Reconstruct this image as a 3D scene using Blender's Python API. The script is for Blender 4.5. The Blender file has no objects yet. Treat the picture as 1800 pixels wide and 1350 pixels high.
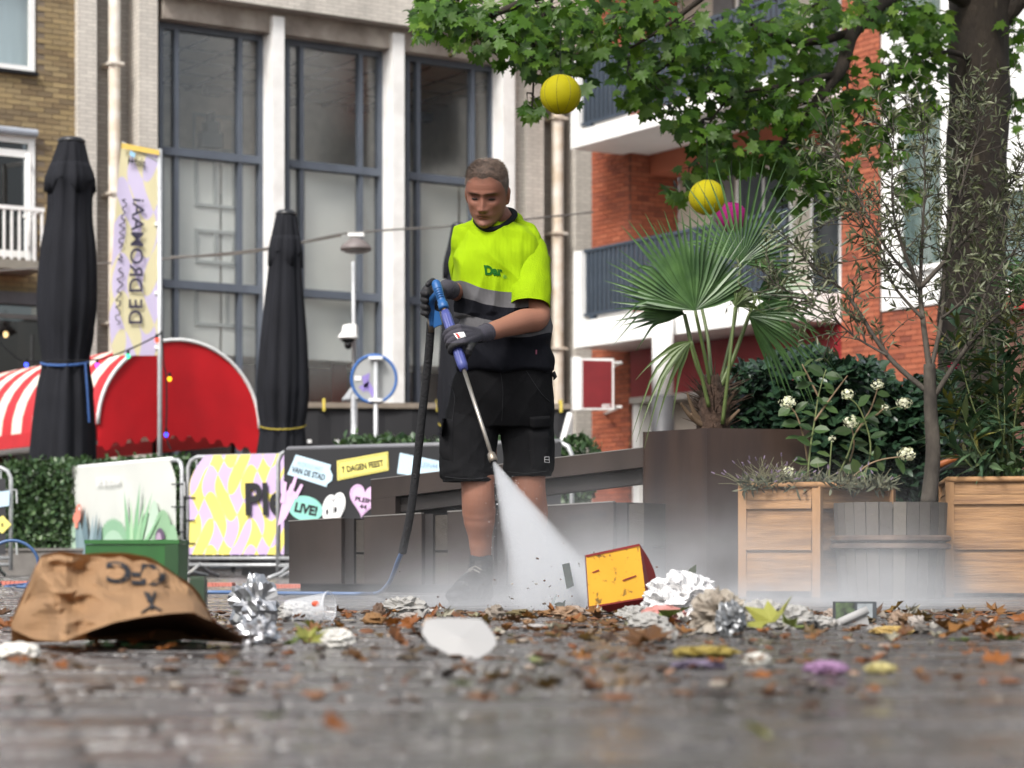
import bpy, math, random
import numpy as np
from mathutils import Vector, Matrix, noise
from mathutils.bvhtree import BVHTree

# ------------------------------------------------------------------ camera, world, sun, exposure
scene = bpy.context.scene
col = scene.collection
FPX, CAMH, CXP, HYP = 4000.0, 0.20, 900.0, 975.0      # focal length in photo pixels, camera height, principal column, horizon row
cam_d = bpy.data.cameras.new("camera"); cam = bpy.data.objects.new("camera", cam_d); col.objects.link(cam)
cam.location = (0, 0, CAMH); cam.rotation_euler = (math.radians(90), 0, 0)
cam_d.sensor_width = 36; cam_d.lens = 80; cam_d.shift_y = 300 / 1800
cam_d.clip_start = .05; cam_d.clip_end = 1500
cam_d.dof.use_dof = True; cam_d.dof.focus_distance = 9.05; cam_d.dof.aperture_fstop = 4.2
scene.camera = cam

world = bpy.data.worlds.new("World"); scene.world = world; world.use_nodes = True
wn = world.node_tree; wn.nodes.clear()
SUN_EL, SUN_AZ = 46, 208        # light comes from behind the camera, high, through thin cloud
sky = wn.nodes.new("ShaderNodeTexSky"); sky.sky_type = 'NISHITA'; sky.sun_disc = False
sky.sun_elevation = math.radians(SUN_EL); sky.sun_rotation = math.radians(SUN_AZ); sky.dust_density = 4; sky.air_density = 1.2
hs = wn.nodes.new("ShaderNodeHueSaturation"); hs.inputs['Saturation'].default_value = .4
bg = wn.nodes.new("ShaderNodeBackground"); bg.inputs['Strength'].default_value = .11
wo = wn.nodes.new("ShaderNodeOutputWorld")
wn.links.new(sky.outputs[0], hs.inputs['Color']); wn.links.new(hs.outputs[0], bg.inputs[0]); wn.links.new(bg.outputs[0], wo.inputs[0])
sun_d = bpy.data.lights.new("sun", 'SUN'); sun = bpy.data.objects.new("sun", sun_d); col.objects.link(sun)
sun_d.energy = 1.5; sun_d.angle = math.radians(14); sun_d.color = (1, .965, .92)
sa, se = math.radians(SUN_AZ), math.radians(SUN_EL)
sdir = Vector((math.sin(sa) * math.cos(se), math.cos(sa) * math.cos(se), math.sin(se)))   # towards the sun
sun.rotation_euler = sdir.to_track_quat('Z', 'Y').to_euler()
scene.view_settings.view_transform = 'Standard'; scene.view_settings.look = 'None'
scene.view_settings.gamma = 1; scene.view_settings.exposure = 1.1
cy = scene.cycles
cy.use_denoising = True; cy.max_bounces = 7; cy.diffuse_bounces = 3; cy.glossy_bounces = 3; cy.transmission_bounces = 4
cy.transparent_max_bounces = 8; cy.volume_bounces = 2; cy.volume_step_rate = 2.0; cy.volume_max_steps = 96
cy.sample_clamp_indirect = 6; cy.caustics_reflective = False; cy.caustics_refractive = False
random.seed(7); rnd = random.Random(11)
PI = math.pi

# ------------------------------------------------------------------ helpers
def V(*a): return Vector(a)
def P(px, py, Y): return V((px - CXP) / FPX * Y, Y, CAMH + (HYP - py) / FPX * Y)      # photo pixel at a known distance
def GND(py): return CAMH * FPX / (py - HYP)                                           # distance of a ground point in row py
def G(px, py): return P(px, py, GND(py))
def lin(c): return tuple((x / 255 / 12.92 if x / 255 <= .04045 else ((x / 255 + .055) / 1.055) ** 2.4) for x in c)

class MB:
    def __init__(s): s.v = []; s.f = []; s.m = []; s.r = []
    def add(s, vs, fs, m=0, r=0.0):
        b = len(s.v); s.v += [tuple(v) for v in vs]; s.r += [r] * len(vs)
        for f in fs: s.f.append(tuple(i + b for i in f)); s.m.append(m)
    def box(s, a, b, m=0, r=0.0):
        (x0, y0, z0), (x1, y1, z1) = a, b
        s.add([(x0,y0,z0),(x1,y0,z0),(x1,y1,z0),(x0,y1,z0),(x0,y0,z1),(x1,y0,z1),(x1,y1,z1),(x0,y1,z1)],
              [(0,3,2,1),(4,5,6,7),(0,1,5,4),(1,2,6,5),(2,3,7,6),(3,0,4,7)], m, r)
    def hexa(s, p, m=0, r=0.0): s.add(p, [(0,3,2,1),(4,5,6,7),(0,1,5,4),(1,2,6,5),(2,3,7,6),(3,0,4,7)], m, r)
    def obox(s, c, ax, ay, az, hx, hy, hz, m=0, r=0.0):
        c = Vector(c); X, Y, Z = Vector(ax).normalized() * hx, Vector(ay).normalized() * hy, Vector(az).normalized() * hz
        s.hexa([c-X-Y-Z, c+X-Y-Z, c+X+Y-Z, c-X+Y-Z, c-X-Y+Z, c+X-Y+Z, c+X+Y+Z, c-X+Y+Z], m, r)
    def tube(s, pts, rad, seg=8, m=0, cap=True, closed=False, r=0.0, flat=1.0):
        pts = [Vector(p) for p in pts]; n = len(pts)
        if not hasattr(rad, '__len__'): rad = [rad] * n
        rings = []; up = None; b = len(s.v); vs = []; fs = []
        for i, p in enumerate(pts):
            if closed: t = pts[(i+1) % n] - pts[i-1]
            else: t = pts[min(i+1, n-1)] - pts[max(i-1, 0)]
            t = t.normalized() if t.length > 1e-9 else V(0, 0, 1)
            if up is None:
                a = V(0, 0, 1) if abs(t.z) < .9 else V(0, 1, 0)
                up = (a - t * a.dot(t)).normalized()
            else:
                q = up - t * up.dot(t); up = q.normalized() if q.length > 1e-6 else t.orthogonal().normalized()
            w = t.cross(up)
            for k in range(seg):
                a = 2 * PI * k / seg
                vs.append(p + (up * math.cos(a) + w * math.sin(a) * flat) * rad[i])
        for i in range(n if closed else n - 1):
            j = (i + 1) % n
            for k in range(seg):
                k2 = (k + 1) % seg
                fs.append((i*seg+k, i*seg+k2, j*seg+k2, j*seg+k))
        if cap and not closed:
            fs.append(tuple(range(seg))[::-1]); fs.append(tuple((n-1)*seg + k for k in range(seg)))
        s.add(vs, fs, m, r)
    def lathe(s, prof, c=(0, 0, 0), seg=20, m=0, fn=None, cap=True, r=0.0):
        vs = []; fs = []; n = len(prof)
        for i, (rr, z) in enumerate(prof):
            for k in range(seg):
                a = 2 * PI * k / seg; q = rr * (fn(a, z, i) if fn else 1)
                vs.append((c[0] + q * math.cos(a), c[1] + q * math.sin(a), c[2] + z))
        for i in range(n - 1):
            for k in range(seg):
                k2 = (k + 1) % seg; fs.append((i*seg+k, i*seg+k2, (i+1)*seg+k2, (i+1)*seg+k))
        if cap: fs.append(tuple(range(seg))[::-1]); fs.append(tuple((n-1)*seg + k for k in range(seg)))
        s.add(vs, fs, m, r)
    def ell(s, c, rx, ry, rz, seg=16, rings=10, m=0, rot=None, r=0.0):
        vs = []; fs = []; c = Vector(c)
        for i in range(1, rings):
            t = PI * i / rings
            for k in range(seg):
                a = 2 * PI * k / seg
                q = V(rx * math.sin(t) * math.cos(a), ry * math.sin(t) * math.sin(a), rz * math.cos(t))
                vs.append(c + (rot @ q if rot else q))
        T = len(vs); q = V(0, 0, rz); vs += [c + (rot @ q if rot else q), c - (rot @ q if rot else q)]
        for i in range(rings - 2):
            for k in range(seg):
                k2 = (k+1) % seg; fs.append((i*seg+k, (i+1)*seg+k, (i+1)*seg+k2, i*seg+k2))
        for k in range(seg):
            k2 = (k+1) % seg; fs.append((T, k, k2)); fs.append((T+1, (rings-2)*seg+k2, (rings-2)*seg+k))
        s.add(vs, fs, m, r)
    def loft(s, rings, m=0, cap=True, r=0.0):
        seg = len(rings[0]); vs = [v for rg in rings for v in rg]; fs = []
        for i in range(len(rings) - 1):
            for k in range(seg):
                k2 = (k+1) % seg; fs.append((i*seg+k, i*seg+k2, (i+1)*seg+k2, (i+1)*seg+k))
        if cap: fs.append(tuple(range(seg))[::-1]); fs.append(tuple((len(rings)-1)*seg + k for k in range(seg)))
        s.add(vs, fs, m, r)
    def mesh(s, name, mats, smooth=False):
        me = bpy.data.meshes.new(name); me.from_pydata(s.v, [], s.f)
        for m in (mats if isinstance(mats, (list, tuple)) else [mats]): me.materials.append(m)
        if any(s.m): me.polygons.foreach_set('material_index', s.m)
        if smooth: me.polygons.foreach_set('use_smooth', [True] * len(me.polygons))
        if any(s.r):
            a = me.attributes.new('rnd', 'FLOAT', 'POINT'); a.data.foreach_set('value', s.r)
        me.update(); return me
    def build(s, name, mats, parent=None, smooth=False, **kw): return link(name, s.mesh(name, mats, smooth), parent, **kw)

def link(name, me, parent=None, label=None, cat=None, group=None, kind=None, mat4=None):
    o = bpy.data.objects.new(name, me); col.objects.link(o)
    if mat4 is not None: o.matrix_world = mat4
    if parent is not None:
        o.parent = parent; o.matrix_parent_inverse = root_inv(parent)
    tag(o, label, cat, group, kind); return o
WM = {}
def root_inv(p): return WM.get(p.name, Matrix.Identity(4)).inverted()
def tag(o, label=None, cat=None, group=None, kind=None):
    for k, v in (('label', label), ('category', cat), ('group', group), ('kind', kind)):
        if v: o[k] = v
    return o
def thing(name, label, cat, loc, group=None):
    o = bpy.data.objects.new(name, None); col.objects.link(o); o.location = loc; o.empty_display_size = .1
    WM[o.name] = Matrix.Translation(Vector(loc)); return tag(o, label, cat, group)

class Frame:                         # a vertical plane: u runs along it, d out of it, z up
    def __init__(s, o, u):
        s.o = V(o[0], o[1], 0); s.u = V(u[0], u[1], 0).normalized(); s.n = V(s.u.y, -s.u.x, 0)
    def pt(s, u, z, d=0.): return s.o + s.u * u + s.n * d + V(0, 0, z)
    def uz(s, px, py, d=0.):
        r = P(px, py, 1.) - V(0, 0, CAMH); c = V(0, 0, CAMH)
        t = (s.o + s.n * d - c).dot(s.n) / r.dot(s.n); q = c + r * t
        return (q - s.o).dot(s.u), q.z
    def hit(s, px, py, d=0.): u, z = s.uz(px, py, d); return s.pt(u, z, d)
    def U(s, px, d=0.): return s.uz(px, 700, d)[0]
    def Z(s, px, py, d=0.): return s.uz(px, py, d)[1]
    def box(s, mb, u0, u1, z0, z1, d0, d1, m=0, r=0.):
        mb.hexa([s.pt(u0,z0,d1), s.pt(u1,z0,d1), s.pt(u1,z0,d0), s.pt(u0,z0,d0), s.pt(u0,z1,d1), s.pt(u1,z1,d1), s.pt(u1,z1,d0), s.pt(u0,z1,d0)], m, r)

# ---- node materials
def newmat(name):
    m = bpy.data.materials.new(name); m.use_nodes = True; nt = m.node_tree; nt.nodes.clear()
    out = nt.nodes.new('ShaderNodeOutputMaterial'); return m, nt, out
def N(nt, t, **kw):
    n = nt.nodes.new(t)
    for k, v in kw.items(): setattr(n, k, v)
    return n
def L(nt, a, b): nt.links.new(a, b)
def mixc(nt, fac, a, b, mode='MIX'):
    n = N(nt, 'ShaderNodeMix', data_type='RGBA', blend_type=mode)
    for i, x in ((0, fac), (6, a), (7, b)):
        if hasattr(x, 'links'): L(nt, x, n.inputs[i])
        elif i == 0: n.inputs[0].default_value = x
        else: n.inputs[i].default_value = (*x, 1)
    return n.outputs[2]
def mathn(nt, op, a, b=None, c=None, clamp=False):
    n = N(nt, 'ShaderNodeMath', operation=op, use_clamp=clamp)
    for i, x in enumerate((a, b, c)):
        if x is None: continue
        if hasattr(x, 'links'): L(nt, x, n.inputs[i])
        else: n.inputs[i].default_value = x
    return n.outputs[0]
def texco(nt, scale=(1, 1, 1), rot=(0, 0, 0)):
    t = N(nt, 'ShaderNodeTexCoord'); mp = N(nt, 'ShaderNodeMapping'); mp.inputs['Scale'].default_value = scale
    mp.inputs['Rotation'].default_value = rot; L(nt, t.outputs['Object'], mp.inputs[0]); return mp.outputs[0]
def noisen(nt, vec, scale, detail=4, rough=.55):
    n = N(nt, 'ShaderNodeTexNoise'); n.inputs['Scale'].default_value = scale; n.inputs['Detail'].default_value = detail
    n.inputs['Roughness'].default_value = rough; L(nt, vec, n.inputs['Vector']); return n.outputs['Fac']
def ramp(nt, fac, stops, interp='LINEAR'):
    r = N(nt, 'ShaderNodeValToRGB'); e = r.color_ramp; e.interpolation = interp
    while len(e.elements) < len(stops): e.elements.new(.5)
    for el, (p, c) in zip(e.elements, stops): el.position = p; el.color = (*c, 1) if len(c) == 3 else c
    L(nt, fac, r.inputs[0]); return r.outputs[0]
def rndsrc(nt):
    a = N(nt, 'ShaderNodeAttribute', attribute_name='rnd'); o = N(nt, 'ShaderNodeObjectInfo')
    return mathn(nt, 'FRACT', mathn(nt, 'ADD', a.outputs['Fac'], o.outputs['Random']))
def M(name, c, rough=.6, metal=0., var=.12, scale=6., bump=0., bscale=60., c2=None, spec=.5, stretch=(1, 1, 1), trans=0., sheen=0., coat=0.):
    m, nt, out = newmat(name); b = N(nt, 'ShaderNodeBsdfPrincipled'); c = lin(c); v = texco(nt, stretch)
    f = noisen(nt, v, scale)
    f = ramp(nt, f, [(.3, (0, 0, 0)), (.7, (1, 1, 1))])
    lo = lin(c2) if c2 else tuple(x * (1 - var) for x in c); hi = tuple(min(1, x * (1 + var)) for x in c)
    cc = mixc(nt, f, lo, hi); L(nt, cc, b.inputs['Base Color'])
    b.inputs['Roughness'].default_value = rough; b.inputs['Metallic'].default_value = metal
    b.inputs['Specular IOR Level'].default_value = spec
    if sheen: b.inputs['Sheen Weight'].default_value = sheen
    if coat: b.inputs['Coat Weight'].default_value = coat
    if bump:
        bn = N(nt, 'ShaderNodeBump'); bn.inputs['Strength'].default_value = bump; bn.inputs['Distance'].default_value = .02
        L(nt, noisen(nt, v, bscale, 5), bn.inputs['Height']); L(nt, bn.outputs[0], b.inputs['Normal'])
    if trans:
        t = N(nt, 'ShaderNodeBsdfTranslucent'); L(nt, cc, t.inputs[0]); mx = N(nt, 'ShaderNodeMixShader'); mx.inputs[0].default_value = trans
        L(nt, b.outputs[0], mx.inputs[1]); L(nt, t.outputs[0], mx.inputs[2]); L(nt, mx.outputs[0], out.inputs[0])
    else: L(nt, b.outputs[0], out.inputs[0])
    return m
def Mrnd(name, stops, rough=.55, trans=0., spec=.5, bump=0., bscale=80.):       # colour picked per piece
    m, nt, out = newmat(name); b = N(nt, 'ShaderNodeBsdfPrincipled'); b.inputs['Roughness'].default_value = rough
    b.inputs['Specular IOR Level'].default_value = spec
    c = ramp(nt, rndsrc(nt), [(i / max(1, len(stops) - 1), lin(s)) for i, s in enumerate(stops)])
    n = noisen(nt, texco(nt), 25.); cc = mixc(nt, n, c, (0, 0, 0)); cc2 = mixc(nt, .18, c, cc); L(nt, cc2, b.inputs['Base Color'])
    if bump:
        bn = N(nt, 'ShaderNodeBump'); bn.inputs['Strength'].default_value = bump; bn.inputs['Distance'].default_value = .01
        L(nt, noisen(nt, texco(nt), bscale, 5), bn.inputs['Height']); L(nt, bn.outputs[0], b.inputs['Normal'])
    if trans:
        t = N(nt, 'ShaderNodeBsdfTranslucent'); L(nt, mixc(nt, .5, cc2, mixc(nt, 1., cc2, (1., 1., .35), 'MULTIPLY')), t.inputs[0])
        mx = N(nt, 'ShaderNodeMixShader'); mx.inputs[0].default_value = trans
        L(nt, b.outputs[0], mx.inputs[1]); L(nt, t.outputs[0], mx.inputs[2]); L(nt, mx.outputs[0], out.inputs[0])
    else: L(nt, b.outputs[0], out.inputs[0])
    return m
def Mtile(name, fr, c1, c2, mortar, w, h, mort=.006, rough=.6, bump=.4, dirt=.25):   # small wall tiles, too far to count
    m, nt, out = newmat(name); b = N(nt, 'ShaderNodeBsdfPrincipled'); b.inputs['Roughness'].default_value = rough
    t = N(nt, 'ShaderNodeTexCoord'); s = N(nt, 'ShaderNodeSeparateXYZ'); L(nt, t.outputs['Object'], s.inputs[0])
    d = N(nt, 'ShaderNodeVectorMath', operation='DOT_PRODUCT'); L(nt, t.outputs['Object'], d.inputs[0]); d.inputs[1].default_value = fr.u + fr.n
    cb = N(nt, 'ShaderNodeCombineXYZ'); L(nt, d.outputs['Value'], cb.inputs[0]); L(nt, s.outputs[2], cb.inputs[1])
    br = N(nt, 'ShaderNodeTexBrick'); L(nt, cb.outputs[0], br.inputs[0]); br.inputs['Scale'].default_value = 1
    br.inputs['Brick Width'].default_value = w; br.inputs['Row Height'].default_value = h; br.inputs['Mortar Size'].default_value = mort
    br.inputs['Color1'].default_value = (*lin(c1), 1); br.inputs['Color2'].default_value = (*lin(c2), 1); br.inputs['Mortar'].default_value = (*lin(mortar), 1)
    f = noisen(nt, texco(nt, (1, 1, .25)), 1.6, 6); f = ramp(nt, f, [(.35, (1 - dirt,) * 3), (.65, (1, 1, 1))])
    L(nt, mixc(nt, 1., br.outputs['Color'], f, 'MULTIPLY'), b.inputs['Base Color'])
    bn = N(nt, 'ShaderNodeBump'); bn.inputs['Strength'].default_value = bump; bn.inputs['Distance'].default_value = .01; bn.invert = True
    L(nt, br.outputs['Fac'], bn.inputs['Height']); L(nt, bn.outputs[0], b.inputs['Normal']); L(nt, b.outputs[0], out.inputs[0]); return m
def Mglass(name, tint=(.75, .8, .82), refl=.10, rough=.02):
    m, nt, out = newmat(name); tr = N(nt, 'ShaderNodeBsdfTransparent'); tr.inputs[0].default_value = (*tint, 1)
    g = N(nt, 'ShaderNodeBsdfGlossy'); g.inputs['Roughness'].default_value = rough
    lw = N(nt, 'ShaderNodeLayerWeight'); lw.inputs[0].default_value = .3
    f = mathn(nt, 'MULTIPLY_ADD', lw.outputs['Fresnel'], .35, refl, True)
    mx = N(nt, 'ShaderNodeMixShader'); L(nt, f, mx.inputs[0]); L(nt, tr.outputs[0], mx.inputs[1]); L(nt, g.outputs[0], mx.inputs[2])
    L(nt, mx.outputs[0], out.inputs[0]); return m
def Memit(name, c, s):
    m, nt, out = newmat(name); e = N(nt, 'ShaderNodeEmission'); e.inputs[0].default_value = (*lin(c), 1); e.inputs[1].default_value = s
    L(nt, e.outputs[0], out.inputs[0]); return m

# ---- many small pieces in one mesh
def scatter(name, bv, bf, mats4, mat, parent=None, rv=None, smooth=False, **kw):
    bv = np.array(bv, float); n = len(mats4); k = len(bv); A = np.array([np.array(m) for m in mats4])
    h = np.concatenate([bv, np.ones((k, 1))], 1); w = np.einsum('nij,kj->nki', A, h)[:, :, :3].reshape(-1, 3)
    fs = []; ln = [len(f) for f in bf]; flat = np.array([i for f in bf for i in f])
    loops = (flat[None, :] + (np.arange(n) * k)[:, None]).reshape(-1)
    me = bpy.data.meshes.new(name); me.vertices.add(len(w)); me.vertices.foreach_set('co', w.reshape(-1))
    me.loops.add(len(loops)); me.loops.foreach_set('vertex_index', loops)
    lt = np.tile(ln, n); me.polygons.add(len(lt)); me.polygons.foreach_set('loop_start', np.concatenate([[0], np.cumsum(lt)[:-1]]))
    me.polygons.foreach_set('loop_total', lt)
    if smooth: me.polygons.foreach_set('use_smooth', [True] * len(lt))
    me.materials.append(mat); r = np.repeat(np.array(rv if rv is not None else np.random.RandomState(3).rand(n)), k)
    me.update(calc_edges=True); me.validate()
    a = me.attributes.new('rnd', 'FLOAT', 'POINT'); a.data.foreach_set('value', r)
    return link(name, me, parent, **kw)
def xf(p, d, n, s, roll=0.):                # place a leaf: base at p, pointing along d, face normal near n
    d = Vector(d).normalized(); n = Vector(n); n = n - d * n.dot(d)
    n = n.normalized() if n.length > 1e-5 else d.orthogonal().normalized(); x = d.cross(n)
    R = Matrix((x, d, n)).transposed().to_4x4()
    if roll: R = Matrix.Rotation(roll, 4, d) @ R
    return Matrix.Translation(p) @ R @ Matrix.Scale(s, 4)
def rvec(r, f=1.):
    while True:
        v = V(r.uniform(-1, 1), r.uniform(-1, 1), r.uniform(-1, 1))
        if .05 < v.length < 1: return v.normalized() * f
def evalmesh(ob):
    bpy.context.view_layer.update(); dg = bpy.context.evaluated_depsgraph_get()
    return bpy.data.meshes.new_from_object(ob.evaluated_get(dg))
def remesh(mb, voxel, smooth=4, name='tmp'):
    me = mb.mesh(name, []); o = bpy.data.objects.new('tmp', me); col.objects.link(o)
    r = o.modifiers.new('r', 'REMESH'); r.mode = 'VOXEL'; r.voxel_size = voxel
    if smooth:
        s = o.modifiers.new('s', 'SMOOTH'); s.iterations = smooth; s.factor = .5
    out = evalmesh(o); bpy.data.objects.remove(o); out.polygons.foreach_set('use_smooth', [True] * len(out.polygons)); return out
TXT = {}
def text2d(s, bold=0., spacing=1.):
    k = (s, bold, spacing)
    if k in TXT: return TXT[k]
    c = bpy.data.curves.new('t', 'FONT'); c.body = s; c.size = 1; c.offset = bold; c.space_character = spacing; c.resolution_u = 4
    o = bpy.data.objects.new('t', c); col.objects.link(o); me = evalmesh(o); bpy.data.objects.remove(o)
    v = [(q.co.x, q.co.y) for q in me.vertices]; f = [tuple(p.vertices) for p in me.polygons]
    xs = [a[0] for a in v]; ys = [a[1] for a in v]; x0, x1, y0, y1 = min(xs), max(xs), min(ys), max(ys)
    v = [((a - x0) / (x1 - x0) - .5, (b - y0) / (y1 - y0) - .5) for a, b in v]; TXT[k] = (v, f); return TXT[k]
def text_px(s, cx, cy, w, h, ang=0., bold=.02, mirror=False, shear=0.):     # lettering laid out in photo pixels (y down)
    v, f = text2d(s, bold); a = math.radians(ang); o = []
    for x, y in v:
        if mirror: x = -x
        X, Y = x * w + shear * y * h, -y * h; o.append((cx + X * math.cos(a) - Y * math.sin(a), cy + X * math.sin(a) + Y * math.cos(a)))
    return o, f
def print_on(name, pts, faces, fr, d, mat, parent, **kw):                   # a flat print on a real plane
    used = sorted({i for f in faces for i in f}); idx = {i: k for k, i in enumerate(used)}
    mb = MB(); mb.add([fr.hit(*pts[i], d) for i in used], [tuple(idx[i] for i in f) for f in faces]); return mb.build(name, mat, parent, **kw)
def poly_on(name, pts, fr, d, mat, parent, **kw): return print_on(name, pts, [tuple(range(len(pts)))], fr, d, mat, parent, **kw)
def ellpts(cx, cy, rx, ry, ang=0., n=28):
    a = math.radians(ang); o = []
    for k in range(n):
        t = 2 * PI * k / n; x, y = rx * math.cos(t), ry * math.sin(t)
        o.append((cx + x * math.cos(a) - y * math.sin(a), cy + x * math.sin(a) + y * math.cos(a)))
    return o
def bez(p, n=10):                           # smooth path through points
    p = [Vector(q) for q in p]; o = []
    for i in range(len(p) - 1):
        a, b, c, d = p[max(i-1, 0)], p[i], p[i+1], p[min(i+2, len(p)-1)]
        for k in range(n):
            t = k / n; o.append(.5 * ((2*b) + (c-a)*t + (2*a-5*b+4*c-d)*t*t + (3*b-a-3*c+d)*t**3))
    return o + [p[-1]]
def interp(x, tab):
    if x <= tab[0][0]: return tab[0][1]
    for (a, b), (c, d) in zip(tab, tab[1:]):
        if x <= c: return b + (d - b) * (x - a) / (c - a)
    return tab[-1][1]
def sinterp(x, tab):                        # smooth table lookup
    xs = [t[0] for t in tab]; n = len(tab)
    if x <= xs[0]: return tab[0][1]
    if x >= xs[-1]: return tab[-1][1]
    for i in range(n - 1):
        if x <= xs[i+1]:
            t = (x - xs[i]) / (xs[i+1] - xs[i]); y0, y1 = tab[i][1], tab[i+1][1]
            m0 = (y1 - tab[i-1][1]) / (xs[i+1] - xs[i-1]) if i > 0 else (y1 - y0) / (xs[i+1] - xs[i])
            m1 = (tab[i+2][1] - y0) / (xs[i+2] - xs[i]) if i < n - 2 else (y1 - y0) / (xs[i+1] - xs[i])
            h = xs[i+1] - xs[i]; return (2*t**3-3*t*t+1)*y0 + (t**3-2*t*t+t)*h*m0 + (-2*t**3+3*t*t)*y1 + (t**3-t*t)*h*m1
def bricks(name, fr, rects, d, mat, mort, parent, holes=(), bw=.21, bh=.062, j=.011, axis='u'):
    """real bricks on rectangles (u0,u1,z0,z1) of a facade; holes are left free"""
    mb = MB(); back = MB(); R = random.Random(name + str(len(rects)))
    for (u0, u1, z0, z1) in rects:
        row = 0; z = z0
        while z < z1 - .01:
            zz = min(z + bh, z1); u = u0 - (bw / 2 if row % 2 else 0)
            while u < u1:
                a, b = max(u, u0), min(u + bw, u1)
                if b - a > .03 and not any(a < h[1] and b > h[0] and z < h[3] and zz > h[2] for h in holes):
                    pr = R.uniform(.006, .012); q = R.random() * .98 + .01
                    p = [fr.pt(a, z, d), fr.pt(b, z, d), fr.pt(b, zz, d), fr.pt(a, zz, d), fr.pt(a, z, d+pr), fr.pt(b, z, d+pr), fr.pt(b, zz, d+pr), fr.pt(a, zz, d+pr)]
                    mb.add(p, [(4,5,6,7),(0,1,5,4),(1,2,6,5),(2,3,7,6),(3,0,4,7)], 0, q)
                u += bw + j
            z += bh + j; row += 1
    return mb.build(name, mat, parent, kind='stuff')
# ------------------------------------------------------------------ shared materials
m_white = M('white_paint', (238, 238, 236), .45, var=.03, scale=1.2, c2=(228, 228, 226))
m_conc_white = M('white_concrete', (240, 240, 238), .8, var=.03, scale=3, c2=(222, 220, 217), bump=.3, bscale=40)
m_conc = M('stained_concrete', (164, 155, 145), .85, var=.15, scale=2.5, c2=(124, 114, 106), bump=.4, bscale=30)
m_frame = M('blue_grey_frame', (84, 91, 102), .45, var=.12, scale=3)
m_dark = M('dark_interior', (44, 44, 46), .8)
m_slate = M('slate_railing', (62, 72, 84), .4, var=.15, scale=3)
m_steel = M('galvanised_steel', (186, 188, 190), .42, .35, var=.15, scale=18)
m_black = M('black_paint', (20, 20, 22), .6, var=.2, spec=.3)
m_brick_red = Mrnd('red_bricks', [(146, 80, 58), (172, 96, 68), (158, 86, 62), (178, 104, 76), (130, 70, 54)], .85, bump=.3)
m_mort_red = M('dark_mortar', (96, 66, 56), .9)
m_brick_yel = Mrnd('yellow_bricks', [(140, 122, 88), (164, 144, 106), (124, 106, 80), (154, 136, 102), (112, 97, 77)], .9, bump=.3)
m_mort_yel = M('grey_mortar', (116, 104, 90), .9)
m_pane = Mglass('window_glass', (.95, .96, .96), .07, .16)
m_panedark = Mglass('shop_glass', (.35, .37, .38), .06)

# ------------------------------------------------------------------ ground
m, nt, out = newmat('wet_paving'); b = N(nt, 'ShaderNodeBsdfPrincipled')
v = texco(nt); n1 = noisen(nt, texco(nt, (.7, 1.6, 1)), 1.7, 6, .62); n2 = noisen(nt, v, 70., 6)
rs = rndsrc(nt)
c = mixc(nt, rs, lin((52, 50, 51)), lin((80, 77, 77))); c = mixc(nt, ramp(nt, n1, [(.35, (0, 0, 0)), (.65, (1, 1, 1))]), c, mixc(nt, 1., c, (.62, .62, .66), 'MULTIPLY'))
c = mixc(nt, ramp(nt, n2, [(.4, (0, 0, 0)), (.7, (.35, .35, .35))]), c, lin((112, 106, 100))); L(nt, c, b.inputs['Base Color'])
L(nt, ramp(nt, n1, [(.4, (.34,) * 3), (.55, (.06,) * 3)]), b.inputs['Roughness'])
bn = N(nt, 'ShaderNodeBump'); bn.inputs['Strength'].default_value = .5; bn.inputs['Distance'].default_value = .005
L(nt, n2, bn.inputs['Height']); L(nt, bn.outputs[0], b.inputs['Normal']); L(nt, b.outputs[0], out.inputs[0]); m_pave = m
mb = MB(); mb.add([(-300, -150, -.012), (300, -150, -.012), (300, 600, -.012), (-300, 600, -.012)], [(0, 1, 2, 3)])
pavement = mb.build('pavement', M('pavement_bed', (62, 58, 56), .5, var=.2, scale=.6, bump=.3), kind='structure')
mb = MB(); R = random.Random(5); y = 1.2; row = 0
while y < 27:
    w = .235 * y + 1.0; x = -w - (.1 if row % 2 else 0)
    while x < w:
        t = R.uniform(-.0025, .0015); a, c_, e = .003, .197, .097
        q = R.uniform(-.0012, .0012)
        mb.add([(x+a, y+a, -.012), (x+c_, y+a, -.012), (x+c_, y+e, -.012), (x+a, y+e, -.012),
                (x+a+.004, y+a+.004, t+q), (x+c_-.004, y+a+.004, t-q), (x+c_-.004, y+e-.004, t-q), (x+a+.004, y+e-.004, t+q)],
               [(4,5,6,7),(0,1,5,4),(1,2,6,5),(2,3,7,6),(3,0,4,7)], 0, R.random() * .98 + .01)
        x += .2
    y += .1; row += 1
mb.build('paving_stones', m_pave, pavement, kind='stuff')

# ------------------------------------------------------------------ grey tiled building behind the worker
GF = Frame((1.26, 36.0), (6300, 4000))
gb = thing('office_building', 'grey tiled building with white concrete columns and tall blue framed windows', 'building', GF.pt(-4, 0))
m_tile = Mtile('pale_wall_tiles', GF, (216, 210, 200), (202, 196, 187), (172, 166, 158), .21, .055, .006)
zt0 = GF.Z(277, 36); zt1 = GF.Z(277, 261); zt2 = GF.Z(277, 495); zlow = GF.Z(300, 617); ztop = GF.Z(450, 7, .45)
BAYS = [(277, 458, 303, 415), (500, 668, 523, 627), (711, 865, 728, 824)]
for x0, x1 in ((458, 500), (667, 711), (864, 905)):                      # white columns
    u1 = GF.U(x1, .3); u0 = GF.U(x1 - 20, .3); mb = MB()
    GF.box(mb, u0, u1, 0, zt0 + .22, -.1, .3); mb.build('column', m_conc_white, gb)
mb = MB(); uL, uR = GF.U(245, .2), GF.U(958, .2)
GF.box(mb, GF.U(277), GF.U(905), zt0, ztop + .35, -.4, .2); mb.build('lintel', m_conc, gb)
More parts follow.
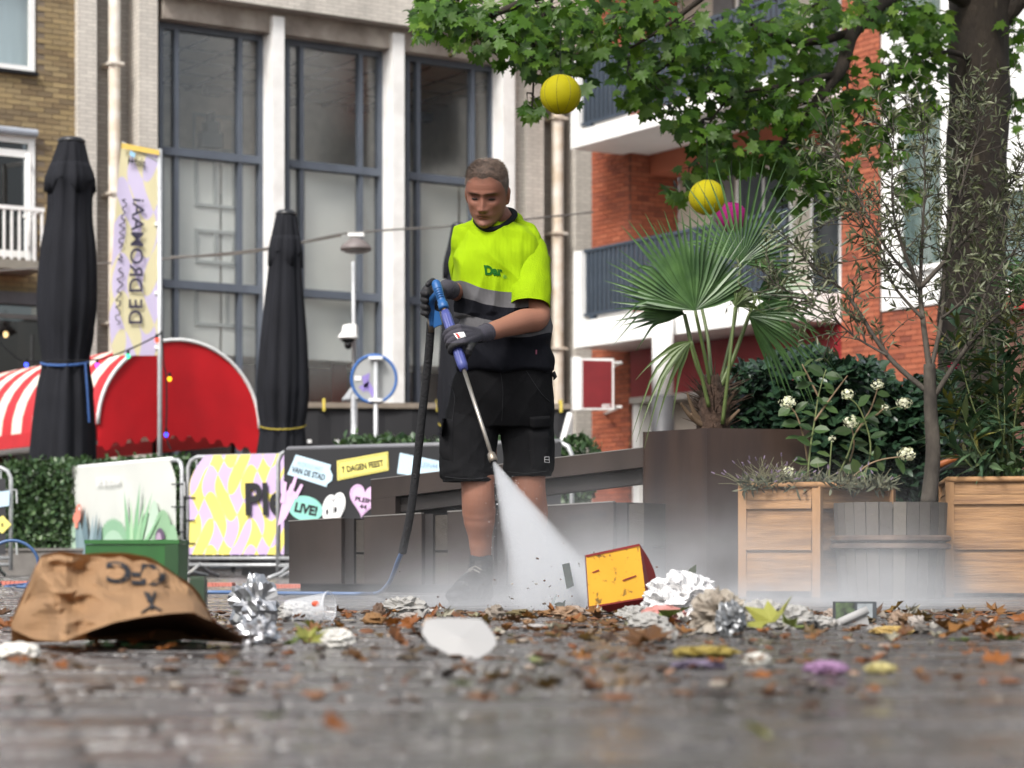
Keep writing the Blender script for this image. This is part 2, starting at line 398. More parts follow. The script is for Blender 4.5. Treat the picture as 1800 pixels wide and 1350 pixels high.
mb = MB(); GF.box(mb, GF.U(277, .2) + .002, GF.U(1046), ztop, ztop + 4.5, -.4, .45); mb.build('tile_band', m_tile, gb)
# pilasters and recesses either side of the windows
def pil(x0, x1, d0, d1, z0=0., z1=13.): mb = MB(); GF.box(mb, GF.U(x0, d1), GF.U(x1, d1), z0, z1, d0, d1); return mb.build('pilaster', m_tile, gb)
pil(137, 170, -.5, .12); pil(245, 277, -.5, .2); pil(926, 956, -.5, .2, 0, ztop - .004); pil(1012, 1046, -.5, .1, 0, ztop - .006); pil(905, 925, -.5, .12, 0, ztop - .005)
mb = MB(); GF.box(mb, GF.U(168, -.2), GF.U(247, -.2), 0, 13, -.6, -.2); GF.box(mb, GF.U(955, -.2), GF.U(1014, -.2), 0, ztop - .008, -.6, -.2)
mb.build('recessed_wall', Mtile('grey_wall_tiles', GF, (172, 166, 158), (156, 150, 143), (130, 124, 118), .21, .055), gb)
m_pipe = M('old_white_pipe', (226, 222, 214), .5, var=.05, scale=4, c2=(202, 184, 160))
for x0, x1, zz in ((190, 212, 13), (970, 990, ztop - .01)):
    uc = (GF.U(x0, .05) + GF.U(x1, .05)) / 2; rr = (GF.U(x1, .05) - GF.U(x0, .05)) / 2 * .9; mb = MB()
    mb.tube([GF.pt(uc, 0, .05), GF.pt(uc, zz, .05)], rr, 12)
    for z in (1.6, 3.4, 5.2, 7.0): GF.box(mb, uc - rr * 1.25, uc + rr * 1.25, z, z + .04, -.2, .07 + rr)
    mb.build('downpipe', m_pipe, gb, smooth=False)
# windows: frame, bars, panes
m_blind = M('grey_blinds', (240, 240, 232), .8, var=.04, scale=.8, c2=(224, 226, 222))
for i, (a, b_, c1, c2) in enumerate(BAYS):
    D = -.08; ua, ub = GF.U(a, D), GF.U(b_, D) if i == 2 else GF.U(b_, -.1) + .25; u1, u2 = GF.U(c1, D), GF.U(c2, D); ub = max(ub, u2 + .3)
    mb = MB(); w = .05
    GF.box(mb, ua, ub, zt0 - .09, zt0, -.14, -.02); GF.box(mb, ua, ua + .06, .3, zt0 - .09, -.14, -.02)
    ur = GF.U(b_ - 6, D); GF.box(mb, ur, ur + .09, .3, zt0 - .09, -.14, -.02)
    win = mb.build('window', m_frame, gb)
    for uu in (u1, u2):
        mb = MB(); GF.box(mb, uu + .005, uu + .07, .3, zt0 - .091, -.13, -.01); mb.build('mullion', m_frame, win)
    for zz in (zt1, zt2):
        mb = MB(); GF.box(mb, ua + .061, ur - .001, zz - .045, zz + .045, -.125, -.015); GF.box(mb, ua + .061, ur - .001, zz - .075, zz - .046, -.125, .02); mb.build('transom', m_frame, win)
    for (p, q) in ((ua + .06, u1 - .01), (u1 + .085, u2 - .01), (u2 + .085, ur)):
        for (z0, z1) in ((.3, zt2 - .05), (zt2 + .05, zt1 - .05), (zt1 + .05, zt0 - .09)):
            mb = MB(); GF.box(mb, p, q, z0, z1, -.09, -.08); mb.build('pane', m_pane, win)
# rooms behind the glass
u0, u1 = GF.U(277, -.1) - .3, GF.U(905, -.1) + .4; mb = MB()
GF.box(mb, u0, u1, .05, 8.6, -4.1, -4.0); GF.box(mb, u0 - .1, u0, .05, 8.6, -4., -.42); GF.box(mb, u1, u1 + .1, .05, 8.6, -4., -.42)
mb.build('room_wall', M('room_wall_paint', (214, 206, 192), .9), gb)
mb = MB(); GF.box(mb, u0, u1, zt0 - .02, zt0 + .1, -4.0, -.42)
ceil = mb.build('ceiling', M('ceiling_boards', (168, 160, 148), .8), gb)
mb = MB()
for k in range(12): GF.box(mb, u0 + k * .62, u0 + k * .62 + .03, zt0 - .05, zt0 - .022, -4.0, -.45)
for k in range(4): GF.box(mb, u0, u1, zt0 - .07, zt0 - .05, -1.2 - k * .8, -1.17 - k * .8)
mb.build('ceiling_battens', m_dark, ceil)
mb = MB(); GF.box(mb, u0, u1, zt1 - .35, zt1 - .1, -4., -1.2); mb.build('floor_slab', M('slab_edge', (190, 184, 172), .8), gb)
mb = MB(); GF.box(mb, u0, u1, zt1 + .55, zt1 + .64, -3.99, -3.6); mb.build('ledge', m_white, gb)
for k in range(5):                                                          # sheer blinds behind the two lower rows, coloured pale to imitate reflected sky
    a_ = u0 + k * (u1 - u0) / 5; mb = MB(); GF.box(mb, a_ + .02, a_ + (u1 - u0) / 5 - .02, zlow, zt1 - .07, -.24, -.22); mb.build('roller_blind', m_blind, gb)
m_reflframe = M('reflection_frame_grey', (176, 180, 178), .7)  # solid frames imitate the opposite building's windows reflected in the panes
def reflected_window(px0, px1, py0, py1, d, par, bars=1):
    a_, b_ = GF.U(px0, d), GF.U(px1, d); z1, z0 = GF.Z(px0, py0, d), GF.Z(px0, py1, d); mb = MB(); t = .045
    GF.box(mb, a_, b_, z1 - t, z1, d, d + .03); GF.box(mb, a_, b_, z0, z0 + t, d, d + .03); GF.box(mb, a_, a_ + t, z0 + t, z1 - t, d, d + .03); GF.box(mb, b_ - t, b_, z0 + t, z1 - t, d, d + .03)
    for k in range(bars): u_ = a_ + (b_ - a_) * (k + 1) / (bars + 1); GF.box(mb, u_ - .02, u_ + .02, z0 + t, z1 - t, d, d + .028)
    mb.build('reflected_window_frame', m_reflframe, par)
for a_, b_, y0, y1 in ((342, 412, 274, 362), (342, 412, 402, 462), (342, 455, 502, 572)): reflected_window(a_, b_, y0, y1, -.215, gb)
reflected_window(338, 412, 198, 262, -3.95, gb)
for px, py in ((374, 158), (502, 176), (630, 190), (740, 205)):
    mb = MB(); GF.box(mb, GF.U(px - 15, -1.3), GF.U(px + 15, -1.3), GF.Z(px, py + 8, -1.3), GF.Z(px, py - 6, -1.3), -1.4, -1.2); mb.build('vent', m_dark, gb)
mb = MB()                                                                  # stacked dark case seen through the glass
for x0, x1, y0, y1 in ((356, 392, 232, 258), (366, 386, 212, 231.5), (371, 377, 196, 211.5)): GF.box(mb, GF.U(x0, -1.5), GF.U(x1, -1.5), GF.Z(370, y1, -1.5), GF.Z(370, y0, -1.5), -1.7, -1.5)
mb.build('stacked_case', M('petrol_case', (52, 70, 78), .6), gb)
mb = MB(); GF.box(mb, u0, u1, .02, zlow, -1.5, -1.4); mb.build('ground_floor_wall', M('dark_shop_wall', (50, 48, 50), .8), gb)
mb = MB(); GF.box(mb, GF.U(583, -1.39), GF.U(608, -1.39), .1, GF.Z(590, 640, -1.39), -1.399, -1.36); mb.build('red_curtain', M('maroon_cloth', (92, 24, 30), .8), gb)

# ------------------------------------------------------------------ yellow brick house at the left edge
hb = thing('brick_house', 'yellow brick house with white balcony door and dark shop front', 'building', GF.pt(GF.U(70), 0))
uA, uB = GF.U(-60), GF.U(137) - .003; zsh = GF.Z(60, 516); ztopb = 9.6
wz0, wz1 = GF.Z(58, 128), GF.Z(58, -60); dz0, dz1 = GF.Z(60, 455), GF.Z(60, 243); wu1 = GF.U(60)
holes = [(uA - 1, wu1, wz0, wz1), (uA - 1, wu1, dz0, dz1)]
mb = MB()
for (a_, b_, z0, z1) in ((wu1, uB, zsh, ztopb), (uA, wu1, wz1, ztopb), (uA, wu1, dz1, wz0), (uA, wu1, zsh, dz0)): GF.box(mb, a_, b_, z0, z1, -.3, 0)
mb.build('wall', m_mort_yel, hb); bricks('bricks', GF, [(uA, uB, zsh, ztopb)], .002, m_brick_yel, m_mort_yel, hb, holes)
m_curt = M('pale_curtain', (196, 214, 220), .8, var=.05, scale=3, stretch=(6, 6, .3))
def frame_win(name, par, a_, b_, z0, z1, d, t, pane, back, bd=-.2):
    mb = MB(); GF.box(mb, a_, b_, z1 - t, z1, d - .08, d); GF.box(mb, a_, b_, z0, z0 + t, d - .08, d); GF.box(mb, a_, a_ + t, z0 + t, z1 - t, d - .08, d); GF.box(mb, b_ - t, b_, z0 + t, z1 - t, d - .08, d)
    w = mb.build(name, m_white, par); mb = MB(); GF.box(mb, a_ + t, b_ - t, z0 + t, z1 - t, d - .05, d - .045); mb.build('pane', pane, w)
    mb = MB(); GF.box(mb, a_ - .02, b_ + .02, z0 - .05, z1 + .05, bd - .03, bd); mb.build('curtain', back, w); return w
w = frame_win('window', hb, uA - .3, wu1, wz0, wz1, .03, .075, m_pane, m_curt)
mb = MB(); GF.box(mb, uA - .3, wu1 + .03, wz0 - .05, wz0 - .002, -.02, .09); mb.build('sill', m_black, w)
w = frame_win('balcony_door', hb, uA - .3, wu1, dz0, dz1, .03, .09, m_panedark, M('dark_room', (40, 40, 44), .9, var=.5, scale=3, stretch=(8, 8, .4)), -.5)
zc = GF.Z(50, 272); mb = MB(); GF.box(mb, uA - .2, wu1 - .091, zc - .05, zc + .05, -.04, .028); mb.build('crossbar', m_white, w)
mb = MB(); lf = [GF.pt(wu1 - .1, 0, .0), GF.pt(wu1 - .25, 0, .45)]                 # open leaf
for (z0, z1) in ((dz0 + .1, dz0 + .45), (zc - .14, zc - .07)): mb.hexa([lf[0]+V(0,0,z0), lf[1]+V(0,0,z0), lf[1]+V(0,.04,z0), lf[0]+V(.0,.04,z0), lf[0]+V(0,0,z1), lf[1]+V(0,0,z1), lf[1]+V(0,.04,z1), lf[0]+V(0,.04,z1)])
for q in lf: mb.box((q.x - .03, q.y - .03, dz0 + .1), (q.x + .03, q.y + .03, zc - .07))
mb.build('open_door_leaf', m_white, w)
mb = MB(); mb.tube([GF.pt(uA - .3, dz1 + .05, .1), GF.pt(GF.U(65, .1), dz1 + .05, .1)], .055, 12); mb.build('rolled_awning', M('grey_awning', (150, 156, 166), .5), hb)
zs = GF.Z(40, 457, .7); us = GF.U(79, .7); mb = MB(); GF.box(mb, uA - .4, us, zs - .12, zs, .0, .7)
bal = mb.build('balcony', M('grey_slab', (130, 126, 116), .8), hb)
zr = GF.Z(40, 366, .66); mb = MB(); GF.box(mb, uA - .4, us, zr - .03, zr + .02, .64, .69); GF.box(mb, us - .05, us - .001, zr - .03, zr + .018, .0, .639); mb.build('handrail', m_white, bal)
bar = MB(); GF.box(bar, -.014, .014, 0, zr - zs - .03, -.014, .014); barme = bar.mesh('railing_bar', m_white); bo = GF.pt(0, 0, 0)
k = us - .03
while k > uA - .35: link('railing_bar', barme, bal, mat4=Matrix.Translation(GF.pt(k, zs, .665) - bo)); k -= .105
for dd in (.2, .4): link('railing_bar', barme, bal, mat4=Matrix.Translation(GF.pt(us - .026, zs, dd) - bo))
mb = MB(); GF.box(mb, uA - .4, uB, zsh - .17, zsh - .003, -.1, .12); mb.build('shop_lintel', M('grey_band', (84, 84, 88), .6), hb)
mb = MB(); GF.box(mb, uA - .4, uB, 0, zsh - .17, -2.2, -2.1); GF.box(mb, uB - .1, uB, 0, zsh - .171, -2.09, -.05); mb.build('shop_room', M('brown_room', (62, 50, 42), .9, var=.4, scale=2), hb)
mb = MB(); GF.box(mb, uA - .4, uB - .101, .3, zsh - .171, -.06, -.05); mb.build('shop_window', m_panedark, hb)
zz = GF.Z(30, 556); mb = MB(); GF.box(mb, uA - .4, uB - .101, zz - .03, zz + .03, -.049, .0); mb.build('shop_crossbar', M('grey_bar', (110, 108, 106), .5), hb)
mb = MB(); q = GF.hit(10, 588, -.4); mb.ell(q, .035, .035, .045, 10, 8); bl = mb.build('lamp_bulb', Memit('warm_bulb', (255, 205, 140), 9), hb, smooth=True)
mb = MB(); mb.tube([q + V(0, 0, .04), GF.pt(GF.U(10, -.4), zsh - .2, -.4)], .006, 5); mb.build('lamp_cord', m_black, bl)

# ------------------------------------------------------------------ red brick apartment block at the right
RF = Frame((1.30, 35.2), (2518, -4000)); rb = thing('apartment_block', 'red brick apartment block with white balconies and slate railings', 'building', RF.pt(4, 0))
d1 = .95                                                                 # balcony projection
def RB(name, u0, u1, z0, z1, d0, d_, mat, par=rb): mb = MB(); RF.box(mb, u0, u1, z0, z1, d0, d_); return mb.build(name, mat, par)
ucr = RF.U(1041); ucl = RF.U(1108); zmax = 11.5
RET = Frame(RF.pt(ucl, 0, 0)[:2], (6300, 4000))                        # the pillar's return face, parallel to the grey building
zb1 = RF.Z(1010, 612, d1); zb1t = RF.Z(1010, 566, d1); zb2 = RF.Z(1003, 262, d1); zb2t = RF.Z(1020, 228, d1); zb3 = zb2 + (zb2 - zb1)
RB('pillar', ucr, ucl, 0, zmax, -.9, 0, m_mort_red)
bricks('bricks', RF, [(ucr, ucl, .1, zmax)], .001, m_brick_red, m_mort_red, rb)
bricks('bricks', RET, [(.012, .9, .1, zmax)], .001, m_brick_red, m_mort_red, rb)
u2a, u2b = RF.U(1480), RF.U(1546)
RB('pillar', u2a, u2b, 0, zmax, -.9, 0, m_mort_red); bricks('bricks', RF, [(u2a, u2b, .1, zmax)], .001, m_brick_red, m_mort_red, rb)
m_loggia = M('beige_render', (196, 188, 176), .8, var=.06, scale=1.5); m_louv = M('grey_door', (112, 112, 114), .6)
RB('recessed_wall', ucl + .9, u2a, 0, zmax, -1.0, -.9, m_loggia)
RB('recessed_wall', ucl, ucl + .9, 0, zmax, -1.0, -.905, m_loggia)
for z0 in (zb1t, zb2t):
    for k, ua in enumerate((1.5, 3.2)):
        w = RB('balcony_window', ucl + ua, ucl + ua + 1.3, z0 + .05, z0 + 2.15, -.898, -.85, m_white)
        for q in (0, 1): RB('pane', ucl + ua + .07 + q * .61, ucl + ua + .62 + q * .61, z0 + .12, z0 + 2.08, -.849, -.84, M('dark_pane', (56, 62, 66), .08, spec=.6), w)
    RB('brick_beam', ucl + .0, u2a, z0 + 2.3, z0 + 2.62, -.88, -.35, m_brick_red)
    RB('shutter', ucl + .92, ucl + 1.4, z0 + .02, z0 + 2.2, -.898, -.86, m_louv)
for (zb, zt) in ((zb1, zb1t), (zb2, zb2t), (zb3, zb3 + .3)):
    ub0 = RF.U(1008, d1) if zb != zb2 else RF.U(1003, d1)
    bal = RB('balcony', ub0, u2a - .003, zb, zt, -.88, d1, m_white)
    zr0, zr1 = zt + .07, zt + 1.02
    RB('end_wall', ub0, ub0 + .2, zt + .001, zr1 + .03, .01, d1 - .003, m_white, bal)
    RB('top_rail', ub0 + .201, u2a - .02, zr1, zr1 + .045, d1 - .12, d1 - .05, m_slate, bal)
    RB('bottom_rail', ub0 + .201, u2a - .02, zr0, zr0 + .04, d1 - .12, d1 - .05, m_slate, bal)
    bar = MB(); RF.box(bar, -.028, .028, 0, zr1 - zr0 - .04, -.02, .02); bm = bar.mesh('railing_bar', m_slate); o0 = RF.pt(0, 0, 0); k = ub0 + .26
    while k < u2a - .05: link('railing_bar', bm, bal, mat4=Matrix.Translation(RF.pt(k, zr0 + .04, d1 - .085) - o0)); k += .115
    for k in (ub0 + .36, ub0 + 2.3, ub0 + 4.2): RB('railing_foot', k, k + .1, zt + .001, zr0 - .001, d1 - .12, d1 - .04, m_slate, bal)
# street level: dark red fascia, round column with grey sleeve, pale shop front
m_redp = M('deep_red_panel', (134, 34, 40), .45, var=.08, scale=1.2)
zf0 = RF.Z(1200, 690, .02); RB('shop_fascia', ucl + .03, u2a - .002, zf0, zb1 - .004, -.5, .02, m_redp)
RB('fascia_trim', ucl + .03, u2a - .002, zf0 - .09, zf0 - .002, -.5, .04, M('pale_trim', (176, 172, 166), .5))
RB('shop_front', ucl + .4, u2a - .002, .0, zf0 - .092, -.5, -.4, M('pale_shop_front', (170, 160, 150), .5, var=.2, scale=1))
RB('door_jamb', ucl + .03, ucl + .2, 0, zf0 - .092, -.3, -.02, m_white)
uc = RF.U(1165, d1 + .18); q = RF.pt(uc, 0, d1 + .18); zc = RF.Z(1165, 698, d1 + .18); mb = MB()
rc = .15; mb.lathe([(rc, zc), (rc, RF.Z(1165, 553, d1 + .18))], q, 20); pc = mb.build('round_column', m_conc_white, rb, smooth=True)
mb = MB(); mb.lathe([(rc + .012, 0), (rc + .012, zc + .02), (rc - .01, zc + .021)], q, 20); mb.build('column_sleeve', M('grey_sleeve', (72, 72, 74), .5), pc, smooth=True)
# white render wall with tall windows to the right of the second pillar
RB('white_wall', u2b + .001, u2b + 6, RF.Z(1560, 545), zmax, -.6, -.03, m_white)
RB('low_wall', u2b + .001, u2b + 6, 0, RF.Z(1560, 545) - .002, -.6, -.06, m_mort_red); bricks('bricks', RF, [(u2b + .002, u2b + 2.2, .1, RF.Z(1560, 545) - .03)], -.059, m_brick_red, m_mort_red, rb)
m_cg = M('pale_green_curtain', (172, 196, 190), .7, var=.14, scale=2.5, stretch=(7, 7, .15), c2=(120, 148, 146))
for a_, b_, y0, y1 in ((1580, 1662, 182, 482), (1580, 1662, -220, 60), (1760, 1850, 330, 500)):
    ua, ub, z1, z0 = RF.U(a_), RF.U(b_), RF.Z(a_, y0), RF.Z(a_, y1); mb = MB(); t = .07
    for (p, q_, r_, s_) in ((ua, ub, z1 - t, z1), (ua, ub, z0, z0 + t), (ua, ua + t, z0 + t, z1 - t), (ub - t, ub, z0 + t, z1 - t)): RF.box(mb, p, q_, r_, s_, -.029, .02)
    w = mb.build('window', m_white, rb); mb = MB(); RF.box(mb, ua + t, ub - t, z0 + t, z1 - t, -.028, -.02); mb.build('curtain', m_cg, w)
    mb = MB(); RF.box(mb, ua + t, ub - t, z0 + t, z1 - t, -.008, -.003); mb.build('pane', Mglass('clear_pane', (.9, .92, .92), .08), w)
RB('red_band', RF.U(1765), u2b + 6, RF.Z(1780, 545), RF.Z(1780, 520), -.029, .06, M('red_trim', (170, 52, 48), .6))
# projecting shop sign on the first pillar (portrait left out)
sd = .55; SF = Frame(RF.pt(ucr - .05, 0, .5)[:2], (6300, 4000))
SF = Frame(P(1050, 675, 33.2)[:2], (3000, 260)); sg = thing('shop_sign', 'square red lightbox sign with white frame projecting from the brick pillar', 'sign', SF.hit(1045, 720))
a_, b_ = SF.U(1021), SF.U(1079); z1, z0 = SF.Z(1050, 630), SF.Z(1050, 720); mb = MB(); SF.box(mb, a_, b_, z0, z1, -.2, 0); mb.build('sign_box', m_white, sg)
poly_on('sign_face', [(1024, 633), (1076, 634.5), (1076, 717), (1024, 717)], SF, .004, M('sign_red', (112, 24, 30), .35), sg)
pts, fs = text_px('KFC', 1066, 713.5, 15, 6.5, 0, .03); print_on('lettering', pts, fs, SF, .008, m_white, sg)
mb = MB(); SF.box(mb, a_ - .12, a_ - .002, z0 - .01, z1 + .02, -.22, .02); mb.build('sign_end', m_white, sg)
for zz in (z1 - .05, z0 + .05): mb = MB(); mb.tube([SF.pt(b_, zz, -.1), SF.pt(b_ + .12, zz, -.1), RF.pt(ucr + .35, zz, 0)], .018, 8); mb.build('bracket', m_white, sg)
# ------------------------------------------------------------------ black terrace screen with timber rail
TF = Frame(P(540, 712, 29.0)[:2], (4000, 330)); m_tarp = M('black_tarpaulin', (22, 22, 26), .7, var=.25, scale=1.2, bump=.2, bscale=6)
ts = thing('terrace_screen', 'long black terrace screen with timber top rail behind the barriers', 'screen', TF.hit(760, 1000))
ta, tb = TF.U(440), TF.U(1004); tz = TF.Z(660, 718)
mb = MB(); n = 24
for k in range(n):
    a_, b_ = ta + (tb - ta) * k / n, ta + (tb - ta) * (k + 1) / n; o1, o2 = .02 * math.sin(k * 1.7), .02 * math.sin((k + 1) * 1.7)
    mb.hexa([TF.pt(a_, 0, o1), TF.pt(b_, 0, o2), TF.pt(b_, 0, -.04), TF.pt(a_, 0, -.04), TF.pt(a_, tz, o1), TF.pt(b_, tz, o2), TF.pt(b_, tz, -.04), TF.pt(a_, tz, -.04)])
mb.build('tarpaulin', m_tarp, ts)
mb = MB(); TF.box(mb, ta, tb, tz + .001, tz + .07, -.12, .06); mb.build('top_rail', M('weathered_rail', (122, 112, 100), .8, var=.2), ts)
m_ytape = M('yellow_strap', (214, 194, 84), .6)
for px in (569, 769, 985): mb = MB(); TF.box(mb, TF.U(px - 2), TF.U(px + 2.5), tz - .04, tz + .12, -.13, .07); mb.build('strap', m_ytape, ts)
for px, py in ((544, 776), (592, 776)): mb = MB(); TF.box(mb, TF.U(px - 3.5), TF.U(px + 3.5), TF.Z(px, py + 3), TF.Z(px, py - 3), .021, .045); mb.build('reflector', m_white, ts)
mb = MB(); mb.tube([TF.hit(1002, 728, .1), TF.hit(985, 790, .4), TF.hit(978, 850, .5)], .04, 8); mb.tube([TF.hit(1002, 728, .1), TF.hit(1000, 850, .1)], .04, 8); mb.build('end_brace', m_white, ts)

# ------------------------------------------------------------------ striped stall with a barrel canopy
AX = V(-2.85, 4.5, 0).normalized(); PE = V(AX.y, -AX.x, 0)                 # canopy axis, and across it (to the right)
C0 = V(-3.66, 25.0, 0); zc = P(315, 750, 25)[2]; RR = P(315, 598, 25)[2] - zc
st = thing('market_stall', 'market stall under a red and white striped barrel canopy', 'market stall', C0)
m_red = M('red_canvas', (206, 14, 28), .62, var=.1, scale=2.2, bump=.5, bscale=3, trans=.12); m_red2 = M('striped_canvas_red', (200, 44, 50), .6, var=.1, scale=3, trans=.15); m_cream = M('striped_canvas_cream', (238, 228, 212), .6, var=.05, scale=3, trans=.15)
def arc(t, r=RR, w=.96): a = PI * t; return PE * (math.cos(a) * w * r / RR) + V(0, 0, math.sin(a) * r)
mb = MB(); pts = [C0 + arc(k / 28) + V(0, 0, zc) for k in range(29)]
c = C0 + V(0, 0, zc)
cols_ = []                                                                  # end wall with soft folds and cut valance
nx, nz = 44, 14; vs = []; fs = []
for i in range(nx + 1):
    s_ = -1 + 2 * i / nx; x = s_ * .96; top = RR * math.sqrt(max(0, 1 - s_ * s_)); sc = .06 * (1 if (i // 2) % 2 else 0)
    bot = -.10 - .15 * s_ * s_ - sc
    for j in range(nz + 1):
        t = j / nz; z = bot + (top - bot) * t
        fold = .016 * math.sin(s_ * 5 + math.sin(t * 2)) * (1 - t) + .004 * math.sin(s_ * 15 + t * 3)
        vs.append(c + PE * x + V(0, 0, z) - AX * (.03 + fold))
for i in range(nx):
    for j in range(nz): a_ = i * (nz + 1) + j; fs.append((a_, a_ + nz + 1, a_ + nz + 2, a_ + 1))
mb.add(vs, fs); mb.build('end_curtain', m_red, st, smooth=True)
mb = MB(); mb.tube([p - AX * .04 for p in pts], .022, 6); mb.build('piping', m_white, st, smooth=True)
LEN, ns = 5.6, 17
for k in range(ns):                                                        # canopy strips
    mb = MB(); vs = []; fs = []; q = 16
    for e in (0, .5, 1):
        a0 = (k + e) * LEN / ns
        for j in range(q + 1):
            t = j / q * 1.0; sag = 1 - .03 * math.sin(PI * e) * math.sin(PI * t); vs.append(c + AX * a0 + arc(t, RR * sag))
    for e in (0, 1):
        for j in range(q): a_ = e * (q + 1) + j; fs.append((a_, a_ + 1, a_ + q + 2, a_ + q + 1))
    mb.add(vs, fs); mb.build('canopy_strip', m_red2 if k % 2 == 0 else m_cream, st, smooth=True)
mb = MB()
for sx in (-1, 1): mb.add([c + PE * sx * .97, c + PE * sx * .97 + AX * LEN, c + PE * sx * .97 + AX * LEN + V(0, 0, -.16), c + PE * sx * .97 + V(0, 0, -.16)], [(0, 1, 2, 3)])
mb.build('valance', m_red2, st)
mb = MB(); mb.tube([c - PE * .97 + V(0, 0, -.2), c - PE * .97 + AX * LEN + V(0, 0, -.2)], .035, 6); mb.build('gutter_rail', M('grey_rail', (96, 92, 90), .5), st)
for sx in (-1, 1):
    for e in (.1, .5, .95): mb = MB(); b0 = C0 + PE * sx * .92 + AX * LEN * e; mb.tube([b0, b0 + V(0, 0, zc)], .025, 8); mb.build('post', m_black, st)
mb = MB(); b0 = C0 - PE * .85 + AX * .4; b1 = b0 + AX * (LEN - .8)
mb.obox((b0 + b1) / 2 + V(0, 0, .5), AX, PE, (0, 0, 1), (LEN - .8) / 2, .25, .5); mb.build('counter', M('pale_counter', (190, 186, 180), .6), st)

# ------------------------------------------------------------------ folded parasols
m_paras = M('charcoal_canvas', (29, 30, 35), .85, var=.25, scale=3, stretch=(3, 3, .5), bump=.25, bscale=30, spec=.2)
m_strap_b = M('blue_strap', (58, 92, 150), .6); m_strap_y = M('yellow_cord', (150, 134, 50), .8)
def parasol(cx_top, cx_bot, Y, rows, tie_y, tie_m, label, seed, flap):
    px2 = Y / FPX; base = P(cx_bot, 0, Y); base.z = 0; R = random.Random(seed)
    t = thing('parasol', label, 'parasol', base, 'folded black parasols')
    y0, y1 = rows[0][0], rows[-1][0]; ctr = lambda y: P(cx_top + (cx_bot - cx_top) * (y - y0) / (y1 - y0), y, Y)
    seg = 64; ph = [R.uniform(0, 6.28) for _ in range(6)]
    def ring(y, hw, amp):
        c = ctr(y); o = []
        for k in range(seg):
            a = 2 * PI * k / seg
            f = 1 + amp * (.55 * math.cos(8 * a + ph[0] + .004 * y) + .4 * math.cos(13 * a + ph[1]) + .25 * math.cos(21 * a + ph[2] + y * .01)) - amp * .4
            o.append(c + V(math.cos(a), math.sin(a), 0) * hw * px2 * f)
        return o
    rr = []; y = flap - 30
    while y <= y1:
        hw = sinterp(y, rows); rr.append(ring(y, hw * 1.06, .10 if y < tie_y - 60 or y > tie_y + 50 else .15)); y += 9
    mb = MB(); mb.loft(rr); mb.build('canopy', m_paras, t, smooth=True)
    top = [r for r in rows if r[0] <= flap]; rr = []                      # upper vent flap overhanging the canopy
    y = y0
    while y <= flap: rr.append(ring(y, sinterp(y, top) * 1.05, .04 + .12 * (y - y0) / (flap - y0))); y += 5
    low = []; c = ctr(flap)
    for k, v in enumerate(ring(flap, top[-1][1] * 1.06, .16)):
        a = 2 * PI * k / seg; low.append(v + V(0, 0, -.07 * (1 + math.cos(4 * a + ph[3])) * (Y / 23)))
    rr.append(low); rr.append([v.lerp(V(c.x, c.y, v.z), .12) for v in low]); mb = MB(); mb.loft(rr); mb.build('vent_flap', m_paras, t, smooth=True)
    mb = MB(); hw = rows[0][1] * px2; c = ctr(y0); mb.lathe([(hw * .96, -.012), (hw * 1.1, -.005), (hw * 1.1, .02), (hw * .8, .045), (.02, .055)], c, 20); mb.build('cap', M('parasol_cap', (36, 37, 40), .35), t, smooth=True)
    mb = MB(); mb.tube([base, ctr(y0)], .035, 10); mb.build('pole', m_black, t, smooth=True)
    mb = MB(); mb.box((base.x - .35, base.y - .35, 0), (base.x + .35, base.y + .35, .08)); mb.build('base_plate', m_black, t)
    mb = MB(); pts = [v + (v - ctr(tie_y)).normalized() * .012 + V(0, 0, .05 * math.sin(2 * PI * k / seg)) for k, v in enumerate(ring(tie_y, sinterp(tie_y, rows) * 1.05, .02))]
    mb.tube(pts, .014 if tie_m is m_strap_b else .008, 6, closed=True); q = pts[seg // 2 + 22]; 
    if tie_m is m_strap_b: mb.tube([pts[-4] + V(.01, -.02, 0), pts[-4] + V(.03, -.03, -.25), pts[-4] + V(.05, -.03, -.6)], .012, 6)
    mb.build('tie_strap', tie_m, t)
parasol(126, 106, 23.2, [(250, 22), (285, 31), (318, 41), (330, 37), (385, 37), (430, 43), (500, 47), (545, 47), (600, 41), (637, 37), (690, 45), (800, 54), (900, 56)], 637, m_strap_b, 'tall folded black parasol tied with a blue strap beside the flag', 3, 318)
parasol(503, 495, 22.3, [(378, 17), (410, 23), (446, 29), (458, 27), (520, 32), (600, 39), (680, 43), (725, 40), (748, 36), (775, 38), (830, 44), (900, 45)], 748, m_strap_y, 'folded black parasol tied with a yellow cord beside the red stall end', 8, 446)
parasol(806, 800, 23.4, [(400, 12), (430, 17), (466, 24), (480, 19), (520, 22), (600, 27), (700, 30), (745, 27), (800, 31), (900, 32)], 745, m_strap_y, 'folded black parasol half hidden behind the worker', 5, 466)

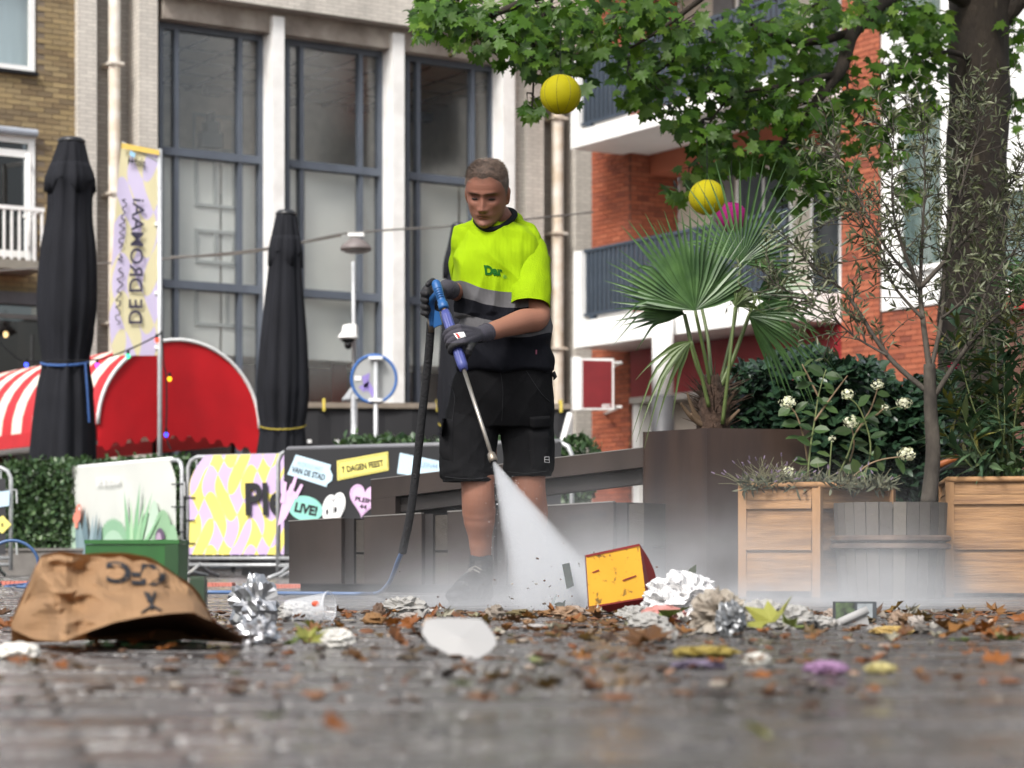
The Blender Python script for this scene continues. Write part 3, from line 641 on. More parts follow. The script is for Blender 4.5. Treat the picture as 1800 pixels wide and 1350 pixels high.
# ------------------------------------------------------------------ flag on a pole
FF = Frame(P(281, 700, 22.6)[:2], (4000, 900)); fb = FF.hit(281, 1000); fb.z = 0
fp = thing('flag_pole', 'slim galvanised flag pole holding the lilac and yellow flag', 'flag pole', fb)
mb = MB(); mb.tube([fb, FF.hit(281, 262)], .024, 10); mb.build('pole', m_steel, fp, smooth=True)
mb = MB(); q = FF.hit(281, 266); mb.tube([FF.hit(281, 285), FF.hit(214, 250)], .012, 8); mb.build('arm', m_steel, fp)
for py in (395, 516, 612): mb = MB(); mb.tube([FF.hit(279, py), FF.hit(272, py)], .02, 6); mb.build('clip', m_white, fp)
def warpmat(name, ca, cb, sx, sz, ox, oz, u, rough=.55, trans=.0):           # psychedelic check print
    m, nt, out = newmat(name); t = N(nt, 'ShaderNodeTexCoord'); d = N(nt, 'ShaderNodeVectorMath', operation='DOT_PRODUCT'); d.inputs[1].default_value = u; L(nt, t.outputs['Object'], d.inputs[0])
    s = N(nt, 'ShaderNodeSeparateXYZ'); L(nt, t.outputs['Object'], s.inputs[0]); x = mathn(nt, 'SUBTRACT', d.outputs['Value'], ox); z = mathn(nt, 'SUBTRACT', s.outputs[2], oz)
    a = mathn(nt, 'ADD', mathn(nt, 'MULTIPLY', x, sx), mathn(nt, 'MULTIPLY', mathn(nt, 'SINE', mathn(nt, 'MULTIPLY', z, sz * 1.1)), .9))
    b_ = mathn(nt, 'ADD', mathn(nt, 'MULTIPLY', z, sz), mathn(nt, 'MULTIPLY', mathn(nt, 'SINE', mathn(nt, 'MULTIPLY', x, sx * 1.0)), 1.1))
    f = mathn(nt, 'MULTIPLY', mathn(nt, 'SINE', mathn(nt, 'MULTIPLY', a, 1.6)), mathn(nt, 'SINE', mathn(nt, 'MULTIPLY', b_, 1.6)))
    f = mathn(nt, 'GREATER_THAN', f, 0.); c = mixc(nt, f, lin(ca), lin(cb)); b = N(nt, 'ShaderNodeBsdfPrincipled'); b.inputs['Roughness'].default_value = rough; L(nt, c, b.inputs['Base Color'])
    if trans:
        tr = N(nt, 'ShaderNodeBsdfTranslucent'); L(nt, c, tr.inputs[0]); mx = N(nt, 'ShaderNodeMixShader'); mx.inputs[0].default_value = trans
        L(nt, b.outputs[0], mx.inputs[1]); L(nt, tr.outputs[0], mx.inputs[2]); L(nt, mx.outputs[0], out.inputs[0])
    else: L(nt, b.outputs[0], out.inputs[0])
    return m
m_flag = warpmat('flag_cloth', (218, 208, 238), (234, 226, 184), 13., 5.2, FF.pt(0, 0).dot(FF.u) - .25, 2.6, FF.u, trans=.35)
fl = thing('flag', 'tall lilac and yellow flag with mirrored black lettering on the pole', 'flag', fb, None)
LE = [(252, 214), (300, 209), (400, 200), (500, 194), (560, 192), (600, 195), (622, 199)]
def flagpt(s, t, d=0.):
    y = 265 + (625 - 265) * t; xl = interp(y - 12 * (1 - t), LE); x = 280 + (xl - 280) * s; y -= 13 * s * (1 - t) ** 2
    return x, y
mb = MB(); vs = []; fs = []; nx, nz = 10, 40
for i in range(nx + 1):
    for j in range(nz + 1):
        s, t = i / nx, j / nz; x, y = flagpt(s, t); vs.append(FF.hit(x, y, .02 * math.sin(s * 5 + t * 7) * s))
for i in range(nx):
    for j in range(nz): a_ = i * (nz + 1) + j; fs.append((a_, a_ + 1, a_ + nz + 2, a_ + nz + 1))
mb.add(vs, fs); mb.build('cloth', m_flag, fl, smooth=True)
m_ink = M('dark_print', (44, 40, 62), .7); m_ink2 = M('black_print', (24, 24, 28), .6)
v2, f2 = text2d('DE DROMAAi', .012)
f2a = [f for f in f2 if v2[f[0]][0] < -.27]; f2b = [f for f in f2 if v2[f[0]][0] >= -.27]
def flagtext(v2, f2, s0, s1, t0, t1): return [flagpt(s0 + (s1 - s0) * (.5 - y), t0 + (t1 - t0) * (.5 - x)) for x, y in v2]
pts = [flagpt(.62 + (.34 - .62) * (y + .5), .845 + (.245 - .845) * (x + .5)) for x, y in v2]; [print_on('lettering', pts, q, FF, .035, m_ink, fl) for q in (f2a, f2b)]
v3, f3 = text2d('plein44', .02)
pts = [flagpt(.36 + (.80 - .36) * (x + .5), .105 - .055 * (y + .5)) for x, y in v3]; print_on('lettering', pts, f3, FF, .035, m_ink2, fl)
poly_on('blue_mark', [flagpt(s, t) for s, t in ((.62, .035), (.76, .025), (.78, .045), (.64, .055))], FF, .035, M('sky_blue_print', (150, 196, 226), .6), fl)
poly_on('top_hem', [flagpt(0, -.003), flagpt(1, -.003), flagpt(1, .022), flagpt(0, .022)], FF, .037, M('amber_hem', (222, 190, 96), .6), fl)
def script(seed, t0, t1, n):                                              # handwritten line, too small to spell out
    R = random.Random(seed); return [flagpt(.80 + .055 * math.sin(k * 1.9) + R.uniform(-.02, .02) + .03 * (k / n), t0 + (t1 - t0) * k / n + R.uniform(-.006, .006)) for k in range(n + 1)]
mb = MB()
for sd, a_, b_ in ((1, .25, .48), (2, .51, .55), (4, .58, .85)): mb.tube(bez([FF.hit(x, y, .036) for x, y in script(sd, a_, b_, 20 if b_ - a_ > .1 else 6)], 4), .0055, 4)
mb.build('script_lettering', m_ink, fl)

# ------------------------------------------------------------------ string of festoon lights
sl = thing('string_lights', 'string of coloured bulbs hanging between the parasol and flag pole', 'string lights', P(60, 640, 22.4))
pth = [(-30, 570), (20, 622), (46, 634), (90, 634), (171, 632), (225, 615), (277, 590), (284, 585), (288, 640), (292, 660), (293, 720), (292, 765), (300, 790)]
mb = MB(); mb.tube(bez([P(x, y, 22.4 if x > 60 else 22.6) for x, y in pth], 5), .008, 5); mb.build('cord', m_black, sl)
for (x, y), c in zip(((46, 641), (171, 642), (225, 626), (276, 598), (298, 666), (292, 764)), ((70, 90, 250), (190, 80, 240), (70, 220, 150), (250, 70, 50), (255, 170, 40), (60, 80, 250))):
    mb = MB(); q = P(x, y, 22.35); mb.ell(q, .022, .022, .026, 10, 8); bo_ = mb.build('bulb', Memit('festoon_bulb', c, 1.6), sl, smooth=True)
    mb = MB(); mb.tube([q + V(0, 0, .02), q + V(0, 0, .06)], .015, 8); mb.build('socket', m_black, bo_)

# ------------------------------------------------------------------ lamp on a span wire, camera mast, round sign
wires = thing('span_wire', 'thin grey wire sagging across the street and holding the lamp', 'wire', P(625, 410, 27))
mb = MB(); mb.tube(bez([P(x, y, 27 if x < 1000 else 30) for x, y in ((-60, 480), (290, 455), (480, 435), (590, 413), (640, 408), (690, 404), (790, 398), (920, 386), (1043, 373))], 6), .012, 5); mb.build('cable', M('grey_wire', (96, 92, 88), .6), wires)
mb = MB(); mb.tube(bez([P(x, y, 27.2) for x, y in ((300, 452), (420, 446), (540, 425), (600, 414))], 4), .014, 5); mb.build('lamp_lead', M('grey_wire2', (110, 106, 100), .6), wires)
q = P(626, 440, 27); sc = 27 / FPX; lp = thing('street_lamp', 'shallow grey dish lamp hanging from the span wire', 'street lamp', q)
mb = MB(); mb.lathe([(27*sc, 0), (28*sc, 3*sc), (24*sc, 9*sc), (15*sc, 16*sc), (9*sc, 21*sc), (3*sc, 23*sc)], q, 28); mb.build('shade', M('taupe_shade', (112, 104, 102), .5), lp, smooth=True)
mb = MB(); mb.lathe([(22*sc, -.5*sc), (20*sc, -4*sc), (8*sc, -6*sc)], q, 24); mb.build('lens', M('milky_lens', (150, 148, 146), .3), lp, smooth=True)
mb = MB(); mb.box((q.x - 14*sc, q.y - .05, q.z + 24*sc), (q.x + 14*sc, q.y + .05, q.z + 30*sc)); mb.build('hanger', m_white, lp)
Yc = 27.6; sc = Yc / FPX; b0 = P(622, 0, Yc); b0.z = 0; cm = thing('camera_mast', 'galvanised mast carrying a white dome security camera', 'mast', b0)
mb = MB(); mb.tube([b0, P(622.5, 690, Yc)], 5.6 * sc, 12); mb.tube([P(622.5, 690, Yc), P(621, 460, Yc)], 3.6 * sc, 12); mb.build('pole', m_steel, cm, smooth=True)
cp = P(612, 594, Yc - .15); mb = MB(); mb.lathe([(9*sc, 22*sc), (11*sc, 17*sc), (11*sc, 11*sc), (17*sc, 4*sc), (18*sc, 0), (14*sc, -2*sc)], cp, 22); mb.box((cp.x, cp.y - .05, cp.z + 6*sc), (cp.x + 14*sc, cp.y + .3, cp.z + 24*sc)); cmo = mb.build('camera_housing', m_white, cm)
mb = MB(); mb.lathe([(14*sc, -2*sc), (11*sc, -6*sc), (7*sc, -8*sc)], cp, 20); mb.ell(cp + V(0, 0, -12*sc), 7*sc, 7*sc, 8*sc, 14, 10); mb.build('lens_dome', M('black_dome', (22, 22, 24), .12), cmo, smooth=True)
mb = MB()
for dx, dy in ((-18, 24), (-10, 24), (8, 22)): mb.tube([P(621, 680, Yc - .1), P(621 + dx, 680 + dy, Yc - .3)], .022, 6)
mb.build('brace', m_steel, cm)
Ys = 26.6; sc = Ys / FPX; b0 = P(660.5, 0, Ys); b0.z = 0; rs_ = thing('road_sign', 'back of a round grey road sign with blue rim on a post', 'road sign', b0)
mb = MB(); mb.tube([b0, P(660.5, 626, Ys)], 3.8 * sc, 12); mb.build('post', m_steel, rs_, smooth=True)
c = P(657.5, 666, Ys + .1); rx, rz = 39.5 * sc, 42 * sc; mb = MB()
mb.add([c + V(rx * math.cos(2*PI*k/48), 0, rz * math.sin(2*PI*k/48)) for k in range(48)] + [c + V(rx * math.cos(2*PI*k/48), .02, rz * math.sin(2*PI*k/48)) for k in range(48)], [tuple(range(48)), tuple(range(48, 96))[::-1]] + [(k, (k+1) % 48, 48 + (k+1) % 48, 48 + k) for k in range(48)])
ds = mb.build('disc', M('sign_back', (158, 160, 160), .5, .3, var=.1, scale=4), rs_)
mb = MB(); mb.tube([c + V(rx * math.cos(2*PI*k/48), 0, rz * math.sin(2*PI*k/48)) for k in range(48)], 2.6 * sc, 8, closed=True); mb.build('rim', M('blue_rim', (44, 98, 168), .45), ds, smooth=True)
for py in (629, 703): mb = MB(); q = P(660, py, Ys - .03); mb.box((q.x - 12*sc, q.y - .02, q.z - 2.6*sc), (q.x + 12*sc, q.y + .1, q.z + 2.6*sc)); mb.build('clamp', m_white, rs_)
mb = MB(); q = P(629, 665, Ys + .09); mb.box((q.x - 6*sc, q.y - .002, q.z - 4*sc), (q.x + 6*sc, q.y, q.z + 4*sc)); mb.build('sticker', m_white, ds)
m_graf = M('lilac_spray', (140, 124, 190), .6); mb = MB(); SGF = Frame((c.x, c.y), (1, 0))
for pl in (((636, 662), (650, 655), (646, 690), (640, 682)), ((648, 668), (660, 690), (655, 700), (642, 676)), ((630, 680), (646, 672), (640, 690))): mb.add([SGF.hit(x, y, .006) for x, y in pl], [tuple(range(len(pl)))])
mb.build('graffiti', m_graf, ds)

# ------------------------------------------------------------------ crowd barriers and the banners tied to them
def barrier(pa, pb, label, zt, bars=14):
    pa, pb = Vector(pa), Vector(pb); t = thing('crowd_barrier', label, 'barrier', (pa + pb) / 2, 'crowd barriers'); u = (pb - pa).normalized(); Ln = (pb - pa).length
    r = .09; zb = .17; pts = []
    for (x, z) in ((0, .06), (0, zt - r), (.03, zt - .03), (r, zt), (Ln - r, zt), (Ln - .03, zt - .03), (Ln, zt - r), (Ln, .06)): pts.append(pa + u * x + V(0, 0, z))
    mb = MB(); mb.tube(pts, .019, 10); mb.build('frame', m_steel, t, smooth=True)
    mb = MB(); mb.tube([pa + V(0, 0, zb), pb + V(0, 0, zb)], .016, 8); mb.build('bottom_rail', m_steel, t, smooth=True)
    mb = MB(); mb.tube([pa + V(0, 0, zb - .06), pb + V(0, 0, zb - .06)], .016, 8); mb.build('bottom_rail', m_steel, t, smooth=True)
    bar = MB(); bar.tube([(0, 0, zb + .015), (0, 0, zt - .02)], .008, 6); bm = bar.mesh('upright_bar', m_steel)
    for k in range(1, bars): link('upright_bar', bm, t, mat4=Matrix.Translation(pa + u * Ln * k / bars))
    n = V(u.y, -u.x, 0)
    for x in (.12, Ln - .12):
        mb = MB(); q = pa + u * x; mb.tube([q + n * .3 + V(0, 0, .016), q + n * .14 + V(0, 0, .05), q + V(0, 0, .12), q - n * .14 + V(0, 0, .05), q - n * .3 + V(0, 0, .016)], .016, 8); mb.build('foot', m_steel, t, smooth=True)
    for z in (zt - .2, .32): mb = MB(); q = pb + V(0, 0, z); mb.tube([q, q + u * .05, q + u * .055 + V(0, 0, -.12)], .009, 6); mb.build('hook', m_steel, t)
    return t
def gp(px, Y): q = P(px, 0, Y); q.z = 0; return q
def sheet(name, fr, ptsfn, mat, par, nx=24, nz=14, amp=.012, seed=0, d=.03):
    mb = MB(); vs = []; fs = []
    for i in range(nx + 1):
        for j in range(nz + 1):
            u, z, edge = ptsfn(i / nx, j / nz); w = noise.noise(V(u * 2.5, z * 2.2, seed)) + .5 * noise.noise(V(u * 6, z * 3, seed + 4)); vs.append(fr.pt(u, z, d + amp * w * edge))
    for i in range(nx):
        for j in range(nz): a_ = i * (nz + 1) + j; fs.append((a_, a_ + nz + 1, a_ + nz + 2, a_ + 1))
    mb.add(vs, fs); return mb.build(name, mat, par, smooth=True)
m_tie = M('cable_tie', (40, 40, 44), .5)
# barrier 1 with the pale plant-print banner
z1b = P(320, 808, 20.0)[2]; b1a, b1b = gp(86, 22.8), gp(320, 20.0); barrier(b1a, b1b, 'galvanised barrier carrying the pale plant print banner', z1b)
B1 = Frame(b1a[:2], ((b1b - b1a).x, (b1b - b1a).y)); L1 = (b1b - b1a).length
def f1(s, t):
    z0 = .22; c_ = .16 * max(0, 1 - (1 - t) / .28) ** 1.6; a_ = .05 + c_; b_ = L1 - .06 - c_; return a_ + (b_ - a_) * s, z0 + (z1b + .012 - z0) * t, 1 - abs(2 * t - 1) ** 4
bn1 = thing('banner', 'pale off-white banner printed with green plants and a red parrot', 'banner', (b1a + b1b) / 2, None)
sheet('cloth', B1, f1, M('pale_banner_cloth', (214, 216, 210), .5, var=.03, scale=2, trans=.1), bn1, amp=.02, seed=1)
mb = MB(); mb.tube([B1.pt(.2, z1b + .006, .0), B1.pt(L1 - .22, z1b + .006, .0)], .028, 8); mb.build('top_sleeve', m_white, bn1, smooth=True)
gc = lambda n, c: M('print_' + n, c, .55, var=.03)
def blob(cx, cy, rx, ry, teeth=0, amp=.06, n=40, low=0.):
    o = []
    for k in range(n + 1):
        a = PI * k / n; r_ = 1 + (amp * (1 if k % 2 else -1) if teeth else 0); o.append((cx + rx * r_ * math.cos(a), cy - ry * r_ * math.sin(a)))
    return o
bx0, by = 88, 978
prints = [('sage_bush', (196, 212, 200), blob(115, by, 26, 96, 1, .05)), ('slate_bush', (150, 172, 160), blob(102, by, 22, 72, 1, .04)), ('sage_bush', (168, 194, 172), blob(123, by, 20, 65, 1, .05)),
 ('leaf_bush', (138, 178, 146), blob(199, by, 30, 66, 1, .05)), ('leaf_bush', (170, 200, 176), blob(199, by, 22, 46, 0)),
 ('cactus', (184, 206, 186), blob(271, by, 13, 98, 0)), ('cactus', (190, 210, 192), blob(258, by, 14, 78, 0)), ('cactus', (176, 200, 178), blob(283, by, 12, 66, 0)), ('leaf_bush', (140, 176, 140), blob(286, by, 20, 82, 1, .03)), ('leaf_bush', (146, 182, 146), blob(304, by, 10, 56, 1, .03))]
for k, (n_, c_, pl) in enumerate(prints): poly_on('print', [(x, y) for x, y in pl], B1, .055 + .0012 * k, gc(n_, c_), bn1)
for k, (x0, x1, y1, w_, c_) in enumerate(((150, 149, 892, 7, (108, 130, 138)), (158, 164, 905, 5, (150, 170, 176)), (165, 170, 900, 5, (120, 142, 148)), (140, 133, 912, 6, (120, 142, 148)), (146, 138, 905, 6, (132, 154, 160)), (172, 178, 915, 5, (108, 130, 138)),
     (229, 218, 862, 5, (128, 176, 134)), (234, 246, 848, 5, (128, 176, 134)), (238, 268, 864, 5, (140, 186, 144)), (242, 284, 900, 4, (140, 186, 144)), (232, 230, 880, 4, (170, 204, 166)), (236, 256, 872, 4, (150, 190, 150)))):
    poly_on('print', [(x0 - w_, by), (x0 + w_, by), ((x0 + x1) / 2 + w_ * .7, (by + y1) / 2), (x1, y1), ((x0 + x1) / 2 - w_ * .7, (by + y1) / 2)], B1, .068 + .001 * k, gc('blade', c_), bn1)
cr = gc('coral', (222, 138, 120)); poly_on('print', ellpts(138, 895, 5, 9, 10), B1, .082, cr, bn1); poly_on('print', ellpts(135, 909, 6.5, 11, 15), B1, .084, cr, bn1); poly_on('print', ellpts(134, 922, 3, 7), B1, .083, cr, bn1); poly_on('print', ellpts(139.5, 894, 1.6, 3), B1, .086, m_white, bn1)
poly_on('print', blob(281, 948, 8.5, 20, 0), B1, .082, gc('plum', (98, 82, 104)), bn1); poly_on('print', blob(279, 950, 5, 14, 0), B1, .084, gc('mauve', (176, 154, 176)), bn1); poly_on('print', ellpts(108, 857, 2.5, 5), B1, .06, gc('orange', (236, 180, 120)), bn1)
pts, fs = text_px('DE BOSONIA', 190, 846, 42, 15, -3, .02); print_on('lettering', pts, fs, B1, .06, m_white, bn1)
for z in (.4, .62, .82): mb = MB(); mb.tube([B1.pt(L1 - .09, z, .06), B1.pt(L1 + .01, z, .03), B1.pt(L1 + .03, z, -.02)], .006, 4); mb.build('cable_tie', m_tie, bn1)
# barrier 2 with the lilac and yellow check banner
z2b = P(420, 802, 19.8)[2]; b2a, b2b = gp(331, 20.0), gp(545, 19.5); barrier(b2a, b2b, 'galvanised barrier carrying the yellow and lilac check banner', z2b)
B2 = Frame(b2a[:2], ((b2b - b2a).x, (b2b - b2a).y)); L2 = (b2b - b2a).length; z20 = B2.Z(420, 975)
def f2_(s, t): c_ = .16 * max(0, 1 - (1 - t) / .3) ** 1.6; a_ = .03 + c_; b_ = L2 - .04 - c_; return a_ + (b_ - a_) * s, z20 + (z2b + .012 - z20) * t, 1 - abs(2 * t - 1) ** 4
bn2 = thing('banner', 'yellow and lilac warped check banner with big black lettering', 'banner', (b2a + b2b) / 2, None)
sheet('cloth', B2, f2_, warpmat('check_banner', (196, 172, 212), (226, 212, 110), 15.5, 8.5, B2.pt(.35, 0).dot(B2.u), .62, B2.u), bn2, amp=.012, seed=3)
pts, fs = text_px('Plein', 487, 877, 112, 58, -1, .03); print_on('lettering', pts, fs, B2, .056, m_ink2, bn2)
for z in (.3, .5, .7): mb = MB(); mb.tube([B2.pt(.1, z, .05), B2.pt(-.01, z, .03), B2.pt(-.03, z, -.02)], .006, 4); mb.build('cable_tie', m_tie, bn2)
# barrier 3 with the black sticker banner
z3b = P(500, 791, 18.2)[2]; b3a, b3b = gp(489, 18.3), gp(1005, 17.0); barrier(b3a, b3b, 'galvanised barrier carrying the black banner of stickers behind the bench', z3b, 18)
B3 = Frame(b3a[:2], ((b3b - b3a).x, (b3b - b3a).y)); L3 = (b3b - b3a).length
def f3_(s, t): return .075 + (L3 - .15) * s, .2 + (z3b + .01 - .2) * t, 1 - abs(2 * t - 1) ** 4
bn3 = thing('banner', 'black banner printed with stickers reading live and seven days of party', 'banner', (b3a + b3b) / 2, None)
sheet('cloth', B3, f3_, M('black_banner_cloth', (30, 30, 33), .55, var=.1, scale=2), bn3, nx=40, amp=.006, seed=6, d=.026)
mb = MB(); mb.tube([B3.pt(.1, z3b + .004, 0), B3.pt(L3 - .1, z3b + .004, 0)], .027, 8); mb.build('top_sleeve', M('grey_sleeve_cloth', (120, 120, 124), .5), bn3, smooth=True)
lb, ye, pk, mi, ink = gc('light_blue', (190, 216, 232)), gc('yellow', (236, 222, 120)), gc('pink', (220, 184, 222)), gc('mint', (140, 204, 190)), m_ink2
e = .036; poly_on('sticker', [(520, 799), (582, 817), (580, 824), (585, 836), (583, 845), (575, 851), (574, 856), (505, 834)], B3, e, lb, bn3)
pts, fs = text_px('VAN DE STAD', 542, 832, 60, 11, 15, .03); print_on('lettering', pts, fs, B3, e + .002, ink, bn3)
pts, fs = text_px('MUZIKALE HART', 545, 820, 46, 8, 14, .0); print_on('lettering', pts, fs, B3, e + .002, gc('faint_blue', (150, 180, 204)), bn3)
poly_on('sticker', [(592.5, 810), (682, 794), (683, 826.5), (593, 844.5)], B3, e, ye, bn3)
for a_, b_ in (((595, 812), (680, 797)), ((595.5, 841), (680.5, 824))): poly_on('sticker_line', [a_, b_, (b_[0], b_[1] + .8), (a_[0], a_[1] + .8)], B3, e + .002, ink, bn3)
for a_, b_ in (((595, 812), (595.5, 841)), ((680, 797), (680.5, 824))): poly_on('sticker_line', [a_, b_, (b_[0] + .8, b_[1]), (a_[0] + .8, a_[1])], B3, e + .002, ink, bn3)
pts, fs = text_px('7 DAGEN FEEST', 637.5, 820, 74, 12, -10, .04); print_on('lettering', pts, fs, B3, e + .002, ink, bn3)
poly_on('sticker', [(703, 796), (780, 812), (776, 845), (698, 832)], B3, e, lb, bn3)
pts, fs = text_px('PLEIN44', 752, 818, 34, 9, 6, .0); print_on('lettering', pts, fs, B3, e + .002, gc('faint_blue2', (120, 150, 180)), bn3)
poly_on('sticker', ellpts(537, 894, 31, 22, 14), B3, e, mi, bn3); pts, fs = text_px('LIVE!', 538, 895, 40, 18, 12, .05); print_on('lettering', pts, fs, B3, e + .002, ink, bn3)
wh = gc('white', (236, 236, 236)); gl = gc('grey_line', (120, 120, 126))
for cx, cy in ((577, 900), (592, 896)):                                    # cartoon eyes
    poly_on('sticker', ellpts(cx + 2, cy - 7, 12.5, 24, 12), B3, e, wh, bn3); poly_on('sticker_line', ellpts(cx + 1.6, cy - 3, 10.5, 21, 8), B3, e + .002, gl, bn3)
    poly_on('sticker', ellpts(cx + 1.4, cy - 2, 9.6, 20, 8), B3, e + .004, wh, bn3); poly_on('pupil', ellpts(cx - 2, cy, 2.2, 5.4, 4), B3, e + .006, ink, bn3)
def heart(cx, cy, s, rot):
    o = []
    for k in range(40):
        t = 2 * PI * k / 40; x, y = 16 * math.sin(t) ** 3 / 17, -(13 * math.cos(t) - 5 * math.cos(2*t) - 2 * math.cos(3*t) - math.cos(4*t)) / 15.5
        a = math.radians(rot); o.append((cx + s * (x * math.cos(a) - y * 1.12 * math.sin(a)), cy + s * (x * math.sin(a) + y * 1.12 * math.cos(a))))
    return o
poly_on('sticker', heart(640, 877, 28, 8), B3, e, pk, bn3); poly_on('sticker_line', heart(640, 877, 25, 8), B3, e + .002, gc('plum_line', (110, 90, 130)), bn3); poly_on('sticker', heart(640, 877, 24.2, 8), B3, e + .004, pk, bn3)
for s_, y_, w_ in (('PLEIN', 879, 32), ('44', 890.5, 13)): pts, fs = text_px(s_, 640 - (y_ - 879) * .15, y_, w_, 8.5, 10, .04); print_on('lettering', pts, fs, B3, e + .006, ink, bn3)
for k, pl in enumerate(([(488, 925), (496, 880), (505, 862), (519, 864), (517, 880), (502, 912)], [(507, 866), (519, 834), (523.5, 836), (514, 868)], [(516, 872), (529, 850), (533, 853), (521, 878)], [(505, 866), (511, 850), (516, 854), (512, 872)], [(492, 884), (499, 846), (504, 848), (501, 884)])): poly_on('hand_sticker', pl, B3, e + .003 + .0012 * k, pk, bn3)
# a slice of another black banner and barrier at the left edge
b0a, b0b = gp(-120, 20.4), gp(19, 20.4); barrier(b0a, b0b, 'galvanised barrier with black sticker banner left of the clipped hedge', .98, 8); B0 = Frame(b0a[:2], ((b0b - b0a).x, (b0b - b0a).y)); L0 = (b0b - b0a).length
bn0 = thing('banner', 'black banner with a pale blue and a yellow sticker left of the hedge', 'banner', (b0a + b0b) / 2, None)
sheet('cloth', B0, lambda s, t: (.06 + (L0 - .1) * s, .2 + .68 * t, 1 - abs(2 * t - 1) ** 4), M('black_banner_cloth2', (40, 40, 44), .5), bn0, amp=.006, d=.026)
poly_on('sticker', [(-30, 868), (17, 862), (16, 889), (-30, 896)], B0, e, lb, bn0); poly_on('sticker', [(-22, 922), (5, 906), (20, 922), (4, 938)], B0, e, ye, bn0); pts, fs = text_px('K', 5, 923, 6, 7, -4, .05); print_on('lettering', pts, fs, B0, e + .002, ink, bn0)

# ------------------------------------------------------------------ clipped box hedges in stone troughs
LEAF_SMALL = ([(0, 0, 0), (.28, .35, .06), (.3, .65, .04), (0, 1, -.05), (-.3, .65, .04), (-.28, .35, .06), (0, .5, -.03)], [(0, 1, 6), (1, 2, 6), (2, 3, 6), (3, 4, 6), (4, 5, 6), (5, 0, 6)])
m_box = Mrnd('box_leaves', [(46, 66, 42), (68, 94, 56), (54, 80, 50), (94, 120, 74), (58, 86, 60)], .4, .15)
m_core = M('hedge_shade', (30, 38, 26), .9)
def hedge(name, label, a, b, wd, z0, z1, n, ls, seed, core=True):
    R = random.Random(seed); a, b = Vector(a), Vector(b); u = (b - a).normalized(); nn = V(u.y, -u.x, 0); Ln = (b - a).length
    t = thing(name, label, 'hedge', (a + b) / 2); ms = []; rv = []
    def lump(x, y): return .07 * noise.noise(V(x * 2.1, y * 2.1, seed)) + .05 * noise.noise(V(x * 5, y * 5, seed + 3))
    for k in range(n):
        f = R.random()
        if f < .5: x, d, z, nv = R.uniform(0, Ln), wd / 2, R.uniform(z0, z1), nn
        elif f < .82: x, d, z, nv = R.uniform(0, Ln), R.uniform(-wd / 2, wd / 2), z1, V(0, 0, 1)
        elif f < .91: x, d, z, nv = Ln, R.uniform(-wd / 2, wd / 2), R.uniform(z0, z1), u
        else: x, d, z, nv = 0, R.uniform(-wd / 2, wd / 2), R.uniform(z0, z1), -u
        p = a + u * x + nn * d + V(0, 0, z); p += nv * (lump(x, z + d) + R.gauss(0, .03)); ms.append(xf(p, (nv + rvec(R, 1.1)).normalized(), nv + rvec(R, .8), ls * R.uniform(.7, 1.25))); rv.append(R.random())
    scatter('foliage', *LEAF_SMALL, ms, m_box, t, rv, kind='stuff')
    mb = MB(); c = (a + b) / 2 + V(0, 0, (z0 + z1) / 2); mb.obox(c, u, nn, (0, 0, 1), Ln / 2 - .05, wd / 2 - .05, (z1 - z0) / 2 - .06); mb.build('dark_core', m_core, t); return t  # solid dark box stands in for the shaded inside of the hedge
hedge('box_hedge', 'clipped box hedge behind the plant print banner', gp(22, 22.6), gp(345, 22.0), .5, .2, P(200, 822, 22.3)[2], 9000, .055, 4)
hedge('box_hedge', 'low leafy hedge showing above the black sticker banner', gp(600, 18.9), gp(1035, 18.4), .4, .3, P(700, 785, 18.7)[2], 5200, .06, 9)
m_trough = M('grey_stone', (112, 108, 104), .8, var=.2, scale=5, bump=.4)
tr = thing('stone_trough', 'grey stone trough at the foot of the box hedge', 'planter', gp(190, 22.2)); mb = MB(); a, b_ = gp(-60, 22.5), gp(345, 21.9); u = (b_ - a).normalized(); mb.obox((a + b_) / 2 + V(0, 0, .12), u, (u.y, -u.x, 0), (0, 0, 1), (b_ - a).length / 2, .34, .12); mb.build('trough_wall', m_trough, tr)
mb = MB(); mb.obox((a + b_) / 2 + V(0, 0, .25), u, (u.y, -u.x, 0), (0, 0, 1), (b_ - a).length / 2 + .02, .36, .012); mb.build('coping', m_trough, tr)
mb = MB()                                                                 # pink rubble edging laid in front
for px0, px1, Y in ((-20, 48, 15.2), (356, 408, 14.4), (478, 528, 13.6)):
    a, b_ = gp(px0, Y), gp(px1, Y); n = 9
    for k in range(n):
        for r_ in range(2): q = a.lerp(b_, (k + .5) / n) + V(0, r_ * .1, 0); mb.box((q.x - (b_ - a).x / n * .44, q.y, -.011), (q.x + (b_ - a).x / n * .44, q.y + .09, .022))
ed = mb.build('brick_edging', M('pink_brick', (196, 118, 104), .8, var=.2, scale=8), pavement)
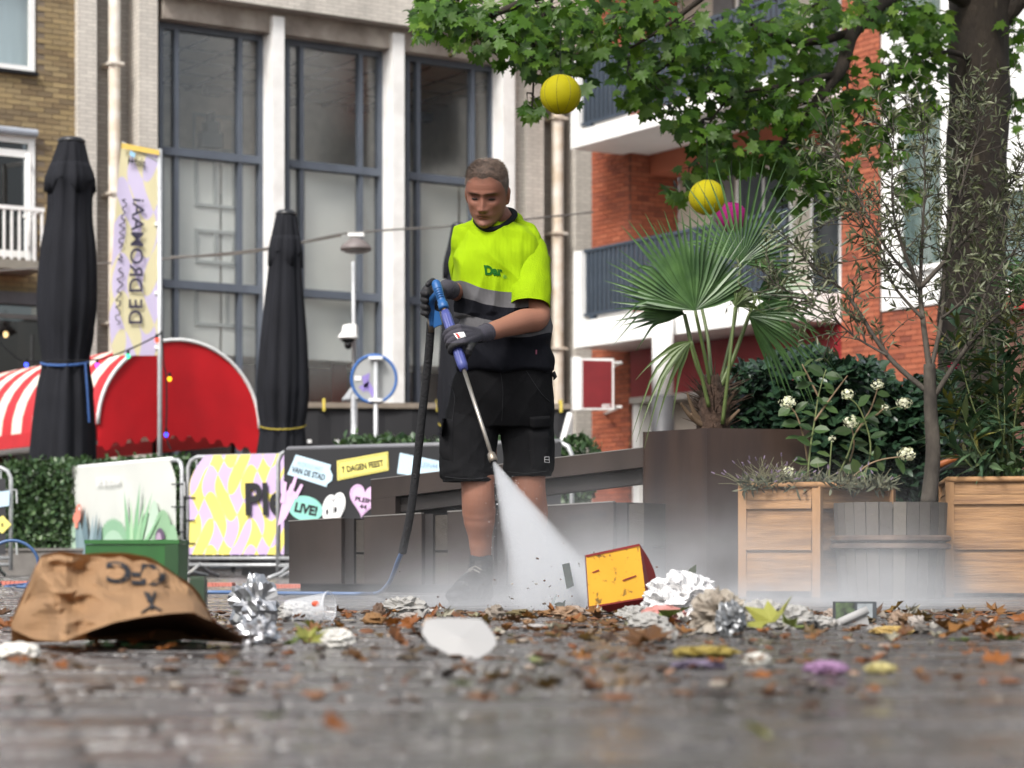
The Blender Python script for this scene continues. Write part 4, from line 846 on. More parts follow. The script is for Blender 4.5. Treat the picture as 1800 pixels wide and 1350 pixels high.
# ------------------------------------------------------------------ steel bench with back, on timber blocks
m_cor = M('brown_steel', (62, 53, 49), .42, .35, var=.16, scale=3, stretch=(1, 1, .35), c2=(48, 41, 38), bump=.12, bscale=14)
m_corside = M('dark_steel', (44, 40, 39), .5, .3, var=.15, scale=4)
m_block = M('weathered_block', (56, 50, 44), .8, var=.25, scale=6, stretch=(.4, 3, 3), bump=.4)
m_edge = M('worn_edge', (150, 146, 142), .4, .6)
BA, BB = gp(508, 12.3), gp(1132, 11.0); BF = Frame(BA[:2], ((BB - BA).x, (BB - BA).y)); BL = (BB - BA).length
bench = thing('steel_bench', 'long brown steel bench of boxed seat modules with a low back rail', 'bench', (BA + BB) / 2)
def topz(u): return BF.Z(508, 917) + (BF.Z(1100, 880) - BF.Z(508, 917)) * u / BL
def slab(name, px0, px1, zt0, zt1, z0, d0, d1_, mat, par=None):
    a_, b_ = BF.U(px0, d1_), BF.U(px1, d1_); mb = MB()
    mb.hexa([BF.pt(a_, z0, d1_), BF.pt(b_, z0, d1_), BF.pt(b_, z0, d0), BF.pt(a_, z0, d0), BF.pt(a_, zt0, d1_), BF.pt(b_, zt1, d1_), BF.pt(b_, zt1, d0), BF.pt(a_, zt0, d0)])
    return mb.build(name, mat, par or bench), a_, b_
for (x0, x1, x2, x3) in ((508, 600, 622, 640), (640, 741, 761, 787), (787, 868, 890, 955), (955, 1078, 1102, 1132)):
    u0, u1 = BF.U(x0), BF.U(x1); z0_, z1_ = topz(u0), topz(u1)
    o, a_, b_ = slab('seat_module', x0, x1, z0_, z1_, .045, -.42, .0, m_cor)
    mb = MB(); mb.hexa([BF.pt(a_, z0_ + .001, .004), BF.pt(b_, z1_ + .001, .004), BF.pt(b_, z1_ + .001, -.02), BF.pt(a_, z0_ + .001, -.02), BF.pt(a_, z0_ + .006, .004), BF.pt(b_, z1_ + .006, .004), BF.pt(b_, z1_ + .006, -.02), BF.pt(a_, z0_ + .006, -.02)]); mb.build('worn_edge', m_edge, o)
    slab('side_panel', x1 + .3, x2, z1_ - .004, topz(BF.U(x2)) - .004, .045, -.42, -.03, m_corside)
    u2, u3 = BF.U(x2), BF.U(x3); zm = .045 + (topz(u2) - .045) * .47
    slab('timber_block', x2 + .3, x3 - .3, zm - .008, zm - .008, .045, -.4, -.05, m_block); slab('timber_block', x2 + .3, x3 - .3, topz(u2) - .012, topz(u3) - .012, zm + .004, -.4, -.05, m_block)
mb = MB(); BF.box(mb, .03, BL, 0, .044, -.4, -.06); mb.build('plinth', m_black, bench)
zbt = lambda px: BF.Z(px, 845 + (787 - 845) * (px - 640) / (1130 - 640), -.42)
def backbar(name, px0, px1, y0, y1, d0, d1_, mat):
    mb = MB(); a_, b_ = BF.U(px0, d1_), BF.U(px1, d1_); t0, t1 = zbt(px0), zbt(px1); k0 = 4000 / BF.pt(a_, 0, d1_).y; k1 = 4000 / BF.pt(b_, 0, d1_).y
    mb.hexa([BF.pt(a_, t0 - y1 / k0, d1_), BF.pt(b_, t1 - y1 / k1, d1_), BF.pt(b_, t1 - y1 / k1, d0), BF.pt(a_, t0 - y1 / k0, d0), BF.pt(a_, t0 - y0 / k0, d1_), BF.pt(b_, t1 - y0 / k1, d1_), BF.pt(b_, t1 - y0 / k1, d0), BF.pt(a_, t0 - y0 / k0, d0)]); return mb.build(name, mat, bench)
backbar('back_rail', 652, 1131, 0, 34, -.55, -.42, m_cor); backbar('lower_rail', 695, 1131, 37, 62, -.55, -.47, m_corside); backbar('back_post', 652, 695, 34.2, 90, -.55, -.421, m_cor); backbar('back_edge', 652, 1131, -1.2, -.1, -.55, -.418, m_edge)
backbar('back_panel', 695.2, 880, 34.2, 80, -.56, -.53, m_black)  # black sheet put in for the shade of the opening under the rail
pts, fs = text_px('plein 1944', 1033, 908, 66, 19, -4, .0); print_on('lettering', pts, fs, BF, .003, m_ink2, bench)

# ------------------------------------------------------------------ tall steel planter with palm
PC = gp(1243, 11.0); pl = gp(1130, 11.35); pr = gp(1425, 11.12); zpl = P(1243, 752.5, 11.0)[2]
sp = thing('steel_planter', 'tall brown steel planter at the end of the bench', 'planter', PC)
m_cor2 = M('rust_brown_steel', (64, 49, 41), .45, .3, var=.2, scale=2.2, stretch=(2, 2, .25), c2=(44, 35, 34), bump=.1, bscale=10)
bk = pl + pr - PC; mb = MB()
def wall(mb, a, b_, z0, z1, t):
    u = (b_ - a).normalized(); n = V(u.y, -u.x, 0); mb.hexa([a + V(0,0,z0), b_ + V(0,0,z0), b_ - n*t + V(0,0,z0), a - n*t + V(0,0,z0), a + V(0,0,z1), b_ + V(0,0,z1), b_ - n*t + V(0,0,z1), a - n*t + V(0,0,z1)])
for a, b_, nme in ((pl, PC, 'side_plate'), (PC, pr, 'side_plate'), (pr, bk, 'side_plate'), (bk, pl, 'side_plate')): mb = MB(); wall(mb, a, b_, .0, zpl, .012); mb.build(nme, m_cor2, sp)
m_soil = M('soil', (46, 38, 32), .95, var=.4, scale=20, bump=.6)
mb = MB(); mb.add([q + V(0, 0, zpl - .05) for q in (pl, PC, pr, bk)], [(0, 1, 2, 3)]); mb.build('soil', m_soil, sp)
m_palm = M('palm_leaf', (72, 102, 54), .4, var=.22, scale=9, stretch=(1, 1, 1), c2=(46, 74, 40), trans=.12); m_palm2 = M('palm_leaf_old', (84, 102, 56), .5, var=.2, scale=8, trans=.15); m_pet = M('palm_stalk', (78, 92, 48), .5, var=.2, scale=10); m_fib = M('palm_fibre', (62, 46, 36), .95, var=.35, scale=30, bump=.8)
palm = thing('fan_palm', 'fan palm with stiff green fans growing in the steel planter', 'palm', PC)
def fan(px, py, Y, mid, spread, length, n, R, par, tilt=0., droop=0., mat=m_palm, back=.25, w=.0135, stalk=None, lenf=None):
    c = P(px, py, Y); sc_ = Y / FPX; mb = MB(); side = []
    for k in range(n):
        f = k / (n - 1) - .5; a = math.radians(mid + f * spread); Ln = length * sc_ * (1 - .28 * abs(2 * f) ** 2.2) * R.uniform(.9, 1.06)
        if lenf: Ln *= lenf(f)
        d = V(math.cos(a), math.sin(tilt) * .6 * math.cos(f * 3) + back * (R.random() - .5) * .5 - .25 * math.cos(2 * f * PI), math.sin(a)).normalized(); sd = d.cross(V(0, -1, .0)).normalized(); nrm = d.cross(sd).normalized()
        path = []; m_ = 9; dr = droop * R.uniform(.6, 1.4); kink = R.random() < droop * .5 + .06
        for j in range(m_ + 1):
            t = j / m_; g = dr * t ** 2.4 * Ln * .8
            if kink and t > .62: g += (t - .62) * Ln * 1.1
            path.append(c + d * Ln * t + V(0, 0, -g))
        vs = []; fs = []
        for j, q in enumerate(path):
            t = j / m_; hw = w * (min(1, t / .34) * .95 + .05) * (1 if t < .34 else max(.05, 1 - ((t - .34) / .66) ** 1.25)) ; fold = hw * .55
            vs += [q - sd * hw - nrm * fold * .3, q + nrm * fold * .5, q + sd * hw - nrm * fold * .3]
        for j in range(m_): b0 = j * 3; fs += [(b0, b0+1, b0+4, b0+3), (b0+1, b0+2, b0+5, b0+4)]
        mb.add(vs, fs)
    o = mb.build('frond', mat, par)
    if stalk:
        mb = MB(); q = [P(x, y, Y_) for x, y, Y_ in stalk] + [c]; mb.tube(bez(q, 5), [.016 - .006 * i / (5 * (len(q) - 1)) for i in range(5 * (len(q) - 1) + 1)], 6, flat=.7); mb.build('stalk', m_pet, o, smooth=True)
    return o
Rp = random.Random(21); TB = (1252, 700, 11.12)
fan(1222, 546, 10.95, 96, 150, 185, 34, Rp, palm, .2, .04, lenf=lambda f: 1 + .12 * f * 2 + .05, stalk=[TB, (1242, 640, 11.05)])
fan(1203, 552, 11.1, 160, 70, 135, 16, Rp, palm, 0, .08, stalk=[TB, (1225, 640, 11.1)])
fan(1302, 462, 11.35, 72, 165, 195, 27, Rp, palm, .1, .05, w=.0085, stalk=[(1262, 690, 11.2), (1290, 570, 11.3)])
fan(1226, 508, 11.5, 128, 56, 140, 10, Rp, palm, 0, .03, w=.009, stalk=[TB, (1245, 600, 11.4)])
fan(1316, 556, 11.2, -8, 110, 150, 20, Rp, palm, 0, .55, m_palm, w=.011, stalk=[(1256, 700, 11.1), (1285, 640, 11.15)])
fan(1330, 520, 11.45, 15, 90, 150, 18, Rp, palm, 0, .3, m_palm, w=.011, stalk=[(1262, 700, 11.2), (1300, 600, 11.3)])
fan(1292, 540, 11.0, 60, 90, 95, 10, Rp, palm, 0, .9, m_palm2, w=.012, stalk=[(1270, 745, 11.05), (1282, 640, 11.0)])
fan(1215, 600, 10.95, 215, 60, 120, 7, Rp, palm, 0, .8, m_palm2, w=.012, stalk=[(1246, 715, 11.05), (1230, 650, 11.0)])
for k, (x, y, x2, y2) in enumerate(((1245, 752, 1196, 708), (1262, 752, 1290, 690), (1250, 752, 1214, 727), (1268, 752, 1300, 720), (1240, 752, 1208, 690))):
    mb = MB(); mb.tube(bez([P(x, y, 11.12), P((x + x2) / 2 - 4, (y + y2) / 2 + 4, 11.08), P(x2, y2, 11.05)], 5), [.022 - .0016 * i for i in range(11)], 7, flat=.6); mb.build('cut_stalk', M('dry_stalk', (92, 74, 56), .8), palm, smooth=True)
mb = MB(); pth = [P(1254, 756, 11.14), P(1254, 720, 11.14), P(1252, 690, 11.13), P(1250, 660, 11.12)]; mb.tube(pth, [.085, .08, .06, .04], 14); mb.build('trunk', m_fib, palm)
ms = []
for k in range(260): z = Rp.random(); p = P(1254, 756 - 80 * z, 11.14); d = rvec(Rp); d.z = abs(d.z) * .8; ms.append(xf(p + V(d.x, d.y, 0) * .06, d + V(0, 0, .3), rvec(Rp), Rp.uniform(.06, .16)))
scatter('fibre', [(-.04, 0, 0), (.04, 0, 0), (0, 1, .1)], [(0, 1, 2)], ms, m_fib, palm, kind='stuff')
palm2 = thing('fan_palm', 'small palm fan reaching in beside the tree trunk', 'palm', gp(1850, 11.6)); Rq = random.Random(4)
fan(1842, 520, 11.6, 148, 60, 130, 14, Rq, palm2, 0, .12, stalk=[(1850, 860, 11.6), (1848, 700, 11.6)])

# ------------------------------------------------------------------ dark laurel hedge behind the planters
LEAF = ([(0, 0, 0), (.2, .22, .05), (.27, .5, .06), (.19, .78, .02), (0, 1, -.08), (-.19, .78, .02), (-.27, .5, .06), (-.2, .22, .05), (0, .5, -.02)], [(0,1,8),(1,2,8),(2,3,8),(3,4,8),(4,5,8),(5,6,8),(6,7,8),(7,0,8)])
m_laur = Mrnd('laurel_leaves', [(30, 48, 36), (44, 68, 48), (36, 58, 46), (60, 86, 60), (40, 62, 44)], .26, .06, spec=.6)
lau = thing('laurel_hedge', 'dark glossy laurel hedge behind the wooden planters', 'hedge', gp(1450, 12.8)); R = random.Random(31); ms = []; rv = []
for k in range(7200):
    px = R.uniform(1248, 1668); top = 640 + 14 * math.sin(px * .021) + 16 * noise.noise(V(px * .02, 0, 1)) + (22 if px < 1290 else 0) + (30 if px > 1560 else 0)
    py = top + (900 - top) * R.random() ** 1.35; Y = 12.35 + R.random() ** 1.5 * .9 + .14 * noise.noise(V(px * .02, py * .02, 3))
    ms.append(xf(P(px, py, Y), V(R.uniform(-1, 1), -.6, R.uniform(-.5, .9)), V(R.uniform(-.7, .7), -.7, .7), R.uniform(.055, .1))); rv.append(R.random())
scatter('foliage', *LEAF, ms, m_laur, lau, rv, kind='stuff')
mb = MB(); mb.box(tuple(gp(1262, 12.9) + V(0, 0, 0)), tuple(gp(1662, 13.25) + V(0, 0, 1.12))); mb.build('dark_core', M('hedge_core', (20, 26, 18), .95), lau)  # dark box behind the leaves plays the shaded hedge interior

# ------------------------------------------------------------------ wooden planters
m_wood = M('planter_pine', (154, 117, 78), .7, var=.12, scale=3.2, stretch=(1.2, 1.2, 14), c2=(112, 80, 50), bump=.25, bscale=10); m_wood2 = M('planter_post_pine', (156, 118, 80), .7, var=.1, scale=4, stretch=(12, 12, .8), bump=.2, bscale=8)
def crate(name, label, C, A, B, H, rows):                                # corner C, left end A, right end B
    t = thing(name, label, 'planter', C); D = A + B - C; n = len(rows)
    for a, b_ in ((A, C), (C, B), (B, D), (D, A)):
        u = (b_ - a).normalized(); nn = V(u.y, -u.x, 0); Ln = (b_ - a).length
        for (z0, z1) in rows:                                              # lapped boards, lower edge proud
            mb = MB(); a0 = a + u * .03; b0 = b_ - u * .03
            mb.hexa([a0 + nn*.004 + V(0,0,z0), b0 + nn*.004 + V(0,0,z0), b0 - nn*.02 + V(0,0,z0), a0 - nn*.02 + V(0,0,z0), a0 - nn*.012 + V(0,0,z1), b0 - nn*.012 + V(0,0,z1), b0 - nn*.026 + V(0,0,z1), a0 - nn*.026 + V(0,0,z1)]); mb.build('board', m_wood, t)
    for q in (A, B, C, D):
        w = (( (A + B) / 2) - q); w.z = 0; q2 = q + w.normalized() * .022; u = (C - A).normalized(); mb = MB(); mb.obox(q2 + V(0, 0, H / 2), u, (u.y, -u.x, 0), (0, 0, 1), .02, .02, H / 2); mb.build('corner_post', m_wood2, t)
    for a, b_ in ((A, C), (C, B), (B, D), (D, A)):
        u = (b_ - a).normalized(); nn = V(u.y, -u.x, 0); mb = MB(); mb.tube([a + nn*-.005 + V(0,0,H+.008), b_ - nn*.005 + V(0,0,H+.008)], .014, 8); mb.build('rim', m_wood2, t, smooth=True)
    mb = MB(); mb.add([q + V(0, 0, H - .06) for q in (A, C, B, D)], [(0, 1, 2, 3)]); mb.build('soil', m_soil, t); return t
C1 = gp(1437, 10.55); A1 = gp(1300, 10.72); B1_ = gp(1572, 11.1); H1 = P(1437, 855, 10.55)[2]
zr = lambda y, Y: P(0, y, Y)[2]
rows1 = [(zr(894, 10.6), H1 - .006), (zr(967, 10.6), zr(894, 10.6) + .012), (.03, zr(967, 10.6) + .012)]
crate('wooden_planter', 'pine board planter holding the hydrangea, with lapped boards', C1, A1, B1_, H1, rows1)
C2 = gp(1664, 10.75); A2 = gp(1652, 11.5); B2_ = gp(1905, 10.62); H2 = P(1664, 846, 10.75)[2]
rows2 = [(zr(886, 10.7), H2 - .006), (zr(966, 10.7), zr(886, 10.7) + .012), (.02, zr(966, 10.7) + .012)]
crate('wooden_planter', 'pine board planter holding the oleander in front of the tree trunk', C2, A2, B2_, H2, rows2)
# half barrel
bc = gp(1565, 10.56); bar_ = thing('half_barrel', 'weathered grey half barrel holding the olive tree', 'planter', bc); m_stave = Mrnd('grey_staves', [(70, 66, 62), (92, 86, 80), (80, 75, 70), (102, 96, 88)], .8, bump=.5, bscale=30); m_hoop = M('rusted_hoop', (104, 88, 78), .6, .4, var=.3, scale=8, c2=(64, 52, 46))
HB = P(0, 882, 10.3)[2]; r0, r1 = .245, .262; n = 26
for k in range(n):
    a0, a1 = 2*PI*k/n + .008, 2*PI*(k+1)/n - .008; mb = MB(); q = []
    for z, r_ in ((0, r0 * .96), (HB * .5, r0 * 1.03), (HB, r1)):
        for a in (a0, a1):
            for rr in (r_, r_ - .025): q.append(bc + V(math.cos(a) * rr, math.sin(a) * rr, z))
    fs = []
    for j in (0, 4): fs += [(j, j+2, j+6, j+4), (j+1, j+5, j+7, j+3), (j, j+4, j+5, j+1), (j+2, j+3, j+7, j+6)]
    fs += [(8, 10, 11, 9), (0, 1, 3, 2)]; mb.add(q, fs, 0, (k * .37) % 1 * .98 + .01); mb.build('stave', m_stave, bar_)
for y in (946, 960): z = P(0, y, 10.3)[2]; mb = MB(); rr = r0 * 1.03 + .014; mb.tube([bc + V(math.cos(2*PI*k/40) * rr, math.sin(2*PI*k/40) * rr, z) for k in range(40)], .014, 6, closed=True); mb.build('hoop', m_hoop, bar_)
mb = MB(); mb.add([bc + V(math.cos(2*PI*k/24) * .24, math.sin(2*PI*k/24) * .24, HB - .03) for k in range(24)], [tuple(range(24))]); mb.build('soil', m_soil, bar_)

# ------------------------------------------------------------------ olive tree in the barrel
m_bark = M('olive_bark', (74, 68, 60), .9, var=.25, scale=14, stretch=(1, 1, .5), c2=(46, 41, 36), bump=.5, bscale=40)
m_oliv = Mrnd('olive_leaves', [(74, 82, 56), (96, 100, 72), (60, 70, 48), (118, 122, 92), (84, 92, 60)], .5, .12)
ol = thing('olive_tree', 'slender olive tree with sparse grey-green leaves in the half barrel', 'tree', bc + V(0, 0, 0)); R = random.Random(77); Yo = 10.62
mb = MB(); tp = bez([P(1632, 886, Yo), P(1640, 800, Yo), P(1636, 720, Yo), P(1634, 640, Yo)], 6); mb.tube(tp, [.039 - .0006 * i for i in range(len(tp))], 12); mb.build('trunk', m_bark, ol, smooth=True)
limbs = [([(1634, 650), (1622, 560), (1618, 505), (1622, 400), (1626, 300), (1620, 205)], .02, .3), ([(1618, 510), (1585, 430), (1568, 350), (1572, 230)], .014, -.2), ([(1618, 505), (1665, 455), (1720, 395), (1765, 335), (1805, 300)], .016, .1), ([(1632, 690), (1560, 625), (1490, 520), (1440, 480), (1405, 440)], .018, .25),
         ([(1560, 625), (1500, 590), (1440, 540), (1360, 500)], .008, .3), ([(1640, 700), (1700, 610), (1760, 550), (1815, 515)], .018, -.2), ([(1636, 650), (1655, 560), (1662, 450), (1672, 330), (1690, 220)], .016, .35), ([(1618, 505), (1560, 440), (1500, 330), (1460, 250)], .012, .2), ([(1665, 455), (1690, 330), (1720, 230), (1705, 180)], .011, -.1), ([(1622, 560), (1570, 500), (1540, 420), (1470, 370)], .011, .15), ([(1700, 610), (1740, 500), (1790, 430), (1810, 380)], .011, .3), ([(1655, 560), (1700, 520), (1740, 450), (1790, 390)], .01, -.3)]
lm = []; lr = []; tw = MB()
def leafpair(p, d):
    for s in (-1, 1):
        a = d.cross(rvec(R)).normalized(); lm.append(xf(p, (d * R.uniform(.3, 1.1) + a * s).normalized(), rvec(R), R.uniform(.034, .06))); lr.append(R.random())
for pts, r0_, dy in limbs:
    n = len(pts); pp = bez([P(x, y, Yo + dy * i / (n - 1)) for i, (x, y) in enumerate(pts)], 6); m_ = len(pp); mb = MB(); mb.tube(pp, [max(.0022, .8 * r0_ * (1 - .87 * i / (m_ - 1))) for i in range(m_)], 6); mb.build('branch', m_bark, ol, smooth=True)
    for i in range(int(m_ * .25), m_):
        if R.random() < .95:
            for _ in range(3 if i > m_ * .5 else 2):
                d = (pp[min(i+1, m_-1)] - pp[max(i-1, 0)]).normalized(); q = pp[i].copy(); dd = (d * .7 + rvec(R, .9) + V(0, 0, .15)).normalized(); path = [q.copy()]; Ln = R.uniform(.08, .3)
                for j in range(6):
                    dd = (dd + rvec(R, .22)).normalized(); q = q + dd * Ln / 6; path.append(q.copy())
                    if j > 0 and R.random() < .85: leafpair(q, dd)
                leafpair(q, dd); tw.tube(path, [.003, .0028, .0025, .0022, .002, .0015, .001], 4)
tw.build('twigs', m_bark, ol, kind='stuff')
NARROW = ([(0, 0, 0), (.09, .3, .02), (.1, .6, .01), (0, 1, -.06), (-.1, .6, .01), (-.09, .3, .02)], [(0, 1, 2, 3), (0, 3, 4, 5)])
scatter('foliage', *NARROW, lm, m_oliv, ol, lr, kind='stuff')

# ------------------------------------------------------------------ hydrangea and lavender
m_hyl = Mrnd('hydrangea_leaves', [(50, 74, 36), (68, 94, 46), (42, 66, 34), (80, 100, 52)], .5, .2); m_stem = M('woody_stem', (128, 108, 84), .8, var=.2, scale=20); m_gstem = M('green_stem', (98, 108, 64), .6)
m_flw = Mrnd('hydrangea_petals', [(222, 222, 190), (238, 238, 216), (206, 210, 168)], .6, .2)
hy = thing('hydrangea', 'leggy white hydrangea growing in the pine planter', 'plant', gp(1437, 10.8)); R = random.Random(12); Yh = 10.9
hleaf = bpy.data.meshes.new('leaf'); hv = [(0, 0, 0), (.2, .15, .03), (.36, .42, .05), (.26, .75, .02), (0, 1, -.08), (-.26, .75, .02), (-.36, .42, .05), (-.2, .15, .03), (0, .45, -.03)]
hleaf.from_pydata(hv, [], LEAF[1]); hleaf.materials.append(m_hyl); hleaf.update()
FL = [(1385, 707, 15), (1490, 693, 13), (1496, 741, 15), (1590, 708, 14), (1594, 798, 17), (1543, 676, 12), (1384, 830, 15), (1462, 771, 8), (1556, 716, 8)]
stems = [[(1418, 865), (1424, 790), (1432, 740), (1440, 690), (1452, 650)], [(1425, 865), (1415, 780), (1400, 730), (1385, 712)], [(1460, 865), (1490, 800), (1505, 760), (1540, 730), (1588, 712)], [(1470, 865), (1500, 790), (1496, 748)], [(1470, 865), (1530, 815), (1590, 802)], [(1455, 865), (1462, 775)], [(1480, 865), (1520, 830), (1530, 780), (1512, 720), (1490, 698)], [(1505, 760), (1530, 720), (1543, 682)], [(1432, 740), (1460, 700), (1490, 660)], [(1400, 862), (1390, 840)], [(1440, 700), (1420, 660), (1410, 640)], [(1540, 730), (1556, 716)]]
for st_ in stems:
    dy = R.uniform(-.15, .2); pp = bez([P(x, y, Yh + dy) for x, y in st_], 6); mb = MB(); mb.tube(pp, [.006 - .003 * i / (len(pp) - 1) for i in range(len(pp))], 5); mb.build('stem', m_stem if R.random() < .6 else m_gstem, hy, smooth=True)
    for i in range(4, len(pp), 3):
        d = (pp[i] - pp[i-1]).normalized()
        for s in (-1, 1):
            if R.random() < .72: a = d.cross(V(R.uniform(-.5, .5), -1, R.uniform(-.3, .3))).normalized() * s; link('leaf', hleaf, hy, mat4=xf(pp[i], a + d * .4 + V(0, -.3, -.2), V(0, -.6, .8) + rvec(R, .4), R.uniform(.05, .095)))
PET = ([(-.5, -.5, 0), (.5, -.5, .1), (.5, .5, 0), (-.5, .5, .1)], [(0, 1, 2, 3)])
for x, y, r_ in FL:
    c = P(x, y, Yh - .1); rr = r_ * Yh / FPX; ms = []
    for k in range(int(14 + r_ * 5)): d = rvec(R); p = c + V(d.x * rr * R.uniform(.6, 1.1), d.y * rr, d.z * rr * .7 * R.uniform(.7, 1.1)); ms.append(xf(p, d.cross(rvec(R)) , d + rvec(R, .5), rr * R.uniform(.16, .3)))
    scatter('flower_head', *PET, ms, m_flw, hy)
lv = thing('lavender', 'wispy grey lavender spilling over the hydrangea planter rim', 'plant', gp(1340, 10.75)); m_lav = Mrnd('lavender_stems', [(74, 78, 60), (96, 98, 78), (58, 64, 48)], .8); m_ltip = M('lavender_heads', (112, 98, 116), .9, var=.3, scale=30)
ms = []; tips = MB(); lst = MB()
for k in range(230):
    px = R.uniform(1302, 1560) if k % 3 else R.uniform(1300, 1390); b0 = P(px, 858, 10.72 + R.uniform(-.1, .15)); d = V(R.uniform(-.9, .9), R.uniform(-.6, .4), R.uniform(.15, 1)); Ln = R.uniform(.04, .14) if px > 1400 else R.uniform(.06, .19)
    d.normalize(); p1 = b0 + d * Ln * .6; p2 = b0 + d * Ln + V(0, 0, -.015); lst.tube([b0, p1, p2], [.0018, .0016, .0012], 4)
    if R.random() < .35: tips.tube([p2, p2 + d * .018], [.004, .0025], 5)
for k in range(900):
    px = R.uniform(1302, 1570); ms.append(xf(P(px, 856 + R.uniform(-9, 4), 10.72 + R.uniform(-.14, .2)), rvec(R) + V(0, 0, .5), rvec(R), R.uniform(.03, .07)))
lst.build('stems', M('lavender_stem', (110, 108, 84), .8), lv, kind='stuff'); tips.build('flower_spikes', m_ltip, lv, kind='stuff'); scatter('foliage', *NARROW, ms, m_lav, lv, kind='stuff')

# ------------------------------------------------------------------ oleander
m_ole = Mrnd('oleander_leaves', [(54, 82, 56), (74, 102, 70), (62, 90, 64), (96, 118, 84), (140, 132, 60)], .42, .12)
oln = thing('oleander', 'bushy oleander with long narrow leaves in the pine planter', 'plant', gp(1770, 11.1)); R = random.Random(55)
ole = bpy.data.meshes.new('leaf'); ole.from_pydata([(0, 0, 0), (.07, .25, .02), (.085, .55, .02), (0, 1, -.09), (-.085, .55, .02), (-.07, .25, .02), (0, .5, -.015)], [], [(0, 1, 6), (1, 2, 6), (2, 3, 6), (3, 4, 6), (4, 5, 6), (5, 0, 6)]); ole.materials.append(m_ole); ole.update()
cnt = 0; extra = []
for k, (x, y) in enumerate(((1680, 600), (1712, 590), (1745, 640), (1775, 560), (1800, 610), (1665, 660), (1720, 690), (1760, 700), (1795, 680), (1690, 720), (1730, 750), (1775, 740), (1808, 720), (1700, 640), (1750, 600), (1660, 690), (1785, 790), (1740, 790), (1660, 760), (1700, 800), (1680, 560), (1730, 540), (1790, 520), (1650, 620), (1765, 640))):
    Y = 11.0 + R.uniform(-.25, .3); pp = bez([P(1765 + R.uniform(-25, 35), 850, 11.0), P((x + 1765) / 2, (y + 850) / 2 + 20, Y), P(x, y, Y)], 6); mb = MB(); mb.tube(pp, [.006 - .0003 * i for i in range(len(pp))], 5); mb.build('stem', m_gstem, oln, smooth=True)
    for i in range(5, len(pp)):
        d = (pp[i] - pp[i-1]).normalized(); 
        for q in range(3 if i < 9 else 5):
            a = R.uniform(0, 6.28); o = d.orthogonal().normalized(); o = Matrix.Rotation(a, 3, d) @ o
            m4 = xf(pp[i], o + d * R.uniform(.2, 1.0) + V(0, 0, -.1), d, R.uniform(.11, .2))
            if cnt < 300: link('leaf', ole, oln, mat4=m4); cnt += 1
            else: extra.append(m4)
scatter('foliage', [tuple(v.co) for v in ole.vertices], [tuple(p.vertices) for p in ole.polygons], extra, m_ole, oln, kind='stuff')
mb = MB(); R2 = random.Random(2); c = P(1638, 688, 10.8)
for k in range(14): d = rvec(R2); mb.ell(c + d * .022, .012, .008, .011, 6, 5)
mb.build('blossom', M('magenta_petals', (214, 40, 96), .5), oln, smooth=True)
for k in range(6):
    mb = MB(); c = P(1668 + k * 3, 643 + 4 * math.sin(k * 2), 10.9); mb.ell(c, .009, .009, .007, 6, 5); mb.build('petal', M('magenta_petal', (190, 40, 84), .5), oln, smooth=True)
# low greenery at the oleander's foot
ms = [xf(P(R.uniform(1722, 1800), 846 + R.uniform(-40, 4) * R.random(), 10.85 + R.uniform(-.1, .2)), rvec(R) + V(0, 0, .4), rvec(R) + V(0, -.5, .5), R.uniform(.03, .06)) for k in range(420)]
scatter('undergrowth', *LEAF, ms, m_hyl, oln, kind='stuff')

# ------------------------------------------------------------------ woven terrace chair between barrel and oleander
m_rat = M('black_wicker', (38, 36, 36), .6, var=.3, scale=90); ch = thing('terrace_chair', 'black woven terrace chair with wooden armrest behind the barrel', 'chair', gp(1705, 12.3)); Yw = 12.25
mb = MB(); 
WF = Frame(P(1700, 0, 12.6)[:2], (1, .08))
for k in range(30):
    u = WF.U(1648) + k * .013; mb.tube([WF.pt(u, .32, 0), WF.pt(u, 1.0, -.06)], .004, 4)
for k in range(52): z = .32 + k * .013; mb.tube([WF.pt(WF.U(1648) + j * .0325, z, -.06 * (z - .32) / .68 + .004 * (1 if (j + k) % 2 else -1)) for j in range(13)], .0042, 4)
mb.build('woven_back', m_rat, ch, kind='stuff')
mb = MB(); WF.box(mb, WF.U(1648), WF.U(1648) + .4, .3, 1.0, -.09, -.075); mb.build('back_panel', m_black, ch)
mb = MB(); mb.box(tuple(P(1660, 0, 12.05) * 1 + V(0, 0, .42 - P(1660, 0, 12.05)[2])), tuple(V(P(1785, 0, 12.5)[0], 12.5, .47))); mb.build('seat', m_rat, ch)
mb = MB(); mb.tube(bez([P(1650, 818, 12.0), P(1680, 806, 12.0), P(1708, 804, 12.0)], 5), .018, 8, flat=.8); mb.build('armrest', M('orange_wood', (176, 100, 52), .5), ch, smooth=True)
mb = MB(); mb.tube(bez([P(1650, 830, 12.0), P(1680, 814, 12.0), P(1714, 810, 12.0), P(1716, 860, 12.0), gp(1716, 12.0)], 5), .014, 8); mb.build('arm_frame', m_black, ch, smooth=True)
mb = MB(); mb.tube([P(1676, 776, 11.9), P(1770, 774, 11.9)], .022, 8); mb.build('top_bar', M('grey_tube', (86, 88, 92), .4, .6), ch, smooth=True)
for px, Y in ((1652, 12.1), (1780, 12.1), (1655, 12.55), (1775, 12.55)): mb = MB(); q = gp(px, Y); mb.tube([q, q + V(0, 0, .45)], .014, 8); mb.build('leg', m_black, ch)

